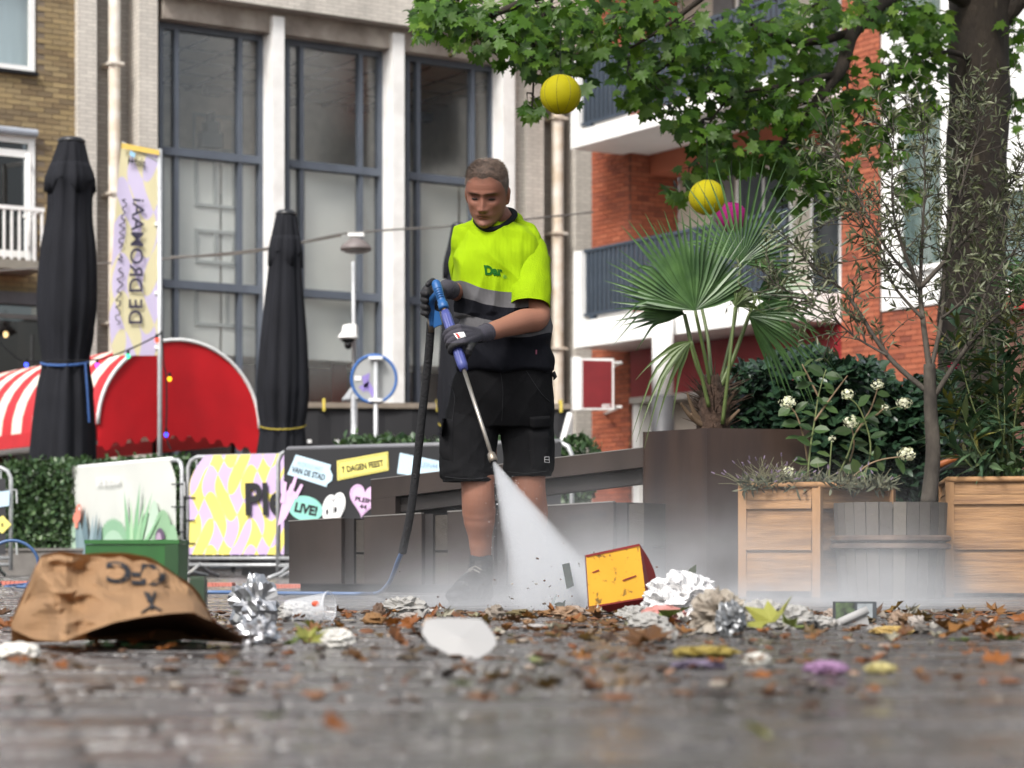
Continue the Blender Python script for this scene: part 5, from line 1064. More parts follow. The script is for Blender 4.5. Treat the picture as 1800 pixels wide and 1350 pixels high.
# ------------------------------------------------------------------ plane tree
m_trunk, nt, out = newmat('plane_bark'); b = N(nt, 'ShaderNodeBsdfPrincipled'); v = texco(nt, (1, 1, .45)); n1 = noisen(nt, v, 7., 6, .65); n2 = N(nt, 'ShaderNodeTexVoronoi'); n2.inputs['Scale'].default_value = 6.; L(nt, v, n2.inputs['Vector'])
c = mixc(nt, ramp(nt, n1, [(.3, (0, 0, 0)), (.7, (1, 1, 1))]), lin((34, 28, 24)), lin((62, 53, 44))); c = mixc(nt, ramp(nt, n2.outputs['Distance'], [(.06, (1, 1, 1)), (.13, (0, 0, 0))]), c, lin((112, 102, 82))); L(nt, c, b.inputs['Base Color']); b.inputs['Roughness'].default_value = .9
bn = N(nt, 'ShaderNodeBump'); bn.inputs['Strength'].default_value = .8; bn.inputs['Distance'].default_value = .02; L(nt, noisen(nt, v, 28., 6), bn.inputs['Height']); L(nt, bn.outputs[0], b.inputs['Normal']); L(nt, b.outputs[0], out.inputs[0])
pt_ = thing('plane_tree', 'big plane tree with dark flaking trunk and overhanging leafy boughs', 'tree', gp(1722, 16.0)); Yt = 16.0; R = random.Random(9)
tp = [gp(1700, Yt), P(1702, 900, Yt), P(1704, 760, Yt), P(1708, 600, Yt), P(1716, 400, Yt), P(1720, 200, Yt), P(1722, 60, Yt), P(1728, -80, Yt), P(1740, -300, Yt), P(1742, -520, Yt)]
pp = bez(tp, 5); rad = [interp(HYP - (q.z - CAMH) / Yt * FPX, [(-520, .12), (-100, .23), (0, .225), (200, .215), (400, .222), (600, .235), (800, .26), (1020, .34)]) for q in pp]; vs = MB(); vs.tube(pp, rad, 26)
vs.v = [tuple(Vector(q) + Vector((noise.noise(Vector(q) * 2.5), noise.noise(Vector(q) * 2.5 + V(9, 0, 0)), 0)) * .03) for q in vs.v]; vs.build('trunk', m_trunk, pt_, smooth=True)
limb_px = [([(1726, 20, 16), (1640, -30, 15.6), (1550, 5, 15.2), (1500, 60, 14.9), (1470, 130, 14.7), (1425, 190, 14.6), (1380, 250, 14.5), (1330, 290, 14.4)], .075), ([(1726, -100, 16), (1560, -160, 15), (1350, -120, 14), (1150, -60, 13.4), (980, -20, 13.2), (860, 30, 13.0)], .08), ([(1500, 60, 14.9), (1420, 70, 14.7), (1300, 60, 14.3), (1190, 100, 14.1), (1120, 150, 14)], .03), ([(1470, 130, 14.7), (1400, 150, 14.4), (1290, 170, 14.2), (1230, 240, 14.1)], .022), ([(1720, 120, 15.9), (1660, 90, 15.6), (1590, 120, 15.4), (1540, 170, 15.3), (1500, 220, 15.2)], .022), ([(1350, -120, 14), (1260, -30, 13.8), (1180, 40, 13.8), (1100, 90, 13.8)], .03), ([(1735, 60, 16), (1790, 0, 15.9), (1850, -80, 15.8)], .1), ([(980, -20, 13.2), (950, 40, 13.2), (935, 120, 13.2), (932, 190, 13.2)], .016), ([(1735, -200, 16), (1600, -420, 14), (1300, -560, 11.5), (1000, -620, 9.5)], .09), ([(1735, -200, 16), (1850, -500, 15), (2000, -600, 13), (2100, -500, 11)], .09), ([(1735, -200, 16), (1500, -500, 16.5), (1250, -480, 16), (1000, -350, 15)], .08)]
for pl_, r0_ in limb_px:
    pp = bez([P(*q) for q in pl_], 6); m_ = len(pp); mb = MB(); mb.tube([q + V(noise.noise(q * 3), 0, noise.noise(q * 3 + V(5, 5, 5))) * .03 for q in pp], [max(.006, r0_ * (1 - .8 * i / (m_ - 1))) for i in range(m_)], 8); mb.build('bough', m_trunk, pt_, smooth=True)
PLV = [(0, 0, 0), (.1, .12, .01), (.42, .02, -.06), (.33, .22, 0), (.56, .42, -.08), (.3, .48, .01), (.3, .7, -.02), (.12, .68, .01), (0, 1, -.1), (-.12, .68, .01), (-.3, .7, -.02), (-.3, .48, .01), (-.56, .42, -.08), (-.33, .22, 0), (-.42, .02, -.06), (-.1, .12, .01), (0, .38, -.02)]
PLF = [(16, k, (k + 1) % 16) for k in range(16)]
m_plane = Mrnd('plane_leaves', [(58, 94, 28), (84, 124, 34), (48, 80, 28), (104, 142, 44), (70, 108, 36), (124, 156, 54)], .42, .48)
pleaf = bpy.data.meshes.new('leaf'); pleaf.from_pydata(PLV, [], PLF); pleaf.materials.append(m_plane); pleaf.update()
# clusters of foliage: (px, py, rx, ry, distance, leaves)
CL = [(770, 30, 45, 45, 13, 48), (830, 50, 50, 48, 13, 52), (800, 5, 70, 35, 13.1, 50), (890, 60, 48, 60, 13.2, 58), (940, 80, 42, 58, 13.2, 50), (975, 110, 40, 40, 13.3, 34), (955, 25, 80, 40, 13.3, 70), (1040, 60, 60, 70, 13.6, 66), (1090, 40, 60, 50, 13.8, 50), (1110, 120, 45, 55, 13.9, 40), (935, 185, 20, 22, 13.2, 9), (1150, 150, 55, 50, 14, 58), (1200, 60, 70, 60, 14, 70), (1190, 200, 40, 30, 14.1, 26), (1260, 130, 60, 60, 14.2, 80), (1240, 230, 45, 40, 14.2, 40), (1330, 60, 70, 60, 14.4, 85), (1340, 180, 60, 55, 14.4, 80), (1290, 270, 55, 38, 14.4, 46), (1230, 300, 40, 26, 14.5, 24), (1190, 340, 22, 14, 14.5, 9), (1380, 270, 50, 45, 14.6, 60), (1420, 100, 60, 70, 14.7, 80), (1450, 20, 60, 40, 14.8, 56), (1430, 200, 50, 45, 14.7, 55), (1460, 290, 45, 45, 14.9, 48), (1500, 150, 30, 60, 15, 22), (1530, 230, 55, 40, 15.2, 46), (1560, 130, 40, 50, 15.3, 34), (1600, 30, 60, 45, 15.4, 68), (1620, 110, 50, 60, 15.5, 56), (1600, 190, 50, 35, 15.4, 34), (1560, 270, 30, 20, 15.2, 10), (1640, 60, 30, 60, 15.6, 40), (1470, 350, 30, 30, 14.9, 16), (1400, 330, 40, 25, 14.7, 18), (1520, 20, 40, 30, 15, 22), (1785, 60, 25, 60, 16.2, 16), (1790, 190, 22, 50, 16.2, 14), (1600, 330, 30, 22, 15.3, 8), (1120, 10, 60, 30, 13.8, 40), (1010, 150, 30, 30, 13.5, 10), (1380, 370, 30, 14, 14.6, 6)]
near = []; ms = []; rv = []; tw = MB()
for (x, y, rx, ry, Y, n) in CL:
    c = P(x, y, Y); hub = c + V(.0, .25, .12)
    for k in range(int(n * 1.45)):
        d = rvec(R); q = d * (R.random() ** .5); p = P(x + q.x * rx, y + q.y * ry, Y + q.z * .75)
        dr = V(q.x + R.uniform(-.5, .5), R.uniform(-.6, .4), -q.y * .5 - .35 + R.uniform(-.5, .3)); nr = V(R.uniform(-.6, .6), -.75, .75) + rvec(R, .5)
        near.append((R.uniform(.085, .15), xf(p, dr, nr, R.uniform(.07, .125))))
        if k % 5 == 0: tw.tube([hub, p.lerp(hub, .5) + rvec(R, .03), p], [.006, .004, .0015], 4)
R.shuffle(near)
for s_, m4 in near[:300]: link('leaf', pleaf, pt_, mat4=m4)
scatter('crown', PLV, PLF, [m4 for s_, m4 in near[300:]], m_plane, pt_, kind='stuff'); tw.build('twigs', m_trunk, pt_, kind='stuff')
ms = []                                                                    # the rest of the crown above the frame, shading the square
for k in range(3600):
    a = R.uniform(0, 6.28); r_ = R.random() ** .5 * 6.2; X, Y = 4.2 + r_ * math.cos(a) * 1.05, 13.2 + r_ * math.sin(a); zlo = max(5.0, CAMH + (HYP + 120) / FPX * max(Y, 5) + .5); Z = zlo + R.random() * 3.2
    if noise.noise(V(X * .6, Y * .6, Z * .7)) < -.12: continue
    ms.append(xf((X, Y, Z), rvec(R) + V(0, 0, -.4), V(0, 0, 1) + rvec(R, .7), R.uniform(.16, .27)))
scatter('upper_crown', PLV, PLF, ms, m_plane, pt_, kind='stuff')
for x, y, Y in ((837, 78, 12.8), (792, 97, 12.8)): mb = MB(); mb.ell(P(x, y, Y), .014, .014, .014, 10, 8); mb.tube([P(x, y, Y), P(x + 2, y - 25, Y)], .0015, 4); mb.build('seed_ball', M('seed_ball_brown', (92, 84, 52), .9), pt_, smooth=True)
# ------------------------------------------------------------------ paper lanterns in the tree
def lantern(px, py, rp, Y, c, label):
    q = P(px, py, Y); r_ = rp * Y / FPX; t = thing('paper_lantern', label, 'lantern', q, None); mb = MB(); rings = []
    n = 34; prof = []
    for k in range(n + 1): a = -PI / 2 * .93 + PI * .93 * k / n; prof.append((r_ * math.cos(a) * (1 + (.03 if k % 2 else 0)), r_ * .97 * math.sin(a)))
    mb.lathe(prof, q, 28, cap=False); mb.build('paper_shade', M('lantern_paper', tuple(int(x * .86) for x in c), .7, var=.08, scale=8, trans=.4, spec=.2), t, smooth=True)
    for k in range(9):
        mb = MB(); a = 2 * PI * k / 9 + .3; mb.tube([q + V(math.cos(a) * rr * 1.012, math.sin(a) * rr * 1.012, zz) for rr, zz in prof[::2]], .0022, 4); mb.build('rib', M('lantern_rib', tuple(int(x * .55) for x in c), .7), t)
    mb = MB(); mb.tube([q + V(math.cos(2*PI*k/20) * r_ * .12, math.sin(2*PI*k/20) * r_ * .12, r_ * .96) for k in range(20)], .004, 4, closed=True); mb.tube([q + V(0, 0, r_ * .9), q + V(0, .02, r_ + .25)], .002, 4); mb.build('hanger', m_black, t)
lantern(985.5, 166, 35.5, 12.4, (226, 214, 30), 'yellow paper lantern hanging from the leafy bough tip'); lantern(1243, 347, 31.5, 13.0, (232, 218, 36), 'yellow paper lantern hanging just behind the palm fans'); lantern(1286, 382, 27, 13.5, (190, 40, 138), 'magenta paper lantern touching a yellow one behind the palm')
# ------------------------------------------------------------------ the worker
YM = 9.05; PXM = YM / FPX
W0 = gp(880, YM)
man = thing('person', 'man in neon yellow work shirt and black shorts aiming a pressure washer at the litter', 'person', W0)
# head frame: x to his left (picture right), y out of the face, z up
HC = P(856.5, 337, 8.97); yaw, pitch, roll = math.radians(-10), math.radians(-24), math.radians(3)
HR = (Matrix.Rotation(roll, 3, 'Y') @ Matrix.Rotation(-yaw * -1, 3, 'Z') @ Matrix.Rotation(-pitch, 3, 'X'))
FLIP = Matrix(((1, 0, 0), (0, -1, 0), (0, 0, 1)))                          # face looks to -Y (the camera)
def hp(x, y, z): return HC + HR @ V(x, -y, z)
HS = 1.06
wt = [(-.126, .0), (-.121, .02), (-.112, .034), (-.1, .047), (-.08, .060), (-.055, .0675), (-.03, .072), (0, .0755), (.03, .077), (.06, .0735), (.085, .063), (.102, .049), (.114, .03), (.12, 0)]
ft = [(-.126, .02), (-.121, .07), (-.112, .088), (-.1, .0935), (-.082, .0885), (-.066, .095), (-.045, .0925), (-.025, .0915), (0, .09), (.018, .0955), (.035, .0965), (.055, .092), (.085, .077), (.102, .056), (.114, .03), (.12, 0)]
bt = [(-.126, .0), (-.1, .02), (-.08, .05), (-.055, .075), (-.03, .09), (0, .1), (.03, .105), (.06, .1), (.085, .084), (.102, .064), (.114, .036), (.12, 0)]
g = lambda x, s: math.exp(-(x / s) ** 2)
def facefeat(x, z):
    ax = abs(x); d = 0.
    nb = interp(z, [(-.062, 0), (-.05, .016), (-.043, .0265), (-.03, .022), (-.012, .015), (.006, .008), (.02, .002), (.03, 0)]); d += nb * g(x, interp(z, [(-.05, .0135), (-.03, .0105), (0, .008), (.03, .012)]))
    d += .0075 * g(ax - .0145, .0065) * g(z + .044, .008)                     # nostril wings
    d -= .0150 * g(ax - .032, .0165) * g(z + .001, .0105)                     # eye sockets
    d += .0085 * g(ax - .032, .0145) * g(z + .003, .0062)                      # lids
    d -= .0025 * g(ax - .031, .015) * g(z + .0165, .004)
    d += .0065 * g(ax - .028, .022) * g(z - .0165, .0065)                     # brow
    d += .006 * g(ax - .048, .016) * g(z + .028, .016)                        # cheek bones
    d -= .0045 * g(ax - .043, .012) * g(z + .062, .016)
    d -= .0022 * g(ax - .026 - (-.05 - z) * .28, .0045) * g(z + .056, .016)   # nasolabial fold
    d += .0035 * g(x, .019) * g(z + .0645, .0045); d += .004 * g(x, .017) * g(z + .0755, .0045); d -= .006 * g(x, .024) * g(z + .0702, .0026)   # lips
    d -= .004 * g(x, .016) * g(z + .085, .005); d += .005 * g(x, .017) * g(z + .1005, .01)   # chin
    d -= .0012 * (g(z - .042, .0022) + g(z - .054, .0022) + g(z - .033, .0018)) * g(x, .035)   # forehead lines
    return d
body = MB(); rings = []; SEG = 104
for i in range(121):
    z = -.126 + .246 * i / 120; w, f, b_ = sinterp(z, wt), sinterp(z, ft), sinterp(z, bt); rg = []
    for k in range(SEG):
        a = 2 * PI * k / SEG; cx_, sy_ = math.cos(a), math.sin(a); ex = 2.25
        x = w * math.copysign(abs(cx_) ** (2 / ex), cx_); yy = (f if sy_ > 0 else b_) * math.copysign(abs(sy_) ** (2 / ex), sy_)
        if sy_ > 0: yy += facefeat(x, z) * min(1, sy_ * 1.6)
        rg.append(hp(x * HS, yy * HS, z * HS))
    rings.append(rg)
body.loft(rings)
for s in (-1, 1):                                                          # ears
    rot = HR @ Matrix.Rotation(s * math.radians(22), 3, 'Z') @ Matrix.Rotation(math.radians(8), 3, 'X')
    body.ell(hp(s * .0815, -.012, -.016), .0075, .018, .033, 14, 12, rot=rot); body.ell(hp(s * .083, -.017, -.002), .008, .014, .019, 12, 10, rot=rot); body.ell(hp(s * .079, -.006, -.04), .007, .009, .012, 10, 8, rot=rot)
# neck, arms, legs as tapering limbs
def limb(mb, keys, n=8, seg=22, flat=1.0):
    pts = bez([k[0] for k in keys], n); rr = []
    for i in range(len(keys) - 1):
        for j in range(n): t = j / n; t = t * t * (3 - 2 * t); rr.append(keys[i][1] * (1 - t) + keys[i+1][1] * t)
    rr.append(keys[-1][1]); mb.tube(pts, rr, seg, flat=flat); mb.ell(pts[0], rr[0], rr[0], rr[0], 14, 10); mb.ell(pts[-1], rr[-1], rr[-1], rr[-1], 14, 10)
NB = P(872, 402, 9.1)
limb(body, [(hp(0, -.03, -.03), .058), (hp(0, -.035, -.09), .064), (P(872, 394, 9.09), .0735), (NB + V(0, .0, -.08), .08)])
SL, EL, WL = P(922, 446, 9.06), P(947, 556, 8.91), P(846, 588, 8.70)
SR, ER, WR = P(826, 424, 9.06), P(848, 528, 9.22), P(784, 507, 8.86)
limb(body, [(SL, .05), (SL.lerp(EL, .5), .05), (EL, .045), (EL.lerp(WL, .28), .0475), (EL.lerp(WL, .7), .037), (WL, .025)])
limb(body, [(SR, .06), (SR.lerp(ER, .5), .052), (ER, .045), (ER.lerp(WR, .3), .047), (ER.lerp(WR, .72), .035), (WR, .024)])
def ringz(c, hw, hd, n=40, ex=2.4, rot=0.):
    o = []
    for k in range(n):
        a = 2 * PI * k / n; x = hw * math.copysign(abs(math.cos(a)) ** (2 / ex), math.cos(a)); y = hd * math.copysign(abs(math.sin(a)) ** (2 / ex), math.sin(a)); o.append(c + V(x * math.cos(rot) - y * math.sin(rot), x * math.sin(rot) + y * math.cos(rot), 0))
    return o
def torso(mb, rows, grow=0., rot=0.):
    rr = []
    y = rows[0][0]
    while y <= rows[-1][0]:
        c = sinterp(y, [(r[0], (r[1] + r[2]) / 2) for r in rows]); hw = sinterp(y, [(r[0], (r[2] - r[1]) / 2) for r in rows]); hd = sinterp(y, [(r[0], r[3]) for r in rows]); dy = sinterp(y, [(r[0], r[4]) for r in rows])
        rr.append(ringz(P(c, y, YM) + V(0, dy, 0), hw * PXM + grow, hd + grow, rot=rot)); y += 6
    mb.loft(rr)
TR = [(398, 846, 908, .075, .06), (412, 824, 934, .1, .05), (430, 816, 945, .118, .03), (460, 816, 944, .13, .01), (500, 817, 944, .135, 0), (540, 816, 950, .14, -.005), (580, 815, 958, .15, -.015), (620, 813, 962, .152, -.015), (660, 811, 962, .145, 0), (700, 806, 962, .14, .01), (730, 808, 955, .125, .02)]
torso(body, TR, -.012)
HRt, HLt = P(838, 716, 9.06), P(922, 716, 9.08)
KR, KL = P(840, 862, 8.98), P(930, 860, 9.04); AR, AL = P(846, 985, 9.06), P(944, 990, 9.12)
limb(body, [(HRt, .088), (HRt.lerp(KR, .5), .078), (KR, .0655), (KR.lerp(AR, .3), .067), (KR.lerp(AR, .42), .063), (KR.lerp(AR, .72), .046), (AR, .038)])
limb(body, [(HLt, .088), (HLt.lerp(KL, .5), .078), (KL, .066), (KL.lerp(AL, .3) + V(0, .015, 0), .067), (KL.lerp(AL, .72), .046), (AL, .038)])
for a, b_, yv in ((AR, P(800, 1056, 8.86), 0), (AL, P(965, 1060, 8.95), 0)): limb(body, [(a, .036), (V(a.x, a.y, .06), .03), (V(a.x * .6 + b_.x * .4, a.y * .6 + b_.y * .4, .045), .026)])
bme = remesh(body, .0036, 2, 'body')
# skin colour by place: stubble, lips, brows, painted shade in sockets, nostrils, mouth line
co = np.empty(len(bme.vertices) * 3); bme.vertices.foreach_get('co', co); co = co.reshape(-1, 3)
loc = (co - np.array(HC)) @ np.array(HR); lx, ly, lz = loc[:, 0] / HS, -loc[:, 1] / HS, loc[:, 2] / HS
skin = np.tile(np.array(lin((140, 98, 80))), (len(co), 1)); front = (ly > .03) & (lz > -.135) & (lz < .13) & (np.abs(lx) < .1)
def blend(mask, c): global skin; m_ = np.clip(mask, 0, 1)[:, None]; skin = skin * (1 - m_) + np.array(lin(c)) * m_
near_head = (np.abs(lx) < .11) & (np.abs(ly) < .14) & (lz > -.16) & (lz < .14)
blend(near_head * .5, (124, 80, 66))
blend(front * (np.exp(-((lz + .095) / .035) ** 2) * .5 * (1 - np.exp(-(lx / .02) ** 2 - ((lz + .07) / .012) ** 2))), (128, 94, 82))
blend(front * np.exp(-((np.abs(lx) - .0) / .04) ** 2 - ((lz + .057) / .006) ** 2) * .35, (120, 88, 78))
blend(front * (np.exp(-(lx / .021) ** 4 - ((lz + .07) / .0075) ** 4)) * .5, (134, 78, 70))
blend(front * (np.exp(-(lx / .025) ** 4 - ((lz + .0703 + 6 * lx * lx) / .0028) ** 2)) * .95, (44, 22, 22))
blend(front * np.exp(-((np.abs(lx) - .0095) / .0045) ** 2 - ((lz + .0535) / .0035) ** 2) * .8, (60, 34, 30))
blend(front * (np.exp(-((np.abs(lx) - .032) / .019) ** 4 - ((lz - .0165 + .12 * np.clip(np.abs(lx) - .034, 0, 1)) / .0052) ** 4)) * .75, (54, 38, 32))
blend(front * (np.exp(-((np.abs(lx) - .032) / .014) ** 4 - ((lz + .0075 + 8 * (np.abs(lx) - .032) ** 2) / .0026) ** 4)) * .9, (36, 26, 24))
blend(front * np.exp(-((np.abs(lx) - .032) / .02) ** 2 - ((lz + .001) / .012) ** 2) * .6, (84, 50, 44))
ang = np.arctan2(lx, ly); hl = np.interp(np.abs(ang), [0, .35, .7, .95, 1.15, 1.35, 1.55, 1.8, 2.2, 3.2], [.068, .074, .06, .045, .012, -.02, -.005, -.03, -.055, -.06])
blend(near_head * np.clip((lz - hl + .004) / .012, 0, 1) * (np.abs(lx) < .0785) * .75, (98, 78, 66))
ca = bme.color_attributes.new('skin', 'FLOAT_COLOR', 'POINT'); ca.data.foreach_set('color', np.concatenate([skin, np.ones((len(co), 1))], 1).reshape(-1))
ms_, nt, out = newmat('skin'); b = N(nt, 'ShaderNodeBsdfPrincipled'); at = N(nt, 'ShaderNodeVertexColor', layer_name='skin'); nn_ = noisen(nt, texco(nt), 160., 4)
L(nt, mixc(nt, .3, at.outputs['Color'], mixc(nt, nn_, mixc(nt, 1., at.outputs['Color'], (.6, .5, .5), 'MULTIPLY'), at.outputs['Color'])), b.inputs['Base Color']); b.inputs['Roughness'].default_value = .62; b.inputs['Specular IOR Level'].default_value = .28
b.inputs['Subsurface Weight'].default_value = .12; b.inputs['Subsurface Radius'].default_value = (.012, .005, .003); b.inputs['Subsurface Scale'].default_value = .6
bn = N(nt, 'ShaderNodeBump'); bn.inputs['Strength'].default_value = .15; bn.inputs['Distance'].default_value = .002; L(nt, nn_, bn.inputs['Height']); L(nt, bn.outputs[0], b.inputs['Normal']); L(nt, b.outputs[0], out.inputs[0])
bme.materials.clear(); bme.materials.append(ms_); bodyo = link('body', bme, man)
# hair: a close-cropped cap plus short strands
def hairline(a):                                                           # lowest hair height for a direction around the head (0 = front)
    a = abs(a); return interp(a, [(0, .07), (.35, .077), (.7, .064), (.95, .052), (1.15, .028), (1.35, .005), (1.55, -.005), (1.8, -.03), (2.2, -.055), (3.2, -.06)])
mb = MB(); rings = []; hv = []; nA, nZ = 96, 30
def headsurf(a, z, off):
    w, f, b_ = sinterp(z, wt), sinterp(z, ft), sinterp(z, bt); sx, cy_ = math.sin(a), math.cos(a); x = w * math.copysign(abs(sx) ** (2 / 2.25), sx); yy = (f if cy_ > 0 else b_) * math.copysign(abs(cy_) ** (2 / 2.25), cy_)
    n = V(x / max(w, .01) ** 2, yy / max(f if cy_ > 0 else b_, .01) ** 2, z * 55).normalized(); return V(x, yy, z) + n * off, n
for j in range(nZ + 1):
    rg = []
    for k in range(nA):
        a = -PI + 2 * PI * k / nA; z0 = hairline(a); t = j / nZ; z = z0 + (.1195 - z0) * (1 - (1 - t) ** 1.5); side = interp(z, [(-.05, .001), (.03, .0015), (.07, .003), (.1, .0045), (.12, .0045)]); q, n = headsurf(a, z, side * min(1, t * 4 + .1) + .0012 * noise.noise(V(a * 14, z * 90, 2)))
        rg.append(hp(q.x * HS, q.y * HS, q.z * HS))
    rings.append(rg)
mb.loft(rings, cap=False); mb.add(rings[-1], [tuple(range(nA))])
m_hair = M('brown_hair', (84, 68, 58), .75, var=.3, scale=50, stretch=(1, 1, 1), c2=(50, 40, 34), bump=.4, bscale=220)
hr = mb.build('hair', m_hair, man, smooth=True); ms = []; R = random.Random(6)
for k in range(7500):
    a = R.uniform(-PI, PI); z = hairline(a) - .012 + (.131 - hairline(a)) * R.random() ** .8; z = min(z, .1185); q, n = headsurf(a, z, .002); Ln = interp(z, [(-.05, .003), (.03, .005), (.07, .009), (.11, .012)]) * R.uniform(.6, 1.3); d = (n + V(R.uniform(-.3, .5), .55 if z > .06 else -.2, .15 if z > .06 else -.7) * .9).normalized()
    ms.append(xf(hp(q.x * HS, q.y * HS, q.z * HS), HR @ V(d.x, -d.y, d.z), HR @ V(n.x, -n.y, n.z), Ln * HS))
scatter('strands', [(-.035, 0, 0), (.035, 0, 0), (0, 1, .0)], [(0, 1, 2)], ms, Mrnd('hair_strands', [(70, 54, 44), (110, 94, 80), (58, 44, 36), (140, 126, 114)], .5), hr, kind='stuff')
for s in (-1, 1): mb = MB(); mb.ell(hp(s * .032 * HS, .0795 * HS, -.0072 * HS), .0135, .005, .0038, 14, 10, rot=HR @ Matrix.Rotation(s * .32, 3, 'Z')); mb.build('eye', M('eye_dark', (40, 32, 30), .7, spec=.2), man, smooth=True)

# ---- shirt
TS = [(388, 838, 910, .06, .08), (394, 826, 924, .09, .065), (405, 816, 936, .115, .048), (426, 810, 944, .13, .03), (455, 806, 948, .14, .01), (500, 805, 952, .146, 0), (540, 806, 956, .151, -.005), (580, 808, 966, .162, -.018), (610, 807, 971, .166, -.02), (640, 805, 974, .165, -.015), (652, 803, 974, .163, -.01)]
sh = MB(); torso(sh, TS)
limb(sh, [(P(920, 430, 9.07), .07), (P(928, 456, 9.05), .066)])
limb(sh, [(P(846, 396, 9.16), .035), (P(872, 390, 9.18), .04), (P(905, 388, 9.16), .035)]); limb(sh, [(P(904, 394, 9.13), .033), (P(922, 414, 9.1), .048)]); limb(sh, [(P(828, 424, 9.08), .08), (P(830, 460, 9.12), .075), (P(838, 505, 9.18), .074)])
sme = remesh(sh, .0055, 3, 'shirt'); co = np.empty(len(sme.vertices) * 3); sme.vertices.foreach_get('co', co); co = co.reshape(-1, 3); nr = np.empty(len(sme.vertices) * 3); sme.vertices.foreach_get('normal', nr); nr = nr.reshape(-1, 3)
def folds(co, nr, amp, fn):
    for i in range(len(co)): co[i] += nr[i] * amp * fn(co[i])
def shirtfold(p):
    px = p[0] / PXM + 900; py = 975 - (p[2] - CAMH) / PXM
    q = V(p[0] * 9 + p[2] * 3.5, p[1] * 6, p[2] * 2.2 - p[0] * 2); v = noise.noise(q) * 1.0 + .5 * noise.noise(q * 2.3 + V(3, 1, 7))
    r_ = 1 - abs(noise.noise(V(p[0] * 5 + p[2] * 6, p[1] * 4, p[2] * 3 - p[0] * 3) + V(7, 7, 1))) * 3
    v += .55 * max(0, r_)
    if py < 560: v += 1.1 * max(0, 1 - 3.2 * abs(noise.noise(V(p[0] * 10 - p[2] * 2.5, p[1] * 2, p[2] * 1.8 + 4)))) * min(1, max(0, (py - 400) / 50))
    bl = noise.noise(V(p[0] * 3, p[1] * 3, p[2] * 16)) * .9 if py > 560 else 0
    return v + bl
folds(co, nr, .02, shirtfold); sme.vertices.foreach_set('co', co.reshape(-1)); sme.update()
m_sh, nt, out = newmat('hi_vis_shirt'); b = N(nt, 'ShaderNodeBsdfPrincipled'); t = N(nt, 'ShaderNodeTexCoord'); s = N(nt, 'ShaderNodeSeparateXYZ'); L(nt, t.outputs['Object'], s.inputs[0])
xc, zc_ = P(880, 0, YM)[0], 0.
dx = mathn(nt, 'SUBTRACT', s.outputs[0], P(806, 0, YM)[0])                 # bands sag towards the middle, as the cloth hangs
sag = mathn(nt, 'MULTIPLY', mathn(nt, 'SINE', mathn(nt, 'MULTIPLY', dx, 7.2)), .052)
wob = mathn(nt, 'MULTIPLY', mathn(nt, 'SUBTRACT', noisen(nt, texco(nt), 5., 2), .5), .02)
zz = mathn(nt, 'ADD', mathn(nt, 'ADD', s.outputs[2], sag), wob)
lv_ = lambda y: (CAMH + (HYP - y) * PXM)
tot = lambda y: (lv_(y) - .5) / 1.2
ne, gy, nv = lin((136, 166, 6)), lin((84, 83, 85)), lin((11, 12, 19))
fac = mathn(nt, 'DIVIDE', mathn(nt, 'SUBTRACT', zz, .5), 1.2)
band = ramp(nt, fac, [(0, nv), (tot(578), gy), (tot(553), nv), (tot(526), gy), (tot(499), ne), (1, ne)], 'CONSTANT')
slv = mathn(nt, 'GREATER_THAN', s.outputs[0], P(905, 0, YM)[0]); slz = mathn(nt, 'GREATER_THAN', s.outputs[2], lv_(546)); fr_ = mathn(nt, 'LESS_THAN', s.outputs[1], YM + .3)
slm = mathn(nt, 'MULTIPLY', slv, slz)
base = band
wv = N(nt, 'ShaderNodeTexWave', wave_type='BANDS', bands_direction='X'); wv.inputs['Scale'].default_value = 60.; wv.inputs['Distortion'].default_value = .6; L(nt, t.outputs['Object'], wv.inputs['Vector'])
dirt = ramp(nt, noisen(nt, texco(nt), 9., 5), [(.62, (0, 0, 0)), (.8, (.35, .35, .35))]); base = mixc(nt, dirt, base, mixc(nt, 1., base, (.6, .62, .5), 'MULTIPLY')); L(nt, base, b.inputs['Base Color']); b.inputs['Roughness'].default_value = .85; b.inputs['Specular IOR Level'].default_value = .15
bn = N(nt, 'ShaderNodeBump'); bn.inputs['Strength'].default_value = .35; bn.inputs['Distance'].default_value = .004; L(nt, wv.outputs['Fac'], bn.inputs['Height']); L(nt, bn.outputs[0], b.inputs['Normal']); L(nt, b.outputs[0], out.inputs[0])
sme.materials.clear(); sme.materials.append(m_sh); shirt = link('shirt', sme, man)
bvh = BVHTree.FromPolygons([v.co.copy() for v in sme.vertices], [tuple(p.vertices) for p in sme.polygons])
def drape(px, py, off=.003, bv=None, Y0=7.5):
    o = V(0, 0, CAMH); d = (P(px, py, 1.) - o).normalized(); h = (bv or bvh).ray_cast(o + d * Y0, d); return (h[0] + h[1] * off) if h[0] else P(px, py, YM - .17)
pts, fs = text_px('Dar', 867.5, 476, 31, 17, 4, .05, shear=-.22); mb = MB(); mb.add([drape(x, y, .0035) for x, y in pts], fs); mb.build('lettering', M('green_print', (18, 82, 16), .8, spec=.2), shirt)
pts, fs = text_px('R', 887, 487, 3, 4, 0, .02); mb = MB(); mb.add([drape(x, y, .0035) for x, y in pts], fs); mb.tube([drape(*q, .0035) for q in ellpts(887, 487, 3.2, 3.2, n=14)], .0008, 4, closed=True); mb.build('mark', M('green_print2', (70, 130, 50), .6), shirt)
mb = MB(); q = [drape(x, y, .003) for x, y in ((941, 615), (943.5, 615), (943.5, 623), (941, 623))]; mb.add(q, [(0, 1, 2, 3)]); mb.build('tag', M('plum_tag', (110, 50, 70), .7), shirt)
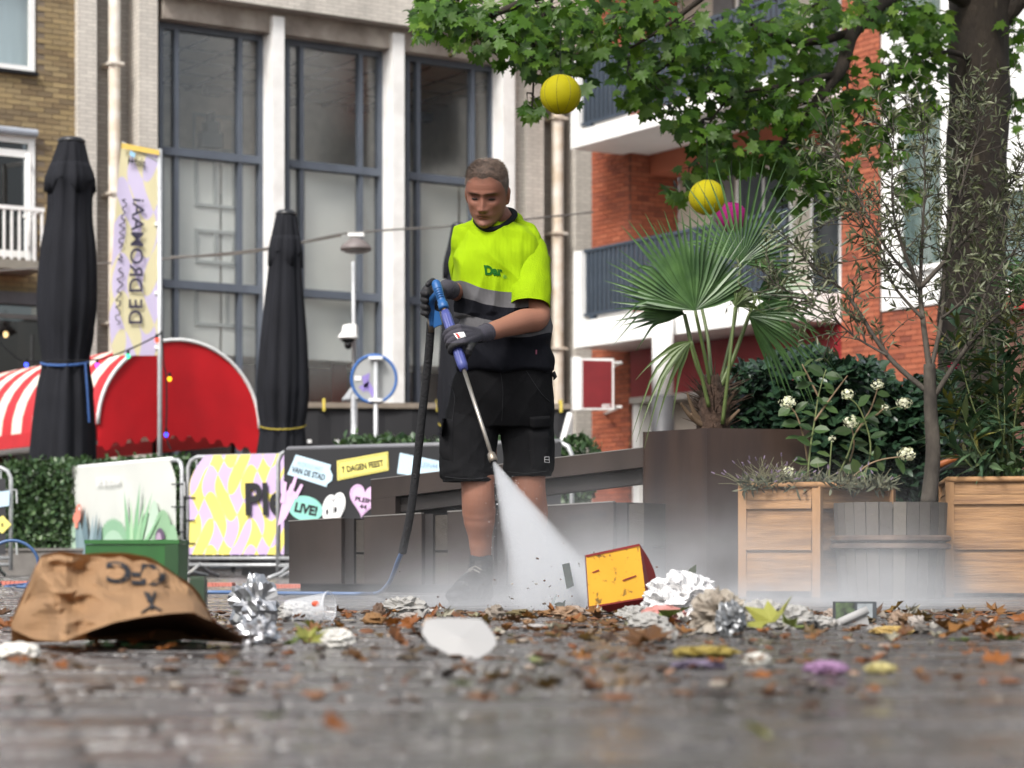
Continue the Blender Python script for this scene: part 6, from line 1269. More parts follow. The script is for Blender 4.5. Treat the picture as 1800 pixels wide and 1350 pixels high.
# collar
cpts = [(836, 388), (842, 396), (851, 402), (862, 403.5), (876, 401), (888, 395), (898, 387), (905, 378), (902, 372), (893, 369), (880, 368), (862, 369), (847, 374), (838, 381)]
cdep = [9.04, 9.0, 8.965, 8.955, 8.96, 8.985, 9.02, 9.075, 9.12, 9.15, 9.17, 9.17, 9.15, 9.1]
mb = MB(); ring0 = [P(x, y, d) for (x, y), d in zip(cpts, cdep)]; loop = bez(ring0 + ring0[:1], 6)[:-1]; mb.tube(loop, .0115, 10, closed=True); mb.build('collar', M('black_rib', (16, 18, 20), .9, spec=.2), shirt, smooth=True)
# sleeves: cloth tubes with an open, turned hem
m_slv = M('neon_sleeve', (136, 166, 6), .85, var=.05, scale=8, c2=(127, 156, 6), bump=.3, bscale=160, spec=.15)
def sleeve(keys, sd):
    pts = bez([k[0] for k in keys], 8); rr = []
    for i in range(len(keys) - 1):
        for j in range(8): t = j / 8; rr.append(keys[i][1] * (1 - t) + keys[i+1][1] * t)
    rr.append(keys[-1][1]); rings = []; n = 40
    for i, p in enumerate(pts):
        t = (pts[min(i+1, len(pts)-1)] - pts[max(i-1, 0)]).normalized(); x = t.cross(V(0, 1, 0)).normalized(); y = t.cross(x)
        rings.append([p + (x * math.cos(2*PI*k/n) * 1.0 + y * math.sin(2*PI*k/n) * .94) * rr[i] * (1 + .05 * noise.noise(V(math.cos(2*PI*k/n) * 2.2, math.sin(2*PI*k/n) * 2.2, i * .22 + sd)) + .03 * noise.noise(V(math.cos(2*PI*k/n) * 5, math.sin(2*PI*k/n) * 5, i * .15 + sd))) for k in range(n)])
    c = pts[-1]; rings.append([c + (q - c) * 1.012 for q in rings[-1]]); rings.append([c + (q - c) * .95 for q in rings[-1]]); rings.append([pts[-4] + (q - pts[-4]) * .9 for q in rings[-6]])
    mb = MB(); mb.loft(rings, cap=False); mb.add(rings[0], [tuple(range(n))]); return mb.build('sleeve', m_slv, shirt, smooth=True)
sleeve([(P(916, 424, 9.08), .06), (P(929, 444, 9.045), .074), (P(935, 484, 8.98), .0765), (P(933, 515, 8.93), .078), (P(932, 538, 8.91), .0785)], 1)

# ---- shorts
so = MB(); torso(so, [(632, 812, 966, .15, 0), (660, 800, 972, .155, 0), (700, 790, 973, .158, .01), (730, 784, 973, .15, .02), (752, 786, 968, .13, .02)])
limb(so, [(P(832, 730, 9.06), .108), (P(824, 780, 9.02), .107), (P(823, 838, 8.99), .104)], flat=1.05); limb(so, [(P(924, 730, 9.08), .106), (P(928, 780, 9.06), .1), (P(929, 828, 9.05), .094)], flat=1.05)
som = MB()
sme2 = remesh(so, .0055, 3, 'shorts'); co = np.empty(len(sme2.vertices) * 3); sme2.vertices.foreach_get('co', co); co = co.reshape(-1, 3); nr = np.empty(len(sme2.vertices) * 3); sme2.vertices.foreach_get('normal', nr); nr = nr.reshape(-1, 3)
zh = {0: lv_(848), 1: lv_(837)}
for i in range(len(co)):                                                    # flat hems
    z0 = zh[0] if co[i][0] < P(882, 0, YM)[0] else zh[1]
    if co[i][2] < z0: co[i][2] = z0 + .0
folds(co, nr, .008, lambda p: noise.noise(V(p[0] * 5, p[1] * 5, p[2] * 11 + p[0] * 6)) + .3 * max(0, 1 - 4 * abs(noise.noise(V(p[0] * 4 + 5, p[1] * 4, p[2] * 7 - p[0] * 9)))) if p[2] > zh[0] + .012 else 0.)
sme2.vertices.foreach_set('co', co.reshape(-1)); sme2.update(); sme2.materials.clear(); sme2.materials.append(M('black_twill', (16, 16, 18), .9, var=.2, scale=12, bump=.2, bscale=180, spec=.15)); shorts = link('shorts', sme2, man)
bvs = BVHTree.FromPolygons([v.co.copy() for v in sme2.vertices], [tuple(p.vertices) for p in sme2.polygons])
m_seam = M('seam', (30, 30, 34), .8); m_poc = M('pocket_twill', (18, 18, 20), .9, var=.15, scale=12, spec=.15)
def patch(name, poly, off, mat, par, bv, n=8):
    mb = MB(); (x0, y0), (x1, y1), (x2, y2), (x3, y3) = poly; vs = []; fs = []
    for i in range(n + 1):
        for j in range(n + 1):
            s, t = i / n, j / n; x = (x0*(1-s)+x1*s)*(1-t)+(x3*(1-s)+x2*s)*t; y = (y0*(1-s)+y1*s)*(1-t)+(y3*(1-s)+y2*s)*t; e = 0 if (i in (0, n) or j in (0, n)) else off; vs.append(drape(x, y, e + .001, bv))
    for i in range(n):
        for j in range(n): a = i*(n+1)+j; fs.append((a, a+n+1, a+n+2, a+1))
    mb.add(vs, fs); return mb.build(name, mat, par, smooth=True)
patch('cargo_pocket', ((777, 735), (797, 737), (796, 812), (775, 806)), .014, m_poc, shorts, bvs); patch('cargo_pocket', ((928, 757), (966, 754), (964, 828), (934, 824)), .012, m_poc, shorts, bvs); patch('pocket_flap', ((931, 733), (967, 730), (967, 753), (931, 752)), .014, m_poc, shorts, bvs)
for pl_ in ([(880, 655), (884, 690), (882, 740)], [(925, 652), (950, 690), (966, 706)], [(789, 672), (800, 700), (792, 760)], [(783, 838), (830, 842), (866, 838)], [(893, 829), (925, 832), (960, 828)], [(930, 792), (964, 790)]): mb = MB(); mb.tube([drape(x, y, .002, bvs) for x, y in [(q.x, q.y) for q in bez([V(x, y, 0) for x, y in pl_], 8)]], .0012, 4); mb.build('seam', m_seam, shorts)
mb = MB(); mb.tube([drape(x, y, .016, bvs) for x, y in ((954, 804), (961, 804), (961, 813), (954, 813), (954, 804))], .0012, 4); mb.tube([drape(954, 808.5, .016, bvs), drape(961, 808.5, .016, bvs)], .001, 4); mb.build('pocket_logo', M('silver_print', (170, 170, 172), .5), shorts)
mb = MB(); mb.tube([P(971, 655, 9.0), P(976, 663, 9.0), P(973, 668, 9.0)], [.012, .008, .002], 8); mb.build('belt_end', m_black, shorts)

# ---- socks and boots
m_boot = M('black_leather_boot', (20, 20, 21), .55, var=.25, scale=14, bump=.3, bscale=60); m_sole = M('boot_sole', (48, 47, 47), .8)
for A_, toe, heel, nm in ((AR, P(800, 1000, 8.80), P(852, 1000, 9.12), 'r'), (AL, P(972, 1000, 8.86), P(936, 1000, 9.2), 'l')):
    mb = MB(); q = V(A_.x, A_.y, 0); mb.tube([q + V(0, 0, .12), q + V(0, 0, A_.z + .02)], [.05, .047], 18); mb.build('sock', M('dark_sock', (34, 36, 38), .9), man, smooth=True)
    t0, h0 = V(toe.x, toe.y, 0), V(heel.x, heel.y, 0); u = (t0 - h0).normalized(); sd = V(-u.y, u.x, 0); Ln = (t0 - h0).length; bo = MB()
    for x, zc2, hz, hw in ((.0, .055, .052, .036), (.1, .055, .054, .042), (.25, .055, .056, .043), (.45, .055, .05, .044), (.65, .05, .044, .049), (.85, .046, .038, .05), (.97, .042, .03, .042)): bo.ell(h0 + u * Ln * x + V(0, 0, zc2), hw, hw, hz, 18, 12)
    for j in range(6): t_ = j / 5; c0 = h0 + u * Ln * (.16 + .1 * (1 - t_)); c1 = V(A_.x, A_.y, 0); bo.ell(c0.lerp(c1, t_) + V(0, 0, .08 + t_ * .085), .05 + .01 * (1 - t_), .05 + .012 * (1 - t_), .045, 18, 12)
    bo.tube([h0 + u * Ln * .2 + V(0, 0, .09), h0 + u * Ln * .5 + V(0, 0, .085), h0 + u * Ln * .8 + V(0, 0, .06)], [.055, .047, .04], 16)
    bm = remesh(bo, .005, 3, 'boot'); bm.materials.clear(); bm.materials.append(m_boot); bo_ = link('boot', bm, man)
    mb = MB(); rg = []
    for z in (0, .024):
        r_ = []
        for k in range(36):
            a = 2*PI*k/36; xx = .5 + .54 * math.cos(a); w_ = .047 * (1 + .12 * math.cos(a)) * math.copysign(abs(math.sin(a)) ** .7, math.sin(a)); r_.append(h0 + u * Ln * xx + sd * w_ + V(0, 0, z))
        rg.append(r_)
    mb.loft(rg); mb.build('sole', m_sole, bo_)
    mb = MB()
    for j in range(6): f_ = .34 + .07 * j; z_ = .148 - j * .011 ; c0 = h0 + u * Ln * f_ + V(0, 0, z_); mb.tube([c0 + sd * .028 - V(0, 0, .008), c0 + V(0, 0, .006), c0 - sd * .028 - V(0, 0, .008)], .003, 5)
    mb.build('laces', M('grey_lace', (120, 116, 112), .8), bo_)

# ------------------------------------------------------------------ pressure washer lance and hose
G0 = P(767, 500, 8.66); GN = P(866, 806, 8.30); gd = (GN - G0).normalized()
def along(py): return G0 + (GN - G0) * ((py - 500) / 306)
la = thing('pressure_washer_lance', 'blue handled pressure washer lance held by the worker', 'pressure washer', along(700))
m_blue = M('blue_grip', (30, 84, 140), .45, var=.08, scale=10); m_purp = M('violet_sleeve', (64, 72, 132), .45, var=.08, scale=8); m_brass = M('brass', (196, 156, 96), .35, .9); m_st = M('stained_lance', (158, 152, 144), .38, .8, var=.2, scale=20)
side = -gd.cross(V(0, -1, 0)).normalized(); frn = gd.cross(side).normalized()      # side: picture right, frn: away from the camera
if frn.y < 0: frn = -frn
mb = MB(); 
def gring(c, hw, hd, n=20): return [c + side * hw * math.cos(2*PI*k/n) + frn * hd * math.sin(2*PI*k/n) for k in range(n)]
prof = [(494, .004, .006), (495, .013, .015), (498, .0175, .019), (504, .0185, .021), (512, .0175, .02), (522, .0155, .018), (530, .0165, .018), (534, .016, .018), (535, .0195, .021), (543, .02, .021), (545, .017, .018)]
mb.loft([gring(along(y) - gd * 0, w, d) for y, w, d in prof]); gun = mb.build('gun_body', m_blue, la, smooth=True)
for y in (511, 515, 519, 523, 527): mb = MB(); c = along(y) ; mb.tube([c + side * x + frn * -math.sqrt(max(0, 1 - (x / .019) ** 2)) * .0205 for x in (-.014, -.007, 0, .007, .014)], .0022, 5); mb.build('grip_rib', m_blue, gun)
mb = MB(); c = along(545); mb.tube([c, along(551)], [.011, .009], 12); mb.build('brass_nut', m_brass, la, smooth=True)
mb = MB(); c0, c1 = along(549), along(653); rr = []
for i in range(13):
    t = i / 12; c = c0.lerp(c1, t); hw = .0185 if i not in (0, 12) else .015; o = []
    for k in range(40): a = 2*PI*k/40; r_ = hw * (1 + (.07 * math.cos(8 * a) if 0 < i < 11 else .06)); o.append(c + side * r_ * math.cos(a) + frn * r_ * math.sin(a))
    rr.append(o)
mb.loft(rr); mb.build('insulating_sleeve', m_purp, la, smooth=True)
mb = MB(); mb.tube([along(652), along(800)], .0075, 12); mb.build('lance_tube', m_st, la, smooth=True)
mb = MB(); mb.loft([gring(along(y), w, w) for y, w in ((796, .009), (798, .014), (803, .0165), (809, .0165), (811, .013))]); mb.build('nozzle', M('nozzle_brass', (140, 130, 118), .4, .7), la, smooth=True)
mb = MB(); mb.loft([gring(along(y), w, w) for y, w in ((811.2, .0115), (812, .0112))]); mb.build('nozzle_bore', m_black, la)
# handle and trigger guard behind the body
H0, H1 = P(762, 505, 8.70), P(761, 572, 8.80)
mb = MB(); mb.tube(bez([along(512) + frn * .01, P(758, 530, 8.74), P(759, 552, 8.78), H1], 5), .014, 10); mb.build('handle', m_blue, gun, smooth=True)
mb = MB(); q = [P(764, 545, 8.72), P(772, 548, 8.70), P(777, 570, 8.70), P(762, 576, 8.74)]; mb.add(q + [v + V(0, .018, 0) for v in q], [(0,1,2,3),(7,6,5,4),(0,4,5,1),(1,5,6,2),(2,6,7,3),(3,7,4,0)]); mb.build('trigger_guard', m_blue, gun)
hs_ = [P(757, 566, 8.82), P(756, 590, 8.84), P(752, 640, 8.88), P(742, 730, 8.94), P(731, 830, 9.0), P(721, 905, 9.05), P(707, 972, 9.1)]
hose = thing('pressure_hose', 'blue pressure hose with black sleeve running from the lance to the ground', 'hose', gp(700, 9.1))
mb = MB(); pp = bez(hs_, 14); mb.tube(pp, [.0165 * (1 + .05 * noise.noise(q * 60)) for q in pp], 12); mb.build('sleeve', M('black_sleeve', (19, 19, 22), .8, var=.25, scale=40, bump=.6, bscale=120), hose, smooth=True)
def gz(px, py, z=.009): q = G(px, py); return V(q.x, q.y, z)
bl_ = [P(708, 968, 9.1), P(700, 985, 9.15), P(690, 1012, 9.3), P(680, 1030, 9.6), V(*gz(662, 1046)), V(*gz(630, 1047)), V(*gz(560, 1046.5)), V(*gz(500, 1046)), V(*gz(380, 1044)), V(*gz(250, 1044)), V(*gz(120, 1040)), V(*gz(30, 1034))]
m_hose = M('blue_hose', (70, 98, 140), .45, var=.1, scale=6); mb = MB(); mb.tube(bez(bl_, 10), .0095, 10); mb.build('hose_line', m_hose, hose, smooth=True)
mb = MB(); mb.tube([P(757, 560, 8.81), P(757, 583, 8.83)], .014, 10); mb.build('coupling', M('hose_coupling', (120, 110, 98), .4, .7), hose, smooth=True)
coil = thing('hose_coil', 'loop of blue hose lying against the stone trough', 'hose', gp(30, 14.2)); mb = MB(); c = P(24, 992, 14.2)
lp_ = [c + V(.155 * math.cos(a) , .06 * math.sin(a * .5), .148 * math.sin(a)) for a in [PI * 1.25 + 2 * PI * k / 30 * 1.0 for k in range(31)]]
mb.tube(bez([V(*gz(-40, 1033, .012)), V(*gz(0, 1031, .012))] + lp_[::-1][2:-2] + [V(*gz(55, 1030, .012)), V(*gz(70, 1033, .012))], 4), .0105, 8); mb.build('loop', m_hose, coil, smooth=True)

# ------------------------------------------------------------------ gloves
m_gl = M('grey_glove', (56, 54, 63), .85, var=.15, scale=30, bump=.3, bscale=200); m_glk = M('black_glove_palm', (22, 21, 24), .7, var=.2, scale=20)
def chain(mb, pts, rr): mb.tube(bez(pts, 4), [rr[0] + (rr[-1] - rr[0]) * i / (4 * (len(pts) - 1)) for i in range(4 * (len(pts) - 1) + 1)], 12); [mb.ell(p, r_, r_, r_, 10, 8) for p, r_ in ((pts[0], rr[0]), (pts[-1], rr[-1]))]
# his left hand over the sleeve: knuckles towards the camera, fingers round the far-left side
gl = MB(); cg = along(604); wr = WL
for k in range(4):
    c = along(590 + k * 8.8); fr0 = .0122 - .0008 * (k == 3); r_ = .0185 + fr0 * .8
    ptsf = [c + (side * math.cos(math.radians(a)) - frn * math.sin(math.radians(a))) * r_ * q for a, q in ((48, 1.45), (85, 1.22), (125, 1.05), (170, 1.0), (215, 1.0), (255, 1.0))]
    chain(gl, ptsf, [fr0 * 1.1, fr0 * .88]); kn = ptsf[0]
    gl.tube([ptsf[1], kn, kn.lerp(wr, .45) + V(0, -.008, 0), wr], [.0125, .0155, .019, .024], 14)
gl.ell(cg.lerp(wr, .5) + V(0, -.012, -.002), .04, .024, .03, 18, 12); gl.tube([wr.lerp(cg, .15), wr.lerp(EL, .13)], [.031, .036], 18)
chain(gl, [wr.lerp(cg, .3) + V(0, .005, -.02), along(622) + side * .045 - frn * .004, along(628) + side * .026 + frn * .022, along(622) - side * .002 + frn * .031], [.0155, .0115])
gme = remesh(gl, .0026, 2, 'glove'); gme.materials.clear(); gme.materials.append(m_gl); gme.materials.append(m_glk); glo = link('glove', gme, man)
gax = (cg - wr).normalized()
mi_ = []
for p in gme.polygons:
    c = p.center; py = 975 - (c.z - CAMH) / c.y * FPX; px = c.x / c.y * FPX + 900; mi_.append(1 if py > 603 + (px - 790) * -.03 or (px < 778 and py > 590) else 0)
gme.polygons.foreach_set('material_index', mi_)
bvg = BVHTree.FromPolygons([v.co.copy() for v in gme.vertices], [tuple(p.vertices) for p in gme.polygons])
lbg = patch('glove_label', ((797, 586), (815, 583), (819, 592), (804, 596)), .001, m_white, glo, bvg); patch('glove_print', ((799, 586.2), (804, 585.2), (810, 593.8), (805.5, 595)), .0025, M('label_red', (190, 50, 46), .6), lbg, bvg)
for k in range(2): mb = MB(); mb.tube([WL.lerp(EL, .04 + .06 * k) + (Matrix.Rotation(2*PI*j/20, 3, (EL - WL).normalized()) @ (EL - WL).orthogonal().normalized()) * (.034 + .002 * k) for j in range(20)], .0022, 5, closed=True); mb.build('cuff_rib', m_gl, glo)
# his right hand round the pistol handle behind the gun
gl = MB(); ax = (H1 - along(512)).normalized(); 
hb_ = [P(757, 510 + k * 11.5, 8.735 + k * .016) for k in range(4)]
for k, c in enumerate(hb_):
    ang = [math.radians(a) for a in (-60, -100, 170, 125, 85)]; r_ = .027
    ptsf = [c + V(math.cos(math.radians(a)) * r_ * 1.05, -math.sin(math.radians(a)) * r_, -.004 * i) for i, a in enumerate((-40, -95, -150, -195, -240))]; chain(gl, ptsf, [.0135, .0125])
    gl.tube([ptsf[0], ptsf[0].lerp(WR, .5) + V(-.006, .006, 0), WR], [.014, .02, .025], 12)
pk_ = P(754, 522, 8.78); gl.ell(pk_, .033, .034, .052, 16, 12); gl.ell(P(754, 545, 8.80), .026, .028, .034, 14, 10); gl.ell(P(750, 518, 8.75), .024, .026, .036, 14, 10); gl.ell(P(753, 538, 8.77), .02, .026, .03, 14, 10); gl.tube([WR.lerp(pk_, .3), WR, WR.lerp(ER, .15)], [.031, .033, .0375], 16)
chain(gl, [P(764, 498, 8.76), P(760, 494, 8.70), P(752, 500, 8.665)], [.014, .0105])
gme = remesh(gl, .0026, 2, 'glove'); gme.materials.clear(); gme.materials.append(m_glk); gme.materials.append(m_gl)
gme.polygons.foreach_set('material_index', [1 if p.center.x > P(771, 0, 8.8)[0] else 0 for p in gme.polygons]); glo2 = link('glove', gme, man)
for k in range(3): mb = MB(); mb.tube([WR.lerp(ER, .0 + .05 * k) + (Matrix.Rotation(2*PI*j/20, 3, (ER - WR).normalized()) @ (ER - WR).orthogonal().normalized()) * (.033 + .001 * k) for j in range(20)], .0025, 5, closed=True); mb.build('cuff_rib', m_gl, glo2)
# ------------------------------------------------------------------ litter on the paving
def crumple(name, label, cat, px, py, wpx, hpx, mat, seed, Y=None, depth=.8, amp=.35, freq=2.2, squash=.0, group=None, sub=3, tilt=0.):
    """crushed paper, foil or plastic: a ball pushed into ridges; bottom row py touches the ground"""
    Y = Y or GND(py); w, h = wpx * Y / FPX / 2, hpx * Y / FPX / 2; mb = MB(); mb.ell((0, 0, 0), 1, 1, 1, 8 * sub, 5 * sub); vs = []
    for q in mb.v:
        q = Vector(q); p = q * freq + V(seed * 3.1, seed * 1.7, seed); r_ = 1 + amp * (1 - 2.6 * abs(noise.noise(p))) + amp * .6 * (.5 - abs(noise.noise(p * 2.3)) * 2) + amp * .3 * noise.noise(p * 5)
        q = q * r_; q.z = max(q.z, -.85); vs.append(V(q.x * w, q.y * w * depth, (q.z + .85) / 1.85 * 2 * h))
    mb.v = [tuple(v) for v in vs]; me = mb.mesh(name, mat); b0 = gp(px, Y)
    return link(name, me, None, label, cat, group, mat4=Matrix.Translation(b0) @ Matrix.Rotation(tilt, 4, 'Z'))
m_foil = M('crumpled_foil', (176, 177, 180), .3, .8, var=.15, scale=14); m_tissue = M('white_tissue', (164, 162, 158), .85, var=.05, scale=12, trans=.2); m_tiss2 = M('dirty_tissue', (158, 152, 142), .9, var=.2, scale=10, c2=(112, 100, 86))
m_clear, nt, out = newmat('clear_plastic'); b = N(nt, 'ShaderNodeBsdfPrincipled'); b.inputs['Base Color'].default_value = (.85, .87, .9, 1); b.inputs['Roughness'].default_value = .12; b.inputs['Alpha'].default_value = .28; L(nt, b.outputs[0], out.inputs[0])
crumple('foil_wrapper', 'crushed ball of silver foil standing beside the paper bag', 'foil', 446, 1098, 66, 74, m_foil, 1, amp=.42, freq=1.7, sub=4); crumple('foil_wrapper', 'flat torn flap of silver foil at the foot of the foil ball', 'foil', 452, 1132, 58, 40, m_foil, 2, amp=.42, freq=1.6, sub=4)
# plastic cup on its side with crushed lid
Yc = GND(1092); cup = thing('plastic_cup', 'clear plastic cup lying on its side with an orange print', 'cup', gp(545, Yc)); ax0, ax1 = V(P(505, 0, Yc)[0], Yc + .02, .034), V(P(580, 0, Yc)[0], Yc - .03, .045)
mb = MB(); mb.tube([ax0.lerp(ax1, t) for t in (0, .3, .6, .95, 1)], [.03, .034, .038, .0425, .045], 24, cap=False); mb.build('cup_wall', m_clear, cup, smooth=True)
mb = MB(); d = (ax1 - ax0).normalized(); o1 = d.orthogonal().normalized(); o2 = d.cross(o1); mb.tube([ax1 + (o1 * math.cos(2*PI*k/24) + o2 * math.sin(2*PI*k/24)) * .045 for k in range(24)], .0028, 6, closed=True); mb.build('rim', m_clear, cup, smooth=True)
mb = MB(); mb.ell(ax0.lerp(ax1, .7) + V(.0, -.042, .012), .012, .003, .009, 10, 8); mb.build('print', M('orange_red_print', (200, 84, 54), .5), cup, smooth=True)
crumple('crushed_wrapper', 'crumpled white wrapper resting against the clear cup', 'wrapper', 518, 1072, 52, 30, m_tissue, 5, Y=6.95, amp=.3, sub=4)
crumple('plastic_bag', 'small clear plastic bag lying in front of the bench', 'plastic bag', 712, 1083, 66, 30, m_tissue, 7, amp=.35, sub=4); crumple('bottle_cap', 'small brown cap lying beside the clear plastic bag', 'cap', 666, 1088, 20, 26, M('brown_scrap', (92, 70, 54), .7, var=.3, scale=30), 8, amp=.25)
# white card
def card(name, label, cat, pts, Y, mat, bow=.02, n=10, m4=None):
    """a sheet with a bend; pts are its outline in photo pixels, near edge on the ground"""
    mb = MB(); c = V(sum(p[0] for p in pts) / len(pts), sum(p[1] for p in pts) / len(pts), 0); ring = []
    for x, y in pts: zt = (y - c.y) / 40; ring.append(P(x, y, Y - .05 * zt))
    vs = [P(c.x, c.y, Y) + V(0, -bow, 0)] + ring; mb.add(vs, [(0, 1 + k, 1 + (k + 1) % len(ring)) for k in range(len(ring))]); mb.add([v + V(0, .004, 0) for v in vs], [(0, 1 + (k + 1) % len(ring), 1 + k) for k in range(len(ring))]); k0 = len(vs); n_ = len(ring)
    for k in range(n_): mb.f.append((1 + k, 1 + (k + 1) % n_, k0 + 1 + (k + 1) % n_, k0 + 1 + k)); mb.m.append(0)
    return mb.build(name, mat, None, label=label, cat=cat)
m_paper = M('white_card', (150, 149, 148), .7, var=.03, scale=6)
card('paper_card', 'bright white paper card tilted up among the fallen leaves', 'card', [(741, 1112), (746, 1092), (760, 1087), (790, 1086), (820, 1087), (846, 1088), (858, 1100), (870, 1118), (873, 1132), (862, 1145), (842, 1157), (820, 1159), (800, 1156), (775, 1143), (755, 1132)], 4.45, m_paper)
# big yellow and red carton, tumbling
def carton(name, label, C, Y, w, h, dp, rot, mats):
    t = thing(name, label, 'box', C); return t
yb = thing('food_carton', 'tumbling yellow carton with red sides hit by the water jet', 'box', P(1085, 1075, 7.35)); Yb = 7.35
fl_ = [P(1030, 976, Yb), P(1124, 956, Yb), P(1136, 1052, Yb), P(1036, 1069, Yb)]; bkq = [P(1062, 962, Yb + .16), P(1138, 968, Yb + .1), P(1150, 1034, Yb + .1), P(1080, 1078, Yb + .16)]
m_yel, nt, out = newmat('scuffed_yellow'); b = N(nt, 'ShaderNodeBsdfPrincipled'); v = texco(nt); n1 = noisen(nt, v, 34., 5, .6); n2 = noisen(nt, v, 11., 3)
c = mixc(nt, ramp(nt, n1, [(.57, (0, 0, 0)), (.66, (1, 1, 1))]), mixc(nt, n2, lin((206, 146, 28)), lin((216, 164, 46))), lin((110, 84, 34))); L(nt, c, b.inputs['Base Color']); b.inputs['Roughness'].default_value = .5; L(nt, b.outputs[0], out.inputs[0])
m_bred = M('carton_red', (118, 26, 24), .5, var=.15, scale=10)
mb = MB(); mb.add(fl_ + [q + V(0, .006, 0) for q in fl_], [(0,1,2,3),(7,6,5,4),(0,4,5,1),(1,5,6,2),(2,6,7,3),(3,7,4,0)]); fp_ = mb.build('front_panel', m_yel, yb)
mb = MB(); cvx = bez([fl_[1], P(1142, 985, Yb + .04), P(1153, 1015, Yb + .06), P(1147, 1035, Yb + .05), fl_[2]], 4); bb = [q + V(0, .13, 0) for q in cvx]; n = len(cvx)
mb.add(cvx + bb, [(k, k + 1, n + k + 1, n + k) for k in range(n - 1)] + [tuple(range(n))]); mb.build('side_panel', m_bred, yb)
mb = MB(); cvx = bez([fl_[3], P(1060, 1075, Yb + .02), P(1100, 1074, Yb + .03), P(1128, 1066, Yb + .02), fl_[2]], 4); bb = [q + V(0, .13, .0) for q in cvx]; mb.add(cvx + bb, [(k, k + 1, n + k + 1, n + k) for k in range(n - 1)] + [tuple(range(n))]); mb.build('bottom_panel', m_bred, yb)
mb = MB(); mb.add([fl_[0] + V(0, .13, 0), fl_[1] + V(0, .13, 0), fl_[2] + V(0, .13, 0), fl_[3] + V(0, .13, 0)], [(0, 1, 2, 3)]); mb.add([fl_[0], fl_[1], fl_[1] + V(0, .13, 0), fl_[0] + V(0, .13, 0)], [(0, 1, 2, 3)]); mb.add([fl_[0], fl_[3], fl_[3] + V(0, .13, 0), fl_[0] + V(0, .13, 0)], [(0, 1, 2, 3)]); mb.build('back_panel', m_bred, yb)
mb = MB(); YF = Frame((0, Yb), (1, 0))
for pl_ in ([(1030, 976), (1124, 956), (1124.4, 959.5), (1030.4, 979.5)], [(1035.6, 1066), (1135.6, 1049), (1136, 1052), (1036, 1069)]): mb.add([YF.hit(x, y, .003) for x, y in pl_], [tuple(range(len(pl_)))])
for pl_ in ([(1093, 1020), (1104, 1015.5), (1118, 1011), (1119, 1013), (1106, 1018), (1096, 1021.5)], [(1040, 1006), (1052, 1001), (1054, 1003), (1043, 1007)]): mb.add([YF.hit(x, y, .003) for x, y in pl_], [tuple(range(len(pl_)))])
mb.build('red_marks', m_bred, fp_)
# scraps thrown up by the jet
m_gl_ = M('green_label', (70, 140, 84), .5, var=.2, scale=30); m_dk = M('dark_scrap', (52, 58, 56), .6, var=.3, scale=20)
card('torn_label', 'torn green and black label flying up in the spray', 'label', [(988, 992), (1001, 989), (1009, 1030), (996, 1035)], 7.9, m_dk, 0)
q_ = card('green_print', None, None, [(994, 1022), (1006, 1018), (1009, 1030), (997, 1035)], 7.895, m_gl_, 0); q_.parent = bpy.data.objects['torn_label']
card('plastic_scrap', 'thin grey plastic sliver flying up left of the yellow carton', 'scrap', [(961, 1082), (966, 1064), (978, 1044), (979, 1048), (972, 1066), (966, 1080)], 7.7, M('grey_scrap', (110, 116, 118), .4), 0); card('plastic_scrap', 'dark angular plastic scrap flying up left of the yellow carton', 'scrap', [(974, 1062), (982, 1058), (992, 1060), (994, 1054), (993, 1066), (984, 1072)], 7.6, m_dk, 0)
card('dark_leaf', 'dark pointed leaf flying above the newspaper scrap', 'leaf', [(1200, 1018), (1212, 1000), (1224, 992), (1224, 1004), (1218, 1020)], 7.4, M('wet_leaf', (52, 58, 46), .5, var=.2), 0); card('brown_scrap', 'brown card scrap standing upright below the flying labels', 'scrap', [(1000, 1090), (1006, 1078), (1021, 1084), (1018, 1094)], 7.0, M('brown_card', (84, 62, 50), .8), 0)
# right-hand heap
m_news, nt, out = newmat('printed_paper'); b = N(nt, 'ShaderNodeBsdfPrincipled'); w = N(nt, 'ShaderNodeTexBrick'); w.inputs['Scale'].default_value = 60; w.inputs['Color1'].default_value = (.72, .71, .7, 1); w.inputs['Color2'].default_value = (.25, .25, .27, 1); w.inputs['Mortar'].default_value = (.74, .73, .72, 1); w.inputs['Mortar Size'].default_value = .03; L(nt, texco(nt), w.inputs[0]); L(nt, w.outputs['Color'], b.inputs['Base Color']); L(nt, b.outputs[0], out.inputs[0])
crumple('newspaper_wad', 'crumpled printed newspaper wad right of the yellow carton', 'newspaper', 1198, 1086, 104, 72, m_news, 11, Y=6.9, amp=.4, sub=5)
crumple('burger_wrapper', 'stained white wrapper lump with brown sauce in the litter heap', 'wrapper', 1262, 1118, 78, 68, m_tiss2, 12, Y=5.75, amp=.38, sub=5); crumple('burger_box', 'brown and pink burger scrap at the foot of the newspaper wad', 'food scrap', 1166, 1090, 74, 30, M('burger_brown', (104, 74, 62), .7, var=.4, scale=24, c2=(196, 130, 126)), 13, Y=6.6, amp=.2, sub=4)
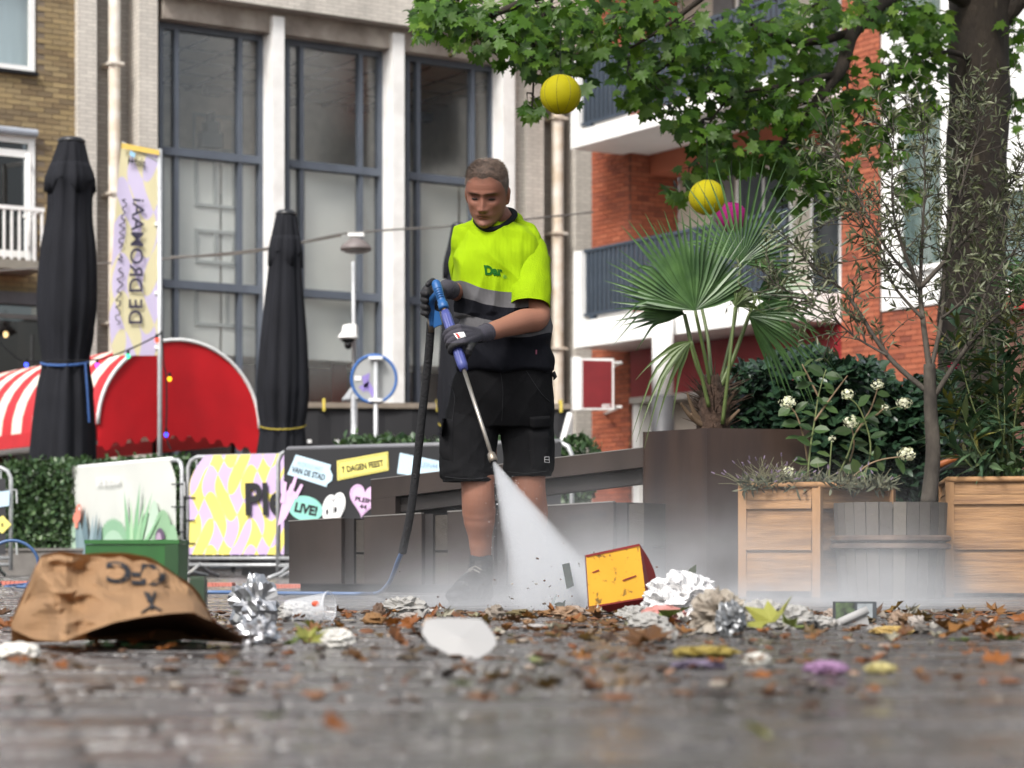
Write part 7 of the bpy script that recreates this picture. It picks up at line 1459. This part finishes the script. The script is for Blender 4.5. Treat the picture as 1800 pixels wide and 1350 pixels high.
crumple('tissue_wad', 'white tissue wad with an orange speck beside the stained wrapper', 'tissue', 1340, 1108, 74, 46, m_tissue, 14, Y=6.1, amp=.3, sub=5); crumple('tissue_wad', 'low rounded white tissue wad in the middle of the heap', 'tissue', 1392, 1108, 70, 38, m_tissue, 15, Y=6.1, amp=.3, sub=5); crumple('tissue_wad', 'small white tissue scrap between the tissue wads and the foam tray', 'tissue', 1440, 1106, 56, 20, m_tissue, 16, Y=6.15, amp=.35, sub=4); crumple('napkin', 'white napkin ball under the newspaper wad', 'napkin', 1140, 1112, 60, 30, m_tissue, 17, Y=5.9, amp=.3, sub=4); crumple('napkin', 'white napkin ball with a dark stalk beside the brown leaf', 'napkin', 1164, 1132, 46, 28, m_tissue, 18, Y=5.2, amp=.3, sub=4); crumple('foil_wrapper', 'grey crushed foil cup tipped in the litter heap', 'foil', 1284, 1122, 44, 56, M('grey_foil', (120, 122, 124), .35, .6, var=.25, scale=20), 19, Y=5.6, amp=.3, sub=4); crumple('plastic_bag', 'crumpled white plastic under the yellow carton', 'plastic bag', 1116, 1088, 56, 24, m_tissue, 20, Y=6.8, amp=.35, sub=4)
# foam tray leaning on a dark picture carton
Yt_ = 6.5; tray = thing('foam_tray', 'white foam tray tipped against the dark picture carton', 'tray', gp(1500, Yt_)); q0, q1 = P(1464, 1100, Yt_), P(1525, 1072, Yt_); mb = MB(); mb.tube([q0, q0.lerp(q1, .5), q1], [.012, .0125, .012], 12); mb.build('tray_lip', m_paper, tray, smooth=True)
mb = MB(); qs = [P(1466, 1106, Yt_), P(1524, 1080, Yt_), P(1530, 1108, Yt_), P(1500, 1112, Yt_)]; mb.add(qs + [q + V(0, .07, 0) for q in qs], [(0,1,2,3),(7,6,5,4),(0,4,5,1),(1,5,6,2),(2,6,7,3),(3,7,4,0)]); mb.build('tray_body', m_paper, tray)
pc = thing('picture_carton', 'dark carton with a green corner standing in the litter', 'box', gp(1505, 6.7)); Q = Frame((0, 6.72), (1, 0)); mb = MB(); Q.box(mb, Q.U(1468), Q.U(1541), 0, Q.Z(1500, 1058), -.05, 0); mb.build('carton_body', M('carton_dark', (66, 70, 74), .5, var=.3, scale=12), pc); poly_on('picture', [(1469, 1059.5), (1502, 1059.5), (1502, 1096), (1469, 1096)], Q, .002, M('green_photo_print', (86, 104, 72), .5, var=.5, scale=40, c2=(54, 56, 56)), pc); poly_on('picture', [(1507, 1061), (1534, 1061), (1534, 1096), (1507, 1096)], Q, .002, M('grey_print', (140, 146, 150), .5, var=.2, scale=30), pc)
# other scraps
for nm, lb_, ct, x, y, w, h, c_, sd in (('fruit_peel', 'yellow green fruit peel in front of the litter heap', 'peel', 1240, 1155, 96, 18, (130, 114, 50), 30), ('fruit_peel', 'pale yellow peel strip beside the foam tray', 'peel', 1568, 1116, 62, 14, (160, 134, 78), 31), ('napkin', 'mauve napkin scrap under the yellow green peel', 'napkin', 1228, 1176, 80, 15, (96, 86, 104), 32), ('napkin', 'bright pink mauve napkin scrap beside a dark curled leaf', 'napkin', 1452, 1184, 66, 20, (140, 108, 140), 33), ('bottle_cap', 'small white cap in front of the stained wrapper', 'cap', 1330, 1170, 40, 20, (190, 188, 180), 34), ('bottle_cap', 'pale cream lid pressed flat right of the pink napkin', 'cap', 1548, 1184, 46, 18, (160, 150, 100), 35), ('eggshell', 'white eggshell scrap lying left of the white card', 'scrap', 590, 1138, 56, 30, (190, 188, 182), 36), ('pebble', 'small round pebble thrown up beyond the brown leaves', 'pebble', 1744, 1098, 12, 9, (176, 150, 128), 37), ('napkin', 'white napkin scrap in front of the paper bag', 'napkin', 30, 1158, 70, 26, (212, 208, 200), 38)): crumple(nm, lb_, ct, x, y, w, h, M(nm + '_skin', c_, .7, var=.15, scale=20), sd, amp=.3, sub=4)
# green wooden box behind the bag
Yg = 6.2; gx = thing('green_box', 'green painted wooden box standing behind the paper bag', 'box', gp(232, Yg)); QF = Frame((0, Yg), (1, .02)); mb = MB(); zt = QF.Z(230, 949); QF.box(mb, QF.U(150), QF.U(314), 0, zt - .012, -.2, 0); mb.build('box_body', M('green_paint', (32, 86, 34), .5, var=.2, scale=12, c2=(30, 78, 32)), gx); mb = MB(); QF.box(mb, QF.U(149), QF.U(315), zt - .011, zt, -.205, .005); mb.build('lid', M('green_paint_lid', (40, 96, 42), .45, var=.15, scale=12), gx)
mb = MB(); QF.box(mb, QF.U(290), QF.U(313.5), .003, zt - .0125, .0005, .003); mb.build('corner_strip', M('dark_green_paint', (28, 66, 30), .5), gx)
gq = thing('green_carton', 'small dark green carton beside the right end of the paper bag', 'box', gp(346, 5.6)); QF = Frame((0, 5.6), (1, 0)); mb = MB(); QF.box(mb, QF.U(333), QF.U(359), 0, QF.Z(346, 1018), -.06, 0); mb.build('carton_body', M('bottle_green', (40, 60, 42), .5), gq); mb = MB(); QF.box(mb, QF.U(334), QF.U(358), QF.Z(346, 1018) + .001, QF.Z(346, 1018) + .006, -.058, -.002); mb.build('flap', M('bottle_green2', (50, 72, 52), .5), gq)

# ------------------------------------------------------------------ crumpled paper bag
m_kraft, nt, out = newmat('kraft_paper'); b = N(nt, 'ShaderNodeBsdfPrincipled'); v = texco(nt); n1 = noisen(nt, v, 9., 5); L(nt, mixc(nt, n1, lin((122, 90, 60)), lin((164, 130, 94))), b.inputs['Base Color']); b.inputs['Roughness'].default_value = .75
bn = N(nt, 'ShaderNodeBump'); bn.inputs['Strength'].default_value = .5; bn.inputs['Distance'].default_value = .01; L(nt, noisen(nt, v, 16., 4), bn.inputs['Height']); L(nt, bn.outputs[0], b.inputs['Normal']); tr = N(nt, 'ShaderNodeBsdfTranslucent'); tr.inputs[0].default_value = (*lin((190, 120, 60)), 1); mx = N(nt, 'ShaderNodeMixShader'); mx.inputs[0].default_value = .15; L(nt, b.outputs[0], mx.inputs[1]); L(nt, tr.outputs[0], mx.inputs[2]); L(nt, mx.outputs[0], out.inputs[0])
bag = thing('paper_bag', 'crumpled brown paper bag with black lettering lying on its side', 'paper bag', gp(215, 4.7))
top = [(18, 1100), (28, 1078), (45, 1040), (60, 1000), (74, 978), (110, 976), (160, 978), (220, 981), (262, 988), (300, 1006), (335, 1032), (355, 1058), (372, 1090), (392, 1108), (428, 1126)]
fbo = [(18, 1105), (60, 1124), (110, 1128), (150, 1112), (200, 1094), (250, 1084), (300, 1078), (340, 1076), (372, 1094), (400, 1114), (428, 1127)]
NXB, NZB = 38, 16; vs = []; fs = []; front = []
for i in range(NXB + 1):
    px = 20 + 406 * i / NXB; y0, y1 = interp(px, top) + 7 * noise.noise(V(px * .045, 3, 1)) * min(1, 4 * min(i, NXB - i) / NXB), interp(px, fbo)
    for j in range(NZB + 1):
        t = j / NZB; y = y0 + (y1 - y0) * t; edge = min(1, 4 * min(i, NXB - i) / NXB)
        Yp = 4.95 - .30 * t ** 1.3 * edge; cr = noise.noise(V(px * .022, y * .03, 2)); cr2 = 1 - 2.5 * abs(noise.noise(V(px * .017 + y * .012, y * .022 - px * .008, 9))); cr3 = 1 - 2.2 * abs(noise.noise(V(px * .014 - y * .022, y * .026 + px * .011, 4.4))); dd = (.02 * cr + .045 * cr2 * math.sin(PI * min(1, t * 1.15)) + .05 * cr3) * edge * (1 - .65 * math.exp(-((px - 245) / 75) ** 2))
        if px < 140: dd += .05 * math.exp(-((px - 70 - (y - 1000) * .35) / 22) ** 2)
        vs.append(P(px, y, Yp - dd))
for i in range(NXB):
    for j in range(NZB): a = i * (NZB + 1) + j; fs.append((a, a + 1, a + NZB + 2, a + NZB + 1))
mb = MB(); mb.add(vs, fs); bagf = mb.build('front_sheet', m_kraft, bag); bvb = BVHTree.FromPolygons([Vector(q) for q in mb.v], mb.f)
vs = []; fs = []
for i in range(NXB + 1):                                                    # back sheet and floor flap
    px = 20 + 406 * i / NXB; y0 = interp(px, top); edge = min(1, 4 * min(i, NXB - i) / NXB); tz = P(px, y0, 4.95)
    for j in range(9): t = j / 8; q = tz + V(0, .2 * t * edge, 0); q.z = tz.z * (1 - t ** 1.5) + .006; vs.append(q + V(0, 0, .012 * noise.noise(q * 14) * (1 - t)))
for i in range(NXB):
    for j in range(8): a = i * 9 + j; fs.append((a, a + 9, a + 10, a + 1))
mb = MB(); mb.add(vs, fs); mb.build('back_sheet', m_kraft, bag, smooth=True)
mb = MB(); vs = []
for px, yy in ((150, 1126), (200, 1124), (260, 1122), (320, 1124), (380, 1128), (424, 1130)): vs += [V(*gz(px, yy + 2, .003)), P(px + 4, interp(px, fbo) - 4, 4.72)]
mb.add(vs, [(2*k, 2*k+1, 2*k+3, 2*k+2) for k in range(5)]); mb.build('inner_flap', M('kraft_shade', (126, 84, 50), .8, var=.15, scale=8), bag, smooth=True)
pts, fs = text_px('KFC', 243, 1011, 112, 38, 180 + 4, .03); mb = MB(); mb.add([drape(x, y, .003, bvb, 3.5) for x, y in pts], fs); mb.build('lettering', m_ink2, bagf)
mb = MB()
for pl_ in ([(262, 1046), (266, 1062), (268, 1074)], [(256, 1044), (263, 1060)], [(272, 1044), (267, 1062)], [(250, 1080), (262, 1072), (268, 1066)], [(284, 1076), (272, 1070), (266, 1064)]): mb.tube([drape(x, y, .003, bvb, 3.5) for x, y in pl_], .0035, 5)
mb.build('printed_figure', m_ink2, bagf)

# ------------------------------------------------------------------ fallen leaves and crumbs
m_dead = Mrnd('dead_leaves', [(110, 60, 20), (140, 82, 26), (70, 44, 24), (140, 94, 38), (54, 34, 22), (112, 88, 36)], .6, .2); m_greenl = Mrnd('fresh_fallen_leaves', [(90, 104, 50), (120, 132, 70), (150, 150, 70)], .55, .2)
def curl(seed):
    R = random.Random(seed); mb = MB(); vs = []; k1, k2 = R.uniform(.6, 2.6), R.uniform(-1.8, 1.8)
    for x, y, z in PLV: y2 = y - .45; vs.append((x, y2, .35 * k1 * (x * x) + .3 * k1 * y2 * y2 + .2 * k2 * x * y2 + .22 * noise.noise(V(x * 4, y2 * 4, seed))))
    mb.add(vs, PLF); return mb
dl = [curl(k).mesh('dead_leaf', m_dead) for k in range(5)]; gl_ = [curl(k + 20).mesh('fallen_leaf', m_greenl) for k in range(3)]
R = random.Random(42)
LV = [(630, 1178, 60), (590, 1300, 60), (870, 1208, 34), (955, 1224, 60), (1022, 1214, 62), (1092, 1198, 32), (250, 1142, 60), (178, 1122, 50), (1130, 1142, 100), (1010, 1098, 34), (700, 1142, 60), (1690, 1124, 90), (1735, 1122, 60), (1780, 1130, 50), (1530, 1180, 60), (1680, 1210, 30), (1748, 1176, 60), (1320, 1182, 50), (548, 1118, 44), (8, 1110, 40), (1500, 1122, 40), (1590, 1120, 36), (1430, 1128, 44), (880, 1100, 30), (930, 1094, 30), (612, 1096, 30), (780, 1096, 26), (330, 1128, 40), (1425, 1262, 44), (1040, 1160, 26), (1660, 1118, 50), (1250, 1100, 26)]
for k in range(46): y = 1084 + 130 * R.random() ** 1.8; LV.append((R.uniform(380, 1800), y, R.uniform(14, 34)))
for k in range(110): y = 1079 + 60 * R.random() ** 1.5; LV.append((R.uniform(0, 1800) if k % 3 else R.gauss(1300, 250), y, R.uniform(14, 44)))
for k in range(22): LV.append((R.uniform(20, 1790), R.uniform(1140, 1260), R.uniform(24, 50)))
OWN = {(250, 1142): 'brown dead leaf poking out in front of the paper bag', (178, 1122): 'brown dead leaf tucked under the paper bag', (1130, 1142): 'large dark brown leaf beside the white napkin balls', (1010, 1098): 'upright orange brown leaf left of the yellow carton', (700, 1142): 'large brown leaf left of the white card', (1690, 1124): 'large brown leaf in front of the right pine planter', (1530, 1180): 'dark curled leaf between the pink napkin and cream lid', (630, 1178): 'orange brown leaf in front of the white eggshell scrap', (1320, 1182): 'brown leaf beside the small white cap', (1590, 1120): 'brown leaf next to the pale yellow peel strip'}
for k, (x, y, w) in enumerate(LV):
    q = G(x, y); s_ = w * q.y / FPX * 1.0; m4 = Matrix.Translation(V(q.x, q.y, .012 + s_ * .12)) @ Matrix.Rotation(R.uniform(0, 6.28), 4, 'Z') @ Matrix.Rotation(R.uniform(-.6, .6), 4, 'X') @ Matrix.Rotation(R.uniform(-.5, .5), 4, 'Y') @ Matrix.Scale(s_, 4)
    link('dead_leaf', dl[k % 5], None, OWN.get((x, y), 'brown curled dead leaf lying on the wet paving'), 'leaf', 'dead leaves on the paving', mat4=m4)
for x, y, w in ((478, 1285, 60), (545, 1142, 60), (520, 1142, 46), (1180, 1098, 70), (1350, 1116, 100), (1395, 1118, 60), (1770, 1140, 50), (808, 1222, 46), (1330, 1310, 60), (550, 1116, 46), (940, 1172, 24), (1690, 1140, 40)):
    q = G(x, y); s_ = w * q.y / FPX; m4 = Matrix.Translation(V(q.x, q.y, .01 + s_ * .14)) @ Matrix.Rotation(R.uniform(0, 6.28), 4, 'Z') @ Matrix.Rotation(R.uniform(-.5, .5), 4, 'X') @ Matrix.Scale(s_, 4)
    link('fallen_leaf', gl_[int(x) % 3], None, 'green or yellow fallen leaf lying on the wet paving', 'leaf', 'green leaves on the paving', mat4=m4)
ms = []; rv = []
for k in range(4200):
    py = 1078 + 160 * R.random() ** 2.6; px = R.uniform(-20, 1820); dens = .25 + .75 * math.exp(-((px - 1150) / 520) ** 2)
    if R.random() > dens * (1.0 if py < 1130 else .45): continue
    q = G(px, py); ms.append(Matrix.Translation(V(q.x, q.y, R.uniform(.003, .008))) @ Matrix.Rotation(R.uniform(0, 6.28), 4, 'Z') @ Matrix.Rotation(R.uniform(-.6, .6), 4, 'X') @ Matrix.Diagonal((R.uniform(.6, 2.2), R.uniform(.5, 1.4), R.uniform(.12, .4), 1)) @ Matrix.Scale(R.choice((.003, .004, .006, .009, .013)), 4)); rv.append(R.random())
for k in range(70):                                                        # flung up by the jet
    px, py = R.gauss(1010, 130), 1072 - abs(R.gauss(0, 45)); q = P(px, py, R.uniform(7.2, 8.0)); ms.append(Matrix.Translation(q) @ Matrix.Rotation(R.uniform(0, 6), 4, rvec(R)) @ Matrix.Diagonal((R.uniform(.5, 1.6), R.uniform(.5, 1), .3, 1)) @ Matrix.Scale(R.choice((.0025, .004, .006)), 4)); rv.append(R.random())
m_wad = Mrnd('wrapper_scraps', [(150, 146, 138), (96, 74, 52), (128, 92, 52), (160, 156, 152), (70, 62, 52), (118, 104, 60)], .8)
for k in range(34):
    px = R.gauss(1230, 300) if k % 3 else R.uniform(400, 1780); y = 1082 + 44 * R.random() ** 1.4
    crumple('wrapper_scrap', 'small crushed wrapper scrap lying in the belt of litter', 'wrapper', px, y, R.uniform(18, 46), R.uniform(8, 22), m_wad, 60 + k, amp=.45, freq=1.8, sub=2, group='crushed wrapper scraps in the litter', tilt=R.uniform(0, 3))
m_scr = Mrnd('paper_scraps', [(170, 168, 164), (150, 146, 138), (128, 124, 96), (180, 176, 170), (140, 120, 100)], .8)
sc_ = [curl(k + 40) for k in range(3)]
for q in sc_: q.v = [(x * .8 + .12 * math.sin(y * 9), y * .6, z * 1.6) for x, y, z in q.v]
scm = [q.mesh('paper_scrap', m_scr) for q in sc_]
for k in range(64):
    px = R.gauss(1250, 330) if k % 3 else R.uniform(380, 1780); y = 1080 + 62 * R.random() ** 1.6; q = G(px, y); s_ = R.uniform(16, 42) * q.y / FPX
    link('paper_scrap', scm[k % 3], None, 'small torn scrap of pale paper lying in the belt of litter', 'scrap', 'paper scraps in the litter', mat4=Matrix.Translation(V(q.x, q.y, .008 + s_ * .12)) @ Matrix.Rotation(R.uniform(0, 6.28), 4, 'Z') @ Matrix.Rotation(R.uniform(-.8, .8), 4, 'X') @ Matrix.Scale(s_, 4))
cb = MB(); cb.ell((0, 0, 0), 1, 1, 1, 6, 4)
scatter('litter_crumbs', cb.v, cb.f, ms, Mrnd('litter_bits', [(66, 48, 34), (120, 78, 40), (48, 42, 38), (92, 62, 40), (110, 64, 32), (150, 142, 130), (84, 58, 38), (60, 62, 40)], .7), None, rv, label='brown and white crumbs of litter strewn over the paving', cat='litter', kind='stuff')

# ------------------------------------------------------------------ water jet and drifting mist
def volmat(name, build, aniso=.2, colr=(.97, .98, 1.)):
    m, nt, out = newmat(name); pv = N(nt, 'ShaderNodeVolumePrincipled'); pv.inputs['Color'].default_value = (*colr, 1); pv.inputs['Anisotropy'].default_value = aniso; pv.inputs['Density'].default_value = 0; L(nt, build(nt), pv.inputs['Density']); L(nt, pv.outputs[0], out.inputs['Volume']); return m
J0 = along(812); J1 = V(P(995, 0, 7.95)[0], 7.95, .0); JD = (J1 - J0); JL = JD.length; JD.normalize(); JX = (V(1, 0, 0) - JD * JD.x).normalized(); JY = JD.cross(JX)
def jetd(nt):
    t = N(nt, 'ShaderNodeTexCoord'); s = N(nt, 'ShaderNodeSeparateXYZ'); L(nt, t.outputs['Object'], s.inputs[0]); x, y, z = s.outputs
    wx = mathn(nt, 'MULTIPLY_ADD', z, .28, .008); wy = mathn(nt, 'MULTIPLY_ADD', z, .17, .008); a = mathn(nt, 'DIVIDE', x, wx); b_ = mathn(nt, 'DIVIDE', y, wy); r2 = mathn(nt, 'ADD', mathn(nt, 'MULTIPLY', a, a), mathn(nt, 'MULTIPLY', b_, b_))
    f = mathn(nt, 'SUBTRACT', 1., r2, clamp=True); f = mathn(nt, 'POWER', f, 1.3); fall = mathn(nt, 'DIVIDE', 9.0, mathn(nt, 'ADD', mathn(nt, 'MULTIPLY', z, z), .018)); fall = mathn(nt, 'MINIMUM', fall, 100.)
    mp = N(nt, 'ShaderNodeCombineXYZ'); L(nt, mathn(nt, 'MULTIPLY', a, 2.4), mp.inputs[0]); L(nt, mathn(nt, 'MULTIPLY', b_, 2.), mp.inputs[1]); L(nt, mathn(nt, 'MULTIPLY', z, 2.2), mp.inputs[2]); n = noisen(nt, mp.outputs[0], 2.2, 3); n = ramp(nt, n, [(.25, (.35,) * 3), (.7, (1.3,) * 3)])
    return mathn(nt, 'MULTIPLY', mathn(nt, 'MULTIPLY', f, fall), n)
mb = MB(); mb.loft([[(math.cos(2*PI*k/28) * (.009 + .30 * z), math.sin(2*PI*k/28) * (.009 + .17 * z), z) for k in range(28)] for z in (0, JL * .5, JL * 1.0)])
jm = Matrix((JX, JY, JD)).transposed().to_4x4(); jm.translation = J0
mb.build('water_jet', volmat('spray_water', jetd), None, label='white fan of water spraying from the lance nozzle to the ground', cat='water spray', kind='stuff', mat4=jm)
MC = V(P(1180, 0, 8.6)[0], 8.75, .0)
def mistd(nt):
    t = N(nt, 'ShaderNodeTexCoord'); s = N(nt, 'ShaderNodeSeparateXYZ'); L(nt, t.outputs['Object'], s.inputs[0]); x, y, z = s.outputs
    n = noisen(nt, t.outputs['Object'], 2.6, 4, .55); n2 = ramp(nt, n, [(.36, (.05,) * 3), (.66, (1.9,) * 3)])
    def bell(q, c, w): d = mathn(nt, 'DIVIDE', mathn(nt, 'SUBTRACT', q, c), w); return mathn(nt, 'POWER', 2.718, mathn(nt, 'MULTIPLY', mathn(nt, 'MULTIPLY', d, d), -1.))
    g1 = mathn(nt, 'MULTIPLY', bell(x, .26, .36), mathn(nt, 'POWER', 2.718, mathn(nt, 'MULTIPLY', z, -5.6))); g2 = mathn(nt, 'MULTIPLY', bell(x, .95, .75), mathn(nt, 'POWER', 2.718, mathn(nt, 'MULTIPLY', z, -5.5))); g3 = mathn(nt, 'MULTIPLY', bell(x, -.35, .45), mathn(nt, 'POWER', 2.718, mathn(nt, 'MULTIPLY', z, -12.)))
    tot_ = mathn(nt, 'ADD', mathn(nt, 'ADD', mathn(nt, 'MULTIPLY', g1, 2.6), mathn(nt, 'MULTIPLY', g2, 2.3)), mathn(nt, 'MULTIPLY', g3, 1.0)); ed = mathn(nt, 'MULTIPLY', bell(y, 8.75, .75), mathn(nt, 'SUBTRACT', 1., mathn(nt, 'DIVIDE', z, .62), clamp=True))
    return mathn(nt, 'MULTIPLY', mathn(nt, 'MULTIPLY', tot_, n2), ed)
mb = MB(); mb.box((-1.3, 7.55, .004), (2.6, 10.2, .62)); mb.build('mist', volmat('mist_air', mistd), None, label='low grey mist drifting over the paving in front of the planters', cat='mist', kind='stuff')
R = random.Random(3); ms = []
for k in range(1500):
    t = R.random() ** .7; a = R.uniform(0, 6.28); q = R.gauss(0, .55); p = jm @ V(math.cos(a) * q * (.012 + .3 * t * JL), math.sin(a) * q * (.01 + .17 * t * JL), t * JL)
    if p.z > .01: ms.append(Matrix.Translation(p) @ Matrix.Scale(R.choice((.0007, .001, .0014)), 4))
scatter('water_droplets', cb.v, cb.f, ms, M('droplet', (232, 234, 238), .1, var=.02), None, smooth=True, label='fine white droplets scattered through the water spray', cat='water drops', kind='stuff')
